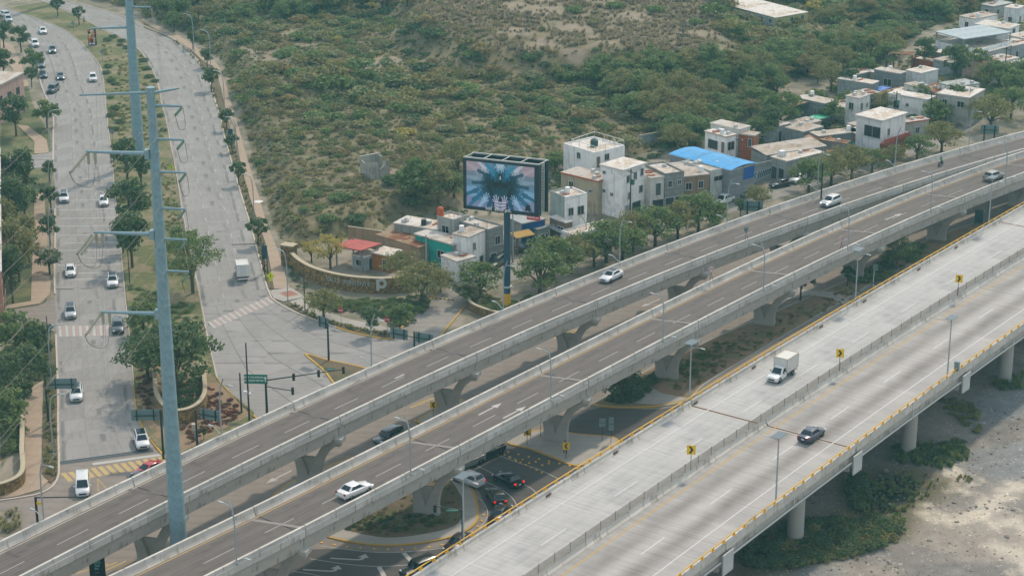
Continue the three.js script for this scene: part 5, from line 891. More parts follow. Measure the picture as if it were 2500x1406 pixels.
// under the viaducts
vehicle('saloon', BLACK, [1240, 1180], [1200, 1160], 'black saloon on the shaded turning lanes', { brake: true }); vehicle('crossover', BLACK, [1211, 1222], [1196, 1196], 'black crossover with glowing tail lights on the inner turning lane', { brake: true }); vehicle('crossover', WHITE, [1143, 1180], [1105, 1166], 'white crossover squeezing behind the round island pier', { brake: true });
vehicle('pickup', BLACK, [1190, 1114], [1150, 1132], 'black pickup emerging from under the middle viaduct', { brake: true }); vehicle('pickup', 0x8f8f8c, [1140, 1138], [1100, 1156], 'grey pickup half under the middle viaduct', { brake: true });
vehicle('offroader', 0x39474c, [948, 1078], [915, 1095], 'dark crossover between the two narrow viaducts'); vehicle('saloon', BLACK, [1222, 1262], [1240, 1240], 'black car cut off by the bridge rail near the dark crossover'); vehicle('saloon', 0x2a1518, [1118, 1335], [1098, 1350], 'dark red car cut off by the bridge rail below the green plate'); vehicle('offroader', BLACK, [1022, 1400], [980, 1418], 'black car with ribbed roof at the bottom edge');
// village street
vehicle('pickup', 0xd8d8d4, [1769, 496], [1735, 510], 'white pickup parked on the village street'); vehicle('saloon', DARK, [1822, 480], [1860, 470], 'dark saloon parked below the graffiti wall'); vehicle('saloon', BLACK, [1905, 455], [1870, 462], 'black saloon parked at the end of the graffiti wall'); vehicle('crossover', 0xd5d5d2, [1948, 443], [1925, 455], 'white car parked under the street tree'); vehicle('offroader', 0x2c3a38, [1210, 650], [1190, 665], 'dark green off-roader parked by the blue gate'); vehicle('saloon', 0x26302d, [1290, 612], [1330, 606], 'dark car with green windscreen behind the trees');
// box trucks ------------------------------------------------------------------------------------
function boxTruck(c, f, h, label, dark) {
  const p = P(c[0], c[1], h), d = P(f[0], f[1], h).sub(p), o = thing('box_truck', label, 'truck', p, Math.atan2(-d.z, d.x)), G = carGeo('pickup'), s = SPEC.pickup, pm = paint(0xd4d5d4);
  part('body', G.body, pm, o); part('cabin', G.cabin, pm, o); part('windscreen', G.front, M.carGlass, o); for (const g of G.sides) part('side_window', g, M.carGlass, o); for (const g of G.lamps) part('headlight', g, M.lamp, o); part('grille', G.grille, M.trim, o); for (const g of G.mirror) part('wing_mirror', g, M.trim, o);
  part('chassis', rbox(3.3, 0.28, 1.3, -1.2, 0.6, 0, 0.05), M.trim, o); const b = part('cargo_box', rbox(3.1, 2.0, 2.0, -1.35, 1.85, 0, 0.04), mat(0xcfcdc6, 0.6, { map: texPlain }), o); const fm = mat(0xa79a84, 0.6); part('box_trim', [...[-1, 1].flatMap(z => [bar(V3(-2.9, 2.86, z), V3(0.2, 2.86, z), 0.045, 5), bar(V3(0.2, 0.86, z), V3(0.2, 2.86, z), 0.045, 5), bar(V3(-2.9, 0.86, z), V3(-2.9, 2.86, z), 0.045, 5)]), bar(V3(0.2, 2.86, -1), V3(0.2, 2.86, 1), 0.045, 5), bar(V3(-2.9, 2.86, -1), V3(-2.9, 2.86, 1), 0.045, 5)], dark ? fm : mat(0xb9bab6, 0.6), b);
  for (const z of [-0.5, 0.5]) part('rear_door', rbox(0.04, 1.8, 0.94, -2.93, 1.86, z, 0.015), pm, o); part('lock_bars', [-0.3, 0.3].map(z => bar(V3(-2.97, 1.0, z), V3(-2.97, 2.75, z), 0.025, 5)), M.steel, o); for (const z of [-0.8, 0.8]) part('tail_light', rbox(0.06, 0.14, 0.24, -2.92, 0.72, z, 0.02), M.tail, o); part('rear_bumper', rbox(0.14, 0.2, 1.9, -2.9, 0.5, 0, 0.03), M.signWhite, o);
  wheels(o, s.wb, s.wr, 0.82, G); return o;
}
boxTruck([1907, 922], [1860, 952], B3H + 0.01, 'white box truck driving on the wide bridge', true);
boxTruck([590, 674], [583, 645], 0.03, 'white box truck driving away up the right carriageway', false);
// ---------------------------------------------------------------- islands, lanes and planting beds under the viaducts
const texSoil = tex(512, (a, b) => { const n = fbm(a * 6, b * 6, 5, 6), m = fbm(a * 24, b * 24, 3, 24), k = sstep(0.42, 0.6, n * 0.6 + m * 0.4); return [lerp(0.40, 0.30, k) + 0.1 * (m - 0.5), lerp(0.34, 0.31, k) + 0.1 * (m - 0.5), lerp(0.26, 0.19, k) + 0.06 * (m - 0.5)]; }, [1 / 9, 1 / 9]);
M.soil = mat(0xffffff, 1, { map: texSoil }); M.soilBrown = mat(0xffffff, 1, { map: tex(512, (a, b) => { const n = fbm(a * 6, b * 6, 5, 6), m = fbm(a * 24, b * 24, 3, 24), k = sstep(0.40, 0.62, n * 0.6 + m * 0.4); return [lerp(0.54, 0.42, k) + 0.1 * (m - 0.5), lerp(0.445, 0.40, k) + 0.1 * (m - 0.5), lerp(0.355, 0.28, k) + 0.06 * (m - 0.5)]; }, [1 / 9, 1 / 9]) });
function island(name, px, kerbM, topM, inset, soilM, h = 0.14) {
  const o = new THREE.Group(); o.name = numbered(name); o.userData.kind = 'structure'; scene.add(o);
  const ring = smoothPts(pxs(px), 1, true);
  part('paving', slab(ring, -0.05, h - 0.01), topM, o);
  part('kerb', sweep(pathOf(pxs(px), 1, true, true), [[-0.16, -0.05], [-0.16, h], [0.16, h + 0.005], [0.16, -0.05]], false), kerbM, o);
  if (inset) part('planting_bed', slab(smoothPts(pxs(inset), 1, true), 0, h + 0.04), soilM ?? M.soil, o);
  return o;
}
// teardrop island below the middle viaduct
island('traffic_island', [[655, 1225], [700, 1185], [800, 1140], [900, 1110], [1000, 1110], [1095, 1150], [1150, 1195], [1166, 1245], [1160, 1278], [1120, 1305], [1040, 1325], [940, 1333], [860, 1325], [800, 1312], [700, 1290], [640, 1260]], M.kerbYellow, M.walkGrey, [[690, 1225], [800, 1165], [900, 1130], [1000, 1130], [1080, 1160], [1118, 1200], [1132, 1245], [1110, 1285], [1020, 1308], [940, 1314], [860, 1300], [760, 1270], [690, 1255]]);
// triangular island with the standing person
island('traffic_island', [[1235, 1080], [1280, 1058], [1330, 1052], [1420, 1062], [1500, 1070], [1510, 1085], [1470, 1112], [1430, 1135], [1402, 1138], [1350, 1118], [1290, 1096]], M.kerbYellow, M.walkGrey, null);
// nose between the narrow viaducts, and the small leaf island
island('traffic_island', [[1018, 1032], [1035, 1018], [1085, 995], [1130, 975], [1128, 990], [1090, 1012], [1050, 1034]], M.kerbYellow, M.walkGrey, null);
// bed of shrubs right of the piers with a curved yellow kerb
island('planting_island', [[1445, 990], [1470, 975], [1520, 940], [1600, 895], [1760, 820], [1900, 760], [2060, 690], [2150, 650], [2130, 690], [2000, 770], [1850, 860], [1720, 940], [1670, 982], [1600, 994], [1520, 996], [1460, 992]], M.kerbGrey, M.soilBrown, null); kerb(pxs([[1448, 987], [1462, 992], [1520, 996], [1600, 994], [1665, 981]]), M.kerbYellow, 0.4, 0.18);
island('planting_island', [[2160, 640], [2260, 590], [2400, 545], [2420, 560], [2330, 600], [2220, 650]], M.kerbGrey, M.soilBrown, null);
{
  const f = (a) => struct('footway', slab(pxs(a), 0.05, 0.17), M.walkGrey); f([[1530, 985], [1565, 955], [1590, 948], [1615, 962], [1680, 975], [1655, 986], [1600, 990]]); f([[1880, 770], [1940, 702], [1985, 712], [2040, 715], [2075, 735], [2060, 745], [2030, 730], [1975, 722], [1920, 735]]);
  // fresh dark asphalt of the loop road
  struct('loop_road', sheet(smoothPts(pxs([[1470, 994], [1600, 1000], [1700, 985], [1640, 1030], [1520, 1080], [1430, 1066], [1380, 1050], [1420, 1010]]), 2, true), 0.010), M.asphaltNew);
  struct('loop_road', sheet(smoothPts(pxs([[1130, 1120], [1230, 1084], [1300, 1100], [1400, 1140], [1450, 1170], [1400, 1230], [1300, 1330], [1150, 1420], [900, 1480], [640, 1480], [640, 1400], [740, 1345], [860, 1342], [960, 1350], [1080, 1335], [1180, 1290], [1185, 1240], [1165, 1195], [1110, 1150]]), 2, true), 0.010), M.asphaltNew);
  // curved lane lines and raised yellow studs
  const root = new THREE.Group(); root.name = 'loop_markings'; root.userData.kind = 'structure'; scene.add(root);
  const ln = (a, w = 0.12, m = M.white) => part('lane_line', strip(pathOf(pxs(a), 1), -w / 2, w / 2, 0.016), m, root);
  ln([[1160, 1135], [1230, 1168], [1290, 1188], [1310, 1205], [1314, 1215]]); ln([[1165, 1168], [1215, 1190], [1250, 1215], [1265, 1240]]); ln([[1110, 1195], [1160, 1210], [1185, 1235], [1190, 1262], [1170, 1290]]); ln([[1213, 1110], [1260, 1128], [1320, 1148], [1365, 1170]]);
  ln([[780, 1332], [850, 1342], [930, 1349], [1010, 1346], [1080, 1338], [1115, 1328]]); ln([[755, 1364], [850, 1378], [930, 1383], [1010, 1378]]); ln([[715, 1395], [760, 1402], [800, 1412]]); ln([[620, 1145], [690, 1110], [780, 1065], [900, 1010], [1060, 945], [1200, 880]], 0.1); ln([[660, 1310], [560, 1360], [480, 1400]], 0.1);
  const studG = rbox(0.22, 0.09, 0.3, 0, 0, 0, 0.04); const stud = (x, y, m = M.railYellow) => { const o = part('road_stud', studG, m, root); o.position.copy(P(x, y, 0.05)); o.scale.setScalar(1.25); };
  for (let i = 0; i < 16; i++) { const t = i / 15, a = lerp(2.95, 0.35, t), q = resamp(pxs([[785, 1326], [860, 1337], [940, 1342], [1020, 1340], [1090, 1328], [1140, 1308], [1172, 1280], [1180, 1258]]), 15)[i]; const o = part('road_stud', studG, M.railYellow, root); o.position.set(q.x, 0.05, q.z); o.scale.setScalar(1.25); }
  for (let i = 0; i < 8; i++) { stud(1216 + i * 25, 1098 + i * 5.6); stud(1232 + i * 13, 1110 + i * 6.2); } for (let i = 0; i < 7; i++) stud(1244 + i * 16, 1117 + i * 2.5 + (i % 2) * 6);
  for (let i = 0; i < 7; i++) stud(1000 + i * 13, 1032 - i * 5);
  // bent turn arrows
  const turnArrow = (x, y, s = 1, rot = 0) => { const sh = new THREE.Shape(); sh.moveTo(0, 0); sh.lineTo(3.0, 0); sh.quadraticCurveTo(3.9, 0, 4.0, 0.75); sh.lineTo(4.45, 0.75); sh.lineTo(3.85, 1.7); sh.lineTo(3.1, 0.8); sh.lineTo(3.6, 0.78); sh.quadraticCurveTo(3.55, 0.3, 3.0, 0.3); sh.lineTo(0, 0.3); const o = part('turn_arrow', new THREE.ShapeGeometry(sh).rotateX(-Math.PI / 2), M.white, root); o.position.copy(P(x, y, 0.016)); o.rotation.y = rot; o.scale.setScalar(s); };
  turnArrow(805, 1364, 1.0, -0.12); turnArrow(738, 1392, 1.0, -0.12);
  ln([[985, 1350], [1012, 1378]], 0.55); ln([[925, 1384], [938, 1408]], 0.55);
  // straight arrows on the road between the narrow viaducts
  const fl = (x, y) => { const p = P(x, y, 0.016), [u] = toUV(p), o = part('turn_arrow', arrowShape('straight'), M.white, root), d = DIR(u); o.position.copy(p); o.rotation.y = Math.atan2(-d.x, -d.z) + Math.PI; }; fl(712, 1148); fl(1612, 730); fl(1640, 742);
  for (let i = 0; i < 5; i++) { const a = P(1352 + i * 8, 826 - i * 3.4), b = P(1382 + i * 8, 818 - i * 3.4); dashOn(a, b, 0.5, 0.016, M.paleYellow, root, 'zebra_stripe'); const a2 = P(1000 + i * 12, 995 - i * 6), b2 = P(1035 + i * 12, 984 - i * 6); if (i < 3) dashOn(a2, b2, 0.4, 0.016, M.paleYellow, root, 'zebra_stripe'); const a3 = P(185 + i * 32, 1400 - i * 2), b3 = P(262 + i * 22, 1376 - i * 3); dashOn(a3, b3, 0.3, 0.016, M.paleYellow, root, 'zebra_stripe'); }
}
// median between the carriageways: earth and grass, raised behind its kerbs
{
  const a = smoothPts(Lr.slice(2, 26), 3), b = smoothPts(Rl.slice(1).concat(pxs([[506, 830], [520, 890], [529, 926], [560, 960], [621, 1018], [560, 1060], [430, 1125]])), 3);
  const tm = tex(512, (x, y) => { const n = fbm(x * 5, y * 5, 5, 5), m = fbm(x * 30, y * 30, 3, 30), k = sstep(0.4, 0.6, n); return [lerp(0.36, 0.47, k) + 0.12 * (m - 0.5), lerp(0.37, 0.43, k) + 0.12 * (m - 0.5), lerp(0.22, 0.32, k) + 0.08 * (m - 0.5)]; }, [1 / 14, 1 / 14]);
  struct('median', slab(ribbonPts(a, b), -0.05, 0.15), mat(0xffffff, 1, { map: tm }));
  island('grass_triangle', [[745, 865], [760, 868], [800, 880], [850, 890], [900, 905], [870, 935], [830, 945], [790, 905], [760, 880]], M.kerbYellow, M.soil, null);
  struct('planting_bed', slab(pxs([[336, 950], [372, 892], [500, 900], [530, 935], [558, 965], [612, 1016], [520, 1062], [425, 1118], [390, 1085], [352, 1032]]), 0.0, 0.17), M.soilBrown);
  // verge strips
  const verge = (l, r, m = M.soil) => struct('verge', slab(ribbonPts(smoothPts(pxs(l), 2), smoothPts(pxs(r), 2)), -0.05, 0.1), m);
  verge([[350, 68], [410, 92], [454, 121], [488, 159], [509, 197], [524, 245], [540, 300], [569, 403], [591, 480], [613, 552], [640, 648], [656, 706]], [[350, 55], [425, 100], [468, 128], [497, 153], [518, 165], [535, 213], [550, 273], [583, 392], [606, 480], [626, 540], [648, 606], [667, 706]]);
  verge([[105, 935], [104, 1060], [104, 1165], [122, 1180]], [[137, 930], [137, 1030], [139, 1131], [138, 1165]]);
  verge([[696, 742], [760, 778], [830, 800], [905, 820], [950, 826]], [[704, 739], [760, 771], [830, 791], [905, 809], [950, 816]]);
}
// stepped stone walls --------------------------------------------------------------------------
const texStone = tex(512, (a, b) => {
  const n = 14, m = 14, y = b * m, row = Math.floor(y), x = a * n + (row % 2) * 0.5, col = Math.floor(x); let best = 9, second = 9, id = 0;
  for (let j = -1; j <= 1; j++) for (let i = -1; i <= 1; i++) { const c = ((Math.floor(a * n) + i) % n + n) % n, r = ((row + j) % m + m) % m, fx = Math.floor(a * n) + i + 0.2 + 0.6 * h2(c, r) - a * n, fy = row + j + 0.2 + 0.6 * h2(c + 40, r) - y, d = Math.hypot(fx * 0.8, fy); if (d < best) { second = best; best = d; id = h2(c + 9, r + 77); } else if (d < second) second = d; }
  const e = sstep(0.02, 0.14, second - best), t = 0.5 + 0.35 * id + 0.1 * (fbm(a * 40, b * 40, 3, 40) - 0.5); return [lerp(0.30, t * 0.98, e), lerp(0.26, t * 0.84, e), lerp(0.19, t * 0.60, e)];
}, [1 / 5, 1 / 5]);
const bumpStone = texStone.clone(); bumpStone.colorSpace = THREE.NoColorSpace;
M.stone = mat(0xcabfa8, 0.95, { map: texStone, bumpMap: bumpStone, bumpScale: 0.03 }); M.cap = mat(0xb3a68c, 0.9, { map: texPlain });
function stoneWall(label, px, h, w = 0.45, cap = true) { const o = thing('stone_wall', label, 'wall'), p = pathOf(pxs(px), 0.8); part('masonry', sweep(p, [[-w / 2, -0.3], [-w / 2, h], [w / 2, h], [w / 2, -0.3]]), M.stone, o); if (cap) part('coping', sweep(p, [[-w / 2 - 0.06, h + 0.002], [-w / 2 - 0.06, h + 0.14], [w / 2 + 0.06, h + 0.14], [w / 2 + 0.06, h + 0.002]]), M.cap, o); return o; }
const SIGNWALL = [[712, 652], [735, 672], [770, 690], [830, 706], [900, 714], [960, 714], [1010, 710]];
{
  const o = stoneWall('long curved stone wall carrying the metal neighbourhood name', SIGNWALL, 2.45, 0.6);
  const q = P(705, 650); const pl = part('end_pillar', mbox(2.2, 3.6, 1.6, 0, 0, 0), M.stone, o); pl.position.set(q.x, 1.7, q.z - 0.6); pl.rotation.y = -0.4; part('pillar_cap', rbox(2.5, 0.16, 1.9, 0, 1.9, 0, 0.03), M.cap, pl);
  // raised letters follow the wall
  const path = new THREE.CatmullRomCurve3(pxs(SIGNWALL), false, 'centripetal'), Lw = path.getLength(), lm = mat(0xaeb4b2, 0.4, { metalness: 0.6 });
  const t0 = 0.37, txt = 'VALLE PONIENTE'; let s = path.getLength() * t0;
  const near = px => { let best = 0, bd = 1e9; for (let i = 0; i <= 400; i++) { const p = path.getPointAt(i / 400), q2 = P(px, 700); const sx = 1250 + FOCAL * p.x / (-p.z * Math.cos(PITCH) + CAM_H * Math.sin(PITCH)); if (Math.abs(sx - px) < bd) { bd = Math.abs(sx - px); best = i / 400; } } return best * Lw; };
  const sA = near(800), sB = near(906), adv = (sB - sA) / txt.length;
  [...txt].forEach((ch, i) => { if (ch === ' ') return; const sp = sA + adv * (i + 0.5), p = path.getPointAt(sp / Lw), tg = path.getTangentAt(sp / Lw), l = part('letter', textGeo(ch, 0.72, 0.1), lm, o); l.position.set(p.x - tg.z * 0.34, 1.55, p.z + tg.x * 0.34); l.rotation.y = Math.atan2(-tg.z, tg.x); });
  { const sp = near(930), p = path.getPointAt(sp / Lw), tg = path.getTangentAt(sp / Lw), sh = new THREE.Shape(); sh.moveTo(-0.75, -1.0); sh.lineTo(-0.25, -1.0); sh.lineTo(-0.25, 0.9); sh.lineTo(-0.75, 0.9); const ring = new THREE.Shape(); ring.absarc(0.1, 0.2, 0.85, 0, Math.PI * 2); const hole = new THREE.Path(); hole.absarc(0.1, 0.2, 0.38, 0, Math.PI * 2); ring.holes.push(hole); const e = { depth: 0.12, bevelEnabled: false, curveSegments: 20 }; const l = part('emblem', [new THREE.ExtrudeGeometry(sh, e), new THREE.ExtrudeGeometry(ring, { ...e, depth: 0.15 })], mat(0xc9cfcc, 0.4, { metalness: 0.5 }), o); l.position.set(p.x - tg.z * 0.34, 1.5, p.z + tg.x * 0.34); l.rotation.y = Math.atan2(-tg.z, tg.x); }
}
stoneWall('curved stone planter wall round the median tree behind the near pylon', [[372, 905], [378, 950], [385, 1000], [410, 1030], [440, 1037], [475, 1026], [498, 1000], [500, 960], [494, 920]], 2.1, 0.5);
stoneWall('low curved stone wall below the billboard post', [[1143, 740], [1150, 758], [1180, 772], [1215, 782], [1250, 788]], 1.3, 0.4);
stoneWall('yellowish stone garden wall at the lower left corner', [[-20, 1215], [20, 1204], [50, 1186], [54, 1120], [55, 1040]], 1.6, 0.5);
{ // iron railing on the garden wall
  const o = thing('railing', 'black iron railing above the lower left stone wall', 'railing'), a = P(-10, 1150), b = P(27, 1118); const n = 16; for (let i = 0; i <= n; i++) { const p = a.clone().lerp(b, i / n); part('baluster', bar(p.clone().setY(0.9), p.clone().setY(2.8), 0.03, 4), M.black, o); } for (const y of [1.0, 2.7]) part('rail', bar(a.clone().setY(y), b.clone().setY(y), 0.04, 4), M.black, o);
}
// ---------------------------------------------------------------- the village
const texBlock = tex(256, (a, b) => { const y = b * 10, r = Math.floor(y), x = a * 5 + (r % 2) * 0.5, fx = x - Math.floor(x), fy = y - r, j = fx < 0.04 || fy < 0.09 ? 0.80 : 1; return (0.86 + 0.14 * h2(Math.floor(x) % 5, r)) * j + 0.06 * (speck(a, b, 256) - 0.5); }, [1 / 2, 1 / 2]);
const texPlaster = tex(512, (a, b) => { const s = sstep(0.52, 0.8, fbm(a * 22, b * 2, 3, 0)) * 0.13, d = sstep(0.56, 0.75, fbm(a * 5, b * 5, 4, 5)) * 0.10; return 0.97 - s - d + 0.06 * (fbm(a * 12, b * 12, 3, 12) - 0.5); }, [1 / 8, 1 / 8]);
const texRoof = tex(512, (a, b) => { const n = fbm(a * 5, b * 5, 5, 5), m = fbm(a * 18, b * 18, 3, 18), d = sstep(0.5, 0.7, n), g = sstep(0.58, 0.72, m) * 0.12; return [0.97 - 0.09 * d - g, 0.96 - 0.13 * d - g, 0.95 - 0.18 * d - g]; }, [1 / 11, 1 / 11]);
const texSheetR = tex(256, (a, b) => { const w = 0.5 + 0.5 * Math.cos(a * Math.PI * 2 * 16), n = fbm(a * 4, b * 4, 4, 4); return 0.80 + 0.12 * w + 0.2 * (n - 0.5); }, [1 / 4, 1 / 4]);
const texRust = tex(256, (a, b) => { const n = sstep(0.42, 0.62, fbm(a * 4, b * 4, 5, 4)), w = 0.92 + 0.08 * Math.cos(a * Math.PI * 2 * 16); return [lerp(0.72, 0.58, n) * w, lerp(0.64, 0.37, n) * w, lerp(0.54, 0.24, n) * w]; }, [1 / 5, 1 / 5]);
const wallMats = {}; const wallM = (c, block) => wallMats[c + block] ??= mat(c, 0.95, { map: block ? texBlock : texPlaster });
M.roof = [0xc9c4bd, 0xbdb8b1, 0xd2cec8, 0xb3aca4].map(c => mat(c, 0.95, { map: texRoof })); M.rust = mat(0xd0c4b8, 0.9, { map: texRust }); M.tin = mat(0x9fa4a3, 0.6, { map: texSheetR, metalness: 0.2 });
M.winDark = mat(0x1e2426, 0.25); M.winFrame = mat(0xb9bab7, 0.7); M.door = [0x4b4f50, 0x2c3032, 0x6d5a48, 0x8b8f8e].map(c => mat(c, 0.7)); M.brick = mat(0xa85a3c, 0.95, { map: texBlock }); M.tankBlack = mat(0x23282a, 0.6);
// house from three roof corners of the survey (near, right, left) on the roof plane
function house(s) {
  if (s.at) { s.c = s.at; }
  const h = s.h, C = s.at ? P(...s.at).setY(h) : P(...s.c, h), R = s.at ? DIR(toUV(C)[0]).multiplyScalar(s.dim[0]) : P(...s.r, h).sub(C).setY(0), L = s.at ? V3(R.z, 0, -R.x).setLength(s.dim[1]) : P(...s.l, h).sub(C).setY(0);
  let e1 = R.clone().normalize(); const e2t = L.clone().normalize(); const alt = V3(-e2t.z, 0, e2t.x); if (alt.dot(e1) < 0) alt.multiplyScalar(-1);
  e1 = e1.add(alt).normalize();
  const e2 = V3(e1.z, 0, -e1.x), a = Math.max(1.5, R.length()), b = Math.max(1.5, L.length());
  const y0 = s.base ?? Math.min(0, terrain(C.x, C.z)), o = thing(s.name ?? 'house', s.label, s.cat ?? 'house', V3(C.x, y0, C.z), Math.atan2(-e1.z, e1.x)), H = h - y0;
  const wm = wallM(s.col ?? 0xbfbfba, s.block ?? 0), lm = s.lcol !== undefined ? wallM(s.lcol, s.lblock ?? 0) : wm, rm = s.roofM ?? M.roof[Math.floor(h2(s.c[0] | 0, s.c[1] | 0) * 4)], T = 0.18;
  if (!s.open) {
    part('wall', mbox(a, H, T, a / 2, H / 2, -T / 2), wm, o); part('wall', mbox(T, H, b - 2 * T, T / 2, H / 2, -b / 2), lm, o); part('wall', mbox(a, H, T, a / 2, H / 2, -b + T / 2), lm, o); part('wall', mbox(T, H, b - 2 * T, a - T / 2, H / 2, -b / 2), wm, o);
  } else for (const [x, z] of [[0.15, -0.15], [a - 0.15, -0.15], [0.15, -b + 0.15], [a - 0.15, -b + 0.15]]) part('post', mbox(0.2, H, 0.2, x, H / 2, z), wm, o);
  const ov = s.over ?? 0.12; let roof;
  if (s.slope) { const g = mbox(a + 2 * ov, 0.12, Math.hypot(b, s.slope) + 2 * ov, 0, 0, 0).rotateX(Math.atan2(s.slope, b)); roof = part('roof', g.translate(a / 2, H + 0.1 + s.slope / 2, -b / 2), rm, o); }
  else if (s.parapet) { roof = part('roof', mbox(a - 2 * T - 0.004, 0.16, b - 2 * T - 0.004, a / 2, H - 0.35, -b / 2), rm, o); }
  else roof = part('roof', mbox(a + 2 * ov, 0.2, b + 2 * ov, a / 2, H + 0.103, -b / 2), rm, o);
  if (!s.parapet && !s.slope && s.trim !== undefined) part('roof_edge', [mbox(a + 2 * ov + 0.06, 0.26, 0.08, a / 2, H + 0.09, ov + 0.045), mbox(0.08, 0.26, b + 2 * ov, -ov - 0.045, H + 0.09, -b / 2)], mat(s.trim, 0.9), roof);
  // openings: [face, along 0..1, sill height, width, height, kind]
  const opening = (face, t, y, w, hh, kind = 'window') => {
    const f = face === 'r', x = f ? t * a : 0, z = f ? 0 : -t * b; const g = new THREE.Group(); g.name = kind; g.position.set(x, y + hh / 2, z); if (!f) g.rotation.y = -Math.PI / 2; o.add(g);
    const m = kind === 'door' ? M.door[Math.floor(h2(Math.round(t * 90) + s.c[0], y + 3) * 4)] : kind === 'gate' ? M.door[1] : M.winDark;
    part(kind === 'window' ? 'pane' : 'leaf', mbox(w, hh, 0.04, 0, 0, 0.022), m, g);
    part('frame', [box(w + 0.12, 0.08, 0.12, 0, hh / 2 + 0.03, 0.05), box(0.08, hh, 0.12, -w / 2 - 0.02, 0, 0.05), box(0.08, hh, 0.12, w / 2 + 0.02, 0, 0.05), ...(kind === 'window' ? [box(0.05, hh, 0.06, 0, 0, 0.06)] : [])], M.winFrame, g);
    if (kind === 'window') part('sill', box(w + 0.24, 0.08, 0.2, 0, -hh / 2 - 0.05, 0.09), M.winFrame, g);
  };
  if (s.wins) for (const q of s.wins) opening(...q);
  else if (!s.open && !s.blind) {
    const st = Math.max(1, Math.round((H - 0.4) / 3)), sh = H / st;
    for (const [f, len] of [['r', a], ['l', b]]) { const n = Math.floor(len / 3.2); if (len < 2.4) continue; const k = Math.max(1, n); for (let i = 0; i < k; i++) for (let j = 0; j < st; j++) { const q = h2(i * 7 + j + (s.c[0] | 0), f.charCodeAt(0) + (s.c[1] | 0)); if (q < 0.22) continue; const t = (i + 0.5) / k; if (j === 0 && f === 'r' && q > 0.62) opening(f, t, 0.05, q > 0.85 ? 2.0 : 0.95, 2.2, q > 0.85 ? 'gate' : 'door'); else opening(f, t, j * sh + 1.0, q > 0.6 ? 1.5 : 1.0, Math.min(1.2, sh - 1.4), 'window'); } }
  }
  // roof fittings belong to the roof
  const ry = s.parapet ? H - 0.27 : H + 0.2, k = s.clutter ?? 2; if (!s.slope) for (let i = 0; i < k; i++) { const q = h2(i + 3, s.c[0] * 3 | 0), x = a * (0.15 + 0.7 * h2(i, s.c[0] | 0)), z = -b * (0.15 + 0.7 * h2(i + 9, s.c[1] | 0)); if (q < 0.06) { const tk = part('roof_tank', cyl(0.42, 0.5, 1.0, x, ry + 0.5, z, 12), h2(i, 5) > 0.5 ? M.tankBlack : M.signWhite, roof); } else if (q < 0.4) part('cooling_unit', rbox(0.7, 0.55, 0.6, x, ry + 0.27, z, 0.03), M.winFrame, roof); else if (q < 0.7) part('rebar', [0, 0.3].map(d => bar(V3(x + d, ry, z), V3(x + d + 0.03, ry + 1.0, z), 0.025, 4)), mat(0x6a4632, 0.9), roof); else part('rubble', [0, 1, 2].map(d => rbox(0.5 + 0.4 * h2(d, i), 0.18, 0.4, x + d * 0.5 - 0.4, ry + 0.08, z + 0.4 * h2(i, d), 0.03)), mat(0x9a5f48, 0.95), roof); }
  return { o, a, b, H, e1, e2, C };
}
const W_ = 0xf1f0ed, G_ = 0x8f918e;
const V = {};
// right of the billboard
V.tower = house({ c: [1522, 416], r: [1587, 402], l: [1461, 406], h: 9, col: W_, label: 'tall white three-storey house on the village street', trim: 0xc6c6c2, over: 0.25, clutter: 0, roofM: M.roof[2], wins: [['r', 0.22, 6.5, 0.8, 1.3], ['r', 0.55, 6.7, 0.8, 1.3], ['r', 0.85, 7.0, 0.8, 1.3], ['r', 0.3, 3.4, 0.8, 1.2], ['r', 0.82, 3.9, 1.0, 1.3], ['r', 0.2, 0.05, 1.1, 2.3, 'door'], ['r', 0.62, 0.05, 2.4, 2.4, 'gate'], ['l', 0.85, 7.6, 0.6, 0.5], ['l', 0.85, 4.2, 0.6, 0.5], ['l', 0.5, 3.9, 0.6, 0.5]] });
V.big = house({ c: [1452, 372], r: [1545, 362], l: [1353, 357], h: 6.6, col: W_, label: 'large white house with railed roof terrace and black water tank', parapet: 1, clutter: 0, roofM: M.roof[2], wins: [['l', 0.5, 4.6, 0.9, 1.1], ['r', 0.12, 3.5, 0.8, 2.1, 'door'], ['r', 0.4, 4.6, 1.1, 1.2]] });
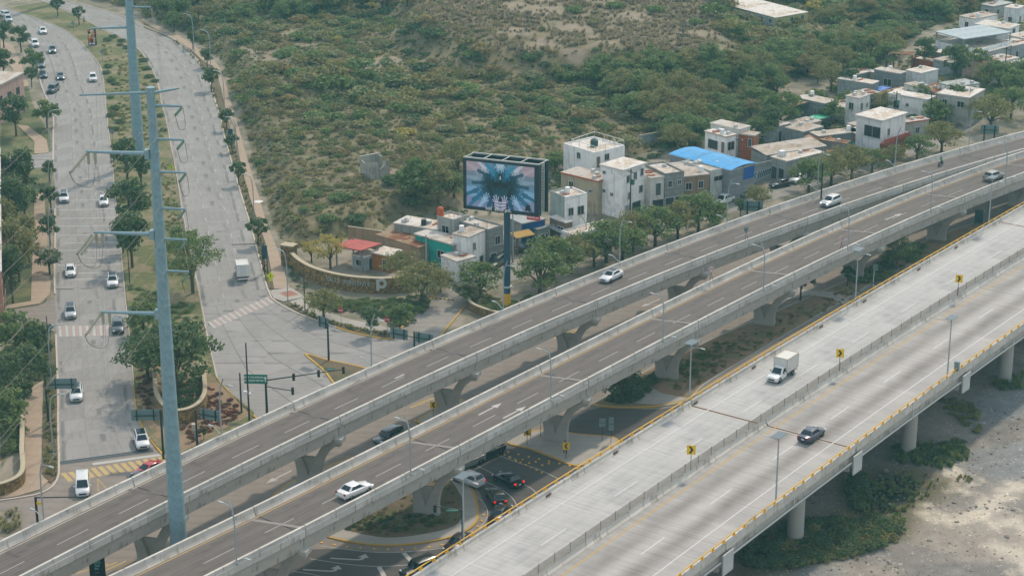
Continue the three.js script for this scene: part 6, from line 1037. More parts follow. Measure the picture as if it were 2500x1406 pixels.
{ const { o, a, b, H } = V.big, m = mat(0xcfd0cb, 0.6), rail = []; for (const [x0, z0, x1, z1] of [[a * 0.05, -0.1, a * 0.98, -0.1], [a * 0.98, -0.1, a * 0.98, -b * 0.95], [a * 0.05, -0.1, a * 0.05, -b * 0.8], [a * 0.05, -b * 0.8, a * 0.98, -b * 0.95]]) { rail.push(bar(V3(x0, H + 1.0, z0), V3(x1, H + 1.0, z1), 0.06, 5)); for (let i = 0; i <= 3; i++) { const x = lerp(x0, x1, i / 3), z = lerp(z0, z1, i / 3); rail.push(bar(V3(x, H - 0.05, z), V3(x, H + 1.0, z), 0.05, 5)); } } part('terrace_railing', rail, m, o); const tk = part('roof_tank', [cyl(0.75, 0.75, 1.2, a * 0.45, H + 0.35, -b * 0.45, 14), cyl(0.3, 0.7, 0.3, a * 0.45, H + 1.1, -b * 0.45, 14)], mat(0x25433f, 0.6), o, 'dark green water tank on the roof'); const st = []; for (let i = 0; i < 11; i++) st.push(box(0.28, 0.06, 0.9, a + 0.4 + i * 0.3, H - 0.3 - i * 0.34, -b * 0.5)); st.push(bar(V3(a + 0.2, H, -b * 0.5 + 0.45), V3(a + 3.6, H - 3.8, -b * 0.5 + 0.45), 0.06, 5), bar(V3(a + 0.2, H, -b * 0.5 - 0.45), V3(a + 3.6, H - 3.8, -b * 0.5 - 0.45), 0.06, 5), bar(V3(a + 0.2, H + 1, -b * 0.5 + 0.45), V3(a + 3.6, H - 2.8, -b * 0.5 + 0.45), 0.04, 5)); part('outside_stair', st, m, o, 'white steel stair down from the roof'); }
house({ c: [1461, 444], r: [1505, 432], l: [1363, 424.6], h: 6.2, col: 0xb0a38a, label: 'beige house with an orange roof edge behind the billboard', trim: 0xa8583a, clutter: 4, wins: [['l', 0.72, 3.9, 1.0, 1.2], ['l', 0.2, 3.9, 0.6, 0.6]] });
V.brown = house({ c: [1380.5, 481], r: [1437, 472], l: [1339, 466], h: 8.2, col: W_, lcol: 0x9aa39d, label: 'two-storey house with brown lower front beside the billboard', parapet: 1, clutter: 3, wins: [['r', 0.25, 4.8, 1.0, 1.3], ['r', 0.7, 4.6, 1.3, 1.5], ['r', 0.2, 0.05, 1.0, 2.2, 'door']] });
house({ c: [1381, 545], r: [1386, 544], l: [1338, 532], h: 4.2, col: 0x7d6a5a, lcol: 0x7d6a5a, label: 'brown panelled shop front with barred window under the billboard', clutter: 0, wins: [['l', 0.3, 1.8, 1.8, 1.5], ['l', 0.75, 2.6, 0.6, 0.6]] });
house({ c: [1400, 573], r: [1482, 540], l: [1378, 560], h: 3.2, col: W_, label: 'low white rendered building beside the bare tree', parapet: 1, clutter: 0, wins: [['r', 0.1, 1, 0.7, 1.6], ['r', 0.5, 0.05, 1.0, 2.1, 'door']] });
house({ c: [1372, 571], r: [1402, 562], l: [1337, 556], h: 2.6, open: 1, slope: 0.3, roofM: M.tin, col: 0x777772, label: 'pale sheet awning over the brown shop entrance', name: 'awning', cat: 'awning', over: 0.15 });
// row towards the blue warehouse
house({ c: [1589, 436], r: [1624, 430], l: [1560, 410], h: 6.5, col: 0xd6d4cc, label: 'narrow pale house with an arched doorway next to the tall white one', clutter: 3, trim: 0xc0beb8, wins: [['r', 0.5, 3.3, 1.0, 2.2, 'door'], ['r', 0.5, 0.05, 2.2, 2.4, 'gate']] });
house({ c: [1625, 424], r: [1666, 415], l: [1589, 398], h: 7.2, col: G_, block: 1, label: 'grey block house with dark garage openings', parapet: 1, clutter: 2, wins: [['r', 0.25, 4.6, 0.8, 1.2], ['r', 0.75, 4.9, 0.7, 0.8], ['r', 0.25, 0.05, 1.8, 2.6, 'gate'], ['r', 0.75, 0.05, 1.6, 2.6, 'gate']] });
house({ c: [1666, 433], r: [1720, 421], l: [1652, 400], h: 6.0, col: 0x8a7660, label: 'brown and tan house with an open carport', clutter: 3, wins: [['r', 0.25, 3.6, 1.2, 1.3], ['r', 0.7, 3.7, 0.9, 1.3], ['r', 0.3, 0.05, 2.2, 2.5, 'gate'], ['r', 0.8, 0.05, 1.6, 2.5, 'gate']] });
house({ c: [1736, 416], r: [1785, 402], l: [1672, 391], h: 6.4, col: 0xc4c5c1, label: 'grey and white house left of the blue roof', parapet: 1, clutter: 5, wins: [['r', 0.35, 4.2, 2.2, 0.9], ['r', 0.7, 0.05, 1.2, 2.2, 'door']] });
V.blue = house({ c: [1783.5, 418], r: [1843, 400], l: [1640, 378], h: 6.1, col: 0x8c9196, block: 1, label: 'long workshop under a bright blue curved sheet roof', blind: 1, clutter: 0, name: 'workshop', cat: 'workshop' });
{ const { o, a, b, H } = V.blue, n = 10, g = []; const rise = 0.4, pr = []; for (let i = 0; i <= n; i++) { const t = i / n; pr.push([t * (a + 0.4) - 0.2, H + 0.25 + rise * Math.sin(t * Math.PI)]); } const sp = [{ p: V3(0, 0, 0.3), s: V3(1, 0, 0) }, { p: V3(0, 0, -b - 0.3), s: V3(1, 0, 0) }]; part('blue_roof', sweep(sp, [...pr, ...[...pr].reverse().map(([x, y]) => [x, y - 0.06])]), mat(0x33a6e6, 0.5, { map: texSheetR }), o, 'bright blue curved sheet roof'); part('blue_panel', mbox(a * 0.42, 2.2, 0.06, a * 0.75, H - 1.3, 0.05), mat(0x1b4f9c, 0.6), o); for (let i = 0; i < 4; i++) part('ridge_rib', sweep(sp.map(q => ({ p: V3(0, 0, q.p.z), s: q.s })).map((q, j) => ({ p: V3(0, 0, -b * (i + 0.5) / 4 + (j ? -0.04 : 0.04)), s: q.s })), pr.map(([x, y]) => [x, y + 0.02]), false, false), mat(0x1a74b4, 0.5), o); }
// graffiti wall along the street
{
  const c = document.createElement('canvas'); c.width = 1024; c.height = 256; const g = c.getContext('2d'); g.fillStyle = '#8b8f90'; g.fillRect(0, 0, 1024, 256); for (let i = 0; i < 26; i++) { g.strokeStyle = 'rgba(60,62,64,0.25)'; g.beginPath(); g.moveTo(0, i * 10); g.lineTo(1024, i * 10); g.stroke(); }
  g.lineJoin = 'round'; g.fillStyle = '#1d9a62'; g.strokeStyle = '#0d3d2a'; g.lineWidth = 6; for (const [x, y, r] of [[70, 150, 58], [150, 160, 60], [215, 150, 48]]) { g.beginPath(); g.ellipse(x, y, r * 0.8, r, 0, 0, 7); g.fill(); g.stroke(); } g.fillStyle = '#8b8f90'; g.beginPath(); g.ellipse(80, 160, 14, 24, 0, 0, 7); g.fill(); g.beginPath(); g.ellipse(160, 160, 14, 24, 0, 0, 7); g.fill();
  g.lineWidth = 9; const rg = i => h2(i, 91); for (let i = 0; i < 70; i++) { g.strokeStyle = ['#d7e4ea', '#4f86a8', '#20465e', '#e8eef0'][i % 4]; g.beginPath(); const x = 300 + rg(i) * 330, y = 30 + rg(i + 100) * 200; g.moveTo(x, y); g.quadraticCurveTo(x + 60 * (rg(i + 200) - 0.5), y + 80 * (rg(i + 300) - 0.5), x + 90 * (rg(i + 400) - 0.5), y + 110 * (rg(i + 500) - 0.5)); g.stroke(); }
  g.fillStyle = '#17323f'; g.strokeStyle = '#c9d3d6'; g.lineWidth = 7; for (let i = 0; i < 6; i++) { g.beginPath(); g.ellipse(700 + i * 56, 130 - i * 4, 36, 62, 0.2, 0, 7); g.fill(); g.stroke(); } g.strokeStyle = '#c9d3d6'; for (let i = 0; i < 6; i++) { g.beginPath(); g.moveTo(690 + i * 56, 90); g.lineTo(712 + i * 56, 165); g.stroke(); }
  const t = new THREE.CanvasTexture(c); t.colorSpace = THREE.SRGBColorSpace; const a = P(1786, 462), b = P(1884, 438), d = b.clone().sub(a), L = d.length(), o = thing('graffiti_wall', 'grey block wall sprayed with green, blue and black graffiti', 'wall', a, Math.atan2(-d.z, d.x));
  part('block_wall', mbox(L, 3.9, 0.25, L / 2, 1.85, -0.13), wallM(G_, 1), o); part('graffiti', new THREE.PlaneGeometry(L * 0.98, 2.9).translate(L / 2, 1.5, 0.012), mat(0xffffff, 0.9, { map: t }), o);
}
// behind and right of the warehouse
house({ c: [1806, 317], r: [1827, 308], l: [1744, 299.5], h: 7.2, col: 0xd9d7d0, label: 'upper white block with a cooling unit behind the porch house', clutter: 1, trim: 0xbdb9b0 });
house({ c: [1842, 332], r: [1855, 325], l: [1804, 327], h: 6.4, col: 0xb07050, lcol: 0xa85a3c, block: 1, lblock: 1, label: 'orange brick annex beside the porch house', clutter: 0, trim: 0xb5aea2, wins: [['l', 0.25, 4.2, 0.7, 1.6]] });
house({ c: [1773, 335], r: [1802, 330], l: [1716, 322.7], h: 6.4, col: W_, label: 'white porch house with red rubble on its roof', clutter: 5, trim: 0xb8a392, wins: [['r', 0.5, 3.7, 1.8, 1.6], ['l', 0.12, 3.2, 0.8, 2.1, 'door'], ['l', 0.6, 3.4, 2.6, 1.8, 'gate']] });
house({ c: [1872, 380], r: [2004, 352], l: [1842, 364], h: 4.2, col: G_, block: 1, label: 'wide low building under long pale roof sheets', slope: 0.5, roofM: M.roof[3], clutter: 0 });
house({ c: [1922, 395], r: [2016, 374], l: [1882, 384], h: 4.0, col: 0x9fa09c, label: 'low house with corrugated gates and a white water cube', clutter: 2, wins: [['l', 0.3, 0.05, 1.4, 2.4, 'gate'], ['l', 0.75, 0.05, 1.4, 2.4, 'gate'], ['r', 0.3, 1.0, 1.2, 1.2]] });
{ const o = thing('water_cube', 'white caged water cube standing on the low house roof', 'water tank', P(1910, 380, 4.2), 0.7); part('tank', rbox(1.2, 1.0, 1.2, 0, 0.5, 0, 0.08), M.signWhite, o); part('cage', [...[-0.6, 0, 0.6].flatMap(x => [bar(V3(x, 0, 0.62), V3(x, 1.05, 0.62), 0.025, 4), bar(V3(-0.62, 0, x), V3(-0.62, 1.05, x), 0.025, 4)]), bar(V3(-0.62, 1.05, 0.62), V3(0.62, 1.05, 0.62), 0.03, 4)], M.steel, o); }
house({ c: [2066, 352], r: [2083, 346], l: [1958, 340], h: 3.6, col: 0x1c5aa8, lcol: 0x8b8d8a, lblock: 1, label: 'long grey shed with a bright blue end wall', roofM: M.rust, clutter: 3, wins: [['r', 0.5, 1.2, 0.6, 0.9]] });
house({ c: [2052, 362], r: [2066, 357], l: [2035, 356], h: 2.6, open: 1, roofM: mat(0x2f8f78, 0.6, { map: texSheetR }), col: 0x2a74a8, label: 'small stall with a green sheet roof beside the blue end wall', name: 'market_stall', cat: 'stall', clutter: 0 });
house({ c: [2022, 372], r: [2045, 362], l: [2012, 366], h: 2.2, col: 0x2a74a8, label: 'low blue shack with a pinkish roof', roofM: M.rust, clutter: 0, blind: 1 });
house({ c: [1963, 323], r: [2028, 316], l: [1908, 316.5], h: 4.2, col: 0x7d8384, label: 'grey house with rust stained roof above the long shed', roofM: M.roof[3], clutter: 2 });
house({ c: [2000, 334], r: [2110, 326], l: [1975, 325], h: 4, col: 0x80837f, label: 'dark flat roofed house with white sheets in front of the salmon house', clutter: 3 });
house({ c: [2014, 254], r: [2038, 245], l: [1950, 237], h: 4.6, col: 0x80878a, block: 1, label: 'grey block house on the wooded slope', clutter: 1, wins: [['l', 0.3, 1.9, 0.5, 1.5]] });
house({ c: [1942, 259], r: [1976, 247], l: [1898, 246.5], h: 4.2, open: 1, roofM: M.rust, col: 0x6a6a66, label: 'rust red lean-to roof beside the grey block house', name: 'lean_to', cat: 'shed', clutter: 0 });
house({ c: [2099, 241], r: [2140, 235.5], l: [2061, 238], h: 6.2, col: 0xdcdcd8, label: 'peeling white cube house with rubble on top', clutter: 5, wins: [['l', 0.55, 3.6, 1.1, 1.5], ['r', 0.25, 3.6, 0.8, 1.5], ['r', 0.75, 3.9, 0.6, 0.8]] });
V.salmon = house({ c: [2155, 295], r: [2209, 276], l: [2095.5, 281], h: 8.2, col: 0xe8e7e4, lcol: 0xd8d8d6, label: 'two-storey house, white above and salmon below, by the dark pole', over: 0.35, clutter: 0, roofM: M.roof[2], wins: [['l', 0.35, 4.6, 3.8, 2.2], ['r', 0.3, 4.8, 0.7, 1.4], ['r', 0.3, 1.2, 1.5, 1.2], ['r', 0.8, 1.0, 1.0, 1.6]] });
{ const { o, a, b, H } = V.salmon; part('salmon_storey', mbox(a + 0.7, 3.7, 0.12, a / 2, 1.85, 0.1), wallM(0xb8725a, 0), o, 'salmon painted lower storey'); part('balcony', [mbox(a + 0.9, 0.14, 1.0, a / 2, 3.75, 0.6), mbox(a + 0.9, 0.9, 0.06, a / 2, 4.2, 1.05)], wallM(0xa85040, 0), o); }
house({ c: [2100, 330], r: [2148, 318], l: [2070, 316], h: 4.0, col: 0xa2694f, label: 'low salmon house with cluttered roof left of the balcony house', clutter: 6 });
house({ c: [2266, 244], r: [2285, 236], l: [2170, 229], h: 4.4, col: 0xe4e4e2, label: 'long white box house among the trees', clutter: 0, trim: 0xc8c8c4, wins: [['l', 0.78, 1.6, 1.3, 1.6], ['l', 0.5, 2.4, 0.6, 0.6], ['r', 0.5, 0.6, 1.0, 2.2]] });
house({ c: [2198, 181], r: [2215, 176], l: [2134, 170.6], h: 4.6, col: 0x84898a, block: 1, label: 'grey block house with an open dark window', clutter: 1, wins: [['l', 0.45, 1.6, 2.0, 1.5]] });
house({ c: [2250, 180], r: [2300, 172], l: [2210, 173], h: 4.4, col: 0xd5d8d8, label: 'white house with blue barrels by its door', clutter: 3 });
for (const [x, y, t] of [[2218, 204, 'left'], [2232, 203, 'right']]) { const o = thing('barrel', `blue plastic barrel, ${t} one of the pair by the white house`, 'barrel', P(x, y)); part('drum', cyl(0.32, 0.32, 0.95, 0, 0.48, 0, 12), mat(0x1f5fae, 0.5), o); part('lid', cyl(0.3, 0.33, 0.08, 0, 0.98, 0, 12), mat(0x1a4f92, 0.5), o); }
house({ c: [2130, 206], r: [2150, 200], l: [2043, 194.5], h: 4.0, col: 0x8f9492, label: 'weathered low house with a pale sheet roof in the trees', clutter: 3 });
house({ c: [2242, 214], r: [2272, 210], l: [2205, 206.5], h: 4.6, col: 0xd8d8d4, label: 'pale house with a rust sheet over its yard', clutter: 2 });
house({ c: [2290, 229], r: [2340, 219], l: [2240, 213], h: 3.6, open: 1, roofM: M.rust, col: 0x777772, label: 'long rust brown yard roof on posts', name: 'yard_roof', cat: 'shed', clutter: 4 });
house({ c: [2368, 240], r: [2406, 219], l: [2290, 229], h: 6.2, col: 0xa9a79f, label: 'two-storey cream and white house at the street corner', clutter: 5 });
house({ c: [2330, 214], r: [2400, 207], l: [2290, 204], h: 5.0, col: 0xc8cccc, label: 'house with pale corrugated roofs behind the corner house', roofM: M.tin, clutter: 3 });
house({ c: [2215, 300], r: [2262, 290], l: [2200, 292], h: 3.4, col: 0xa5a39b, label: 'small shop with orange trim at the street bend', clutter: 5, trim: 0xa8583a });
house({ c: [2355, 97], r: [2484, 84], l: [2277, 80], h: 6.4, open: 1, roofM: mat(0x9fb0b8, 0.5, { map: texSheetR, metalness: 0.2 }), col: 0x8d9292, label: 'large blue-grey metal canopy over the upper terrace', name: 'canopy', cat: 'canopy', clutter: 0 });
house({ c: [2394, 121], r: [2500, 105], l: [2268, 107], h: 4.6, col: 0xe2e5e5, label: 'long white parapet house below the metal canopy', parapet: 1, clutter: 2 });
house({ c: [2357, 142], r: [2510, 122], l: [2268, 131], h: 3.6, col: 0x9da2a2, label: 'row of grey rooms with dark openings', clutter: 4 });
house({ c: [2403, 154], r: [2422, 150], l: [2350, 145], h: 4.2, col: 0xbfa294, label: 'pinkish cream house with white window', clutter: 1, roofM: M.rust });
house({ c: [2464, 71], r: [2492, 61], l: [2381, 59.7], h: 5, col: 0xe2e5e5, label: 'white flat roofed house at the right edge', clutter: 1, trim: 0xc8c8c4 });
house({ c: [2486, 22], r: [2515, 17], l: [2452, 20], h: 4.4, col: 0xd8dcdc, label: 'small white house at the top right corner', clutter: 2 });
house({ c: [2230, 136], r: [2240, 130], l: [2174, 130], h: 4.0, open: 1, roofM: M.rust, col: 0x6d706d, label: 'open shed with a rusty roof below the white terraces', name: 'open_shed', cat: 'shed', clutter: 0 });
house({ c: [2280, 150], r: [2300, 143], l: [2228, 140], h: 2.6, col: 0xa2583c, label: 'low orange brick yard wall house', parapet: 1, clutter: 0, blind: 1 });
house({ c: [2450, 165], r: [2510, 158], l: [2425, 160], h: 4, col: 0xd6d8d6, label: 'white house cut by the right edge beside the pink one', clutter: 3 });
house({ c: [1894, 44], r: [1972, 30], l: [1762, 12], h: 5, col: 0xa9a56a, lcol: 0xa7adab, label: 'long warehouse with a pale roof and yellow gable far off', roofM: M.roof[2], name: 'warehouse', cat: 'warehouse', clutter: 0, slope: 0.4 });
// low row left of the billboard post
house({ c: [1106, 599], r: [1139, 587], l: [1016, 571], h: 4.6, col: G_, block: 1, lcol: 0x2aa294, label: 'turquoise walled house with a pale roof left of the billboard', clutter: 1, trim: 0xb5aea2, wins: [['l', 0.32, 1.8, 1.5, 1.3], ['l', 0.1, 1.4, 1.0, 1.8]] });
house({ c: [1067, 563], r: [1113, 549], l: [948, 556], h: 4.8, col: 0x9a9a94, label: 'ruined flat roof strewn with brown debris', clutter: 7 });
house({ c: [1144, 581], r: [1190, 563], l: [1103, 573], h: 6.2, col: W_, label: 'narrow white block house left of the billboard post', clutter: 2, wins: [['r', 0.3, 3.8, 0.7, 1.2], ['r', 0.7, 0.05, 1.0, 2.2, 'door']] });
house({ c: [1193, 560], r: [1229, 549], l: [1108, 537], h: 6.6, col: 0x8a8d8b, block: 1, label: 'long grey block house behind the billboard post', parapet: 1, clutter: 3, wins: [['r', 0.6, 3.6, 1.2, 1.4], ['r', 0.3, 0.05, 1.4, 2.2, 'gate']] });
house({ c: [1108, 536], r: [1142, 525], l: [1065, 527], h: 7.2, col: 0x9fa09b, label: 'raised roof house with an orange tank on top', clutter: 3, parapet: 1 });
{ const o = thing('roof_tank', 'orange plastic tank on the highest roof left of the billboard', 'water tank', P(1075, 527, 7.0)); part('drum', cyl(0.55, 0.6, 1.4, 0, 0.7, 0, 12), mat(0xb5512a, 0.6), o); part('lid', cyl(0.3, 0.5, 0.2, 0, 1.5, 0, 12), mat(0xa04824, 0.6), o); }
house({ c: [1022, 606], r: [1060, 592], l: [925, 572], h: 3.4, col: 0xa78f74, label: 'low tan walled yard with brown sheet roofs', roofM: M.rust, clutter: 4, blind: 1 });
house({ c: [1150, 605], r: [1192, 590], l: [1128, 596], h: 3.0, col: 0x1d5ea0, label: 'low blue gated yard front behind the green off-roader', parapet: 1, clutter: 0, wins: [['r', 0.5, 0.05, 2.2, 2.3, 'gate']] });
house({ c: [1195, 605], r: [1232, 592], l: [1180, 598], h: 3.2, col: 0xa08a4e, label: 'mustard yellow house front with a dark gate', clutter: 1, wins: [['r', 0.3, 1.0, 1.2, 1.3], ['r', 0.75, 0.05, 1.4, 2.2, 'gate']] });
house({ c: [1115, 640], r: [1150, 625], l: [1090, 622], h: 3.4, col: W_, label: 'small white house front with a dark door by the slip road', clutter: 2, wins: [['r', 0.3, 0.05, 1.0, 2.1, 'door'], ['r', 0.75, 1.2, 0.7, 0.7]] });
house({ c: [1262, 583], r: [1300, 572], l: [1250, 576], h: 3.0, open: 1, slope: 0.4, roofM: mat(0xb08a3c, 0.8, { map: texSheetR }), col: 0x6a5a48, label: 'yellowish carport canopy right of the billboard post', name: 'carport', cat: 'carport' });
house({ c: [1275, 548], r: [1330, 536], l: [1235, 530], h: 4.4, col: 0x1d4f86, lcol: 0x8d908e, label: 'blue painted yard building under the billboard screen', clutter: 3, roofM: M.tin });
house({ c: [1312, 562], r: [1338, 553], l: [1285, 550], h: 3.2, col: 0x8d908e, block: 1, label: 'grey shack with iron gates below the billboard name plate', roofM: M.tin, clutter: 2, wins: [['r', 0.5, 0.05, 1.8, 2.2, 'gate']] });
// low shacks, yards and sheets that fill the village lanes
[[2062, 300, 7, 5, 3, 'grey shack with tangled sheets below the lean-to', 0], [2030, 288, 5, 4, 2.6, 'small rusty yard roof left of the tarpaulins', 1], [2110, 268, 5, 4, 3, 'rubble topped annex below the peeling white cube', 0], [2168, 268, 9, 4, 2.8, 'long brown sheet roof behind the balcony house', 1], [2215, 262, 6, 4, 3, 'grey shed behind the salmon corner', 0], [2250, 288, 5, 4, 2.8, 'pale shack with a sloping sheet by the street bend', 2], [2292, 268, 6, 4, 3.4, 'cream yard house under the round dark tree', 0], [2090, 215, 6, 4, 3, 'grey hut between the wooded houses', 0], [2165, 218, 6, 5, 3, 'bare block room beside the blue tarpaulin', 0], [2320, 190, 7, 5, 3.4, 'white rear house behind the dark round tree', 0], [2440, 190, 7, 5, 3.6, 'pale house below the pink one near the right edge', 0], [2490, 205, 7, 5, 3.6, 'white house touching the right edge above the street', 0], [2415, 120, 8, 5, 3.4, 'grey flat house on the right terraces', 0], [2330, 125, 8, 5, 3.2, 'low white rooms left of the metal canopy', 0], [2470, 150, 8, 5, 3.6, 'grey house with a pale roof on the right terraces', 0], [2500, 135, 6, 5, 4, 'white block on the right edge terraces', 0], [1990, 382, 8, 4, 2.8, 'corrugated yard front beside the low gated house', 2], [2105, 345, 7, 4, 2.8, 'grey yard building before the salmon house', 0], [1948, 345, 7, 4, 3, 'plain roof left of the long grey shed', 0], [1880, 352, 6, 4, 3.2, 'small white house right of the brick annex', 0], [2380, 78, 9, 5, 3.2, 'white wall house behind the metal canopy', 0], [2425, 45, 8, 4, 3, 'pale long house near the top right', 2]].forEach(([x, y, a, b, h, t, k], i) => house({ at: [x, y], dim: [a, b], h, label: t, col: [W_, 0xa9aaa6, G_, 0xb5aa9a, 0x9aa0a2][i % 5], block: i % 3 === 0 ? 1 : 0, roofM: k === 1 ? M.rust : k === 2 ? M.tin : undefined, clutter: 3 + i % 3 }));
[[2000, 312, 0x2f9c78, 'green', 'below the lean-to'], [1955, 290, 0x1f9a4e, 'bright green', 'beside the big pale topped tree'], [2153, 240, 0x1f5fae, 'blue', 'by the peeling cube'], [2095, 372, 0x2f8f78, 'teal', 'at the blue end wall']].forEach(([x, y, c, n, t]) => { const o = thing('tarpaulin', `${n} tarpaulin ${t}`, 'tarpaulin', P(x, y), 0.7), g = new THREE.PlaneGeometry(4.2, 3, 12, 8).rotateX(-Math.PI / 2), q = g.attributes.position; for (let i = 0; i < q.count; i++) q.setY(i, 2.2 + 0.5 * fbm(q.getX(i) * 0.9 + x, q.getZ(i) * 0.9, 2) - 0.08 * q.getX(i) ** 2 * 0.5); g.computeVertexNormals(); part('sheet', g, mat(c, 0.6), o); part('post', [[-1.9, -1.3], [1.9, -1.3], [-1.9, 1.3], [1.9, 1.3]].map(([a, b]) => bar(V3(a, 0, b), V3(a, 2.35, b), 0.05, 5)), M.wood, o); });
// red roofed kiosk and the little orange shack
house({ c: [881, 612], r: [926, 597], l: [816, 594], h: 3.8, col: 0x8d8f8d, label: 'food stall under a sloping red sheet roof behind the name wall', open: 1, slope: -0.5, roofM: mat(0xb8493c, 0.6, { map: texSheetR }), name: 'food_stall', cat: 'stall', over: 0.3 });
house({ c: [888, 630], r: [925, 616], l: [860, 622], h: 2.4, col: 0x9da3a3, label: 'grey back room of the red roofed stall', clutter: 0, wins: [['l', 0.4, 0.9, 1.4, 1.0], ['r', 0.4, 0.05, 0.9, 2.0, 'door']] });
house({ c: [950, 627], r: [985, 614], l: [903, 619], h: 2.8, col: 0xa0662e, lcol: 0xa86a2c, label: 'small orange wooden shack with a white roof and sign', roofM: M.roof[2], clutter: 0, wins: [['l', 0.25, 0.3, 0.9, 1.9, 'door']] });
{ const o = thing('boundary_wall', 'tan rendered wall behind the red stall', 'wall'), p = pathOf(pxs([[850, 595], [925, 606], [1000, 622], [1056, 636]]), 2); part('wall', sweep(p, [[-0.1, -0.3], [-0.1, 3.1], [0.1, 3.1], [0.1, -0.3]]), wallM(0xa08368, 0), o); part('coping', sweep(p, [[-0.14, 3.102], [-0.14, 3.2], [0.14, 3.2], [0.14, 3.102]]), M.cap, o);
  const q = thing('boundary_wall', 'pale block wall climbing the scrub slope above the blue roof', 'wall'), g = [[1560, 352], [1600, 345], [1650, 336]].map(a => T(...a)); part('wall', sweep(pathOf(g, 2), [[-0.1, -0.6], [-0.1, 1.8], [0.1, 1.8], [0.1, -0.6]]), wallM(0x9aa2a6, 1), q); part('coping', sweep(pathOf(g, 2), [[-0.13, 1.802], [-0.13, 1.88], [0.13, 1.88], [0.13, 1.802]]), M.cap, q);
  const f = thing('fridge', 'white fridge standing in front of the red stall', 'fridge', P(866, 650), 0.5); part('cabinet', rbox(0.9, 1.5, 0.8, 0, 0.75, 0, 0.05), M.signWhite, f); part('door', rbox(0.82, 1.4, 0.05, 0, 0.75, 0.42, 0.02), M.winFrame, f); }
// ruined cube in the scrub
{
  const b = T(915, 428), o = thing('ruin', 'roofless broken concrete cube standing in the scrub', 'ruin', b, 0.65), m = wallM(0xa9a79b, 0); const sh = (pts, d) => new THREE.ExtrudeGeometry(new THREE.Shape(pts.map(q => new THREE.Vector2(...q))), { depth: d, bevelEnabled: false });
  part('wall', sh([[-2, -0.4], [2, -0.4], [2, 3.2], [1.2, 3.3], [0.9, 2.2], [0.4, 2.0], [-0.2, 1.6], [-0.6, 2.9], [-2, 3.1]], 0.2).translate(0, 0, 1.8), m, o); part('wall', sh([[-2, -0.4], [2, -0.4], [2, 3.4], [-2, 3.5]], 0.2).translate(0, 0, -2), m, o); part('wall', sh([[-1.8, -0.4], [1.8, -0.4], [1.8, 3.0], [0.4, 2.6], [-1.8, 3.4]], 0.2).rotateY(Math.PI / 2).translate(-2, 0, 0), m, o); part('wall', sh([[-1.8, -0.4], [1.8, -0.4], [1.8, 3.4], [0.3, 3.3], [0.2, 1.4], [-0.6, 1.2], [-1.8, 2.6]], 0.2).rotateY(Math.PI / 2).translate(1.8, 0, 0), m, o); part('lintel', box(4.1, 0.18, 0.35, 0, 3.5, -1.9), m, o);
}
// village street and slip road surfaces
{
  const st = (l, r, m, y = 0.008) => struct('village_street', sheet(ribbonPts(smoothPts(pxs(l), 3), smoothPts(pxs(r), 3)), y), m);
  M.street = mat(0x918b83, 0.95, { map: texAsph });
  st([[1120, 690], [1180, 668], [1240, 648], [1330, 622], [1450, 590], [1560, 560], [1700, 515], [1800, 487], [1900, 458], [2020, 420], [2120, 390], [2200, 362], [2280, 340], [2330, 318], [2380, 290], [2440, 262], [2520, 235]], [[1150, 728], [1200, 700], [1270, 680], [1360, 650], [1470, 615], [1580, 585], [1720, 540], [1830, 505], [1930, 475], [2040, 440], [2140, 410], [2230, 380], [2310, 352], [2352, 330], [2400, 300], [2460, 272], [2530, 248]], M.street);
  struct('slip_road', sheet(smoothPts(pxs([[960, 820], [1000, 780], [1040, 738], [1080, 712], [1120, 690], [1150, 728], [1120, 770], [1080, 815], [1040, 850], [1000, 850]]), 2, true), 0.012), M.street);
  kerb(pxs([[1000, 782], [1035, 745], [1060, 722]]), M.kerbYellow); kerb(pxs([[1135, 748], [1110, 778], [1082, 812], [1070, 830]]), M.kerbYellow);
  const hump = new THREE.Group(); hump.name = 'speed_hump'; hump.userData.kind = 'structure'; scene.add(hump); for (let i = 0; i < 12; i++) { const a = P(1055 + i * 5, 727 + i * 0.5, 0.05), o = part('hump_block', rbox(0.3, 0.1, 0.3, 0, 0, 0, 0.03), i % 2 ? M.railYellow : M.black, hump); o.position.copy(a); }
}
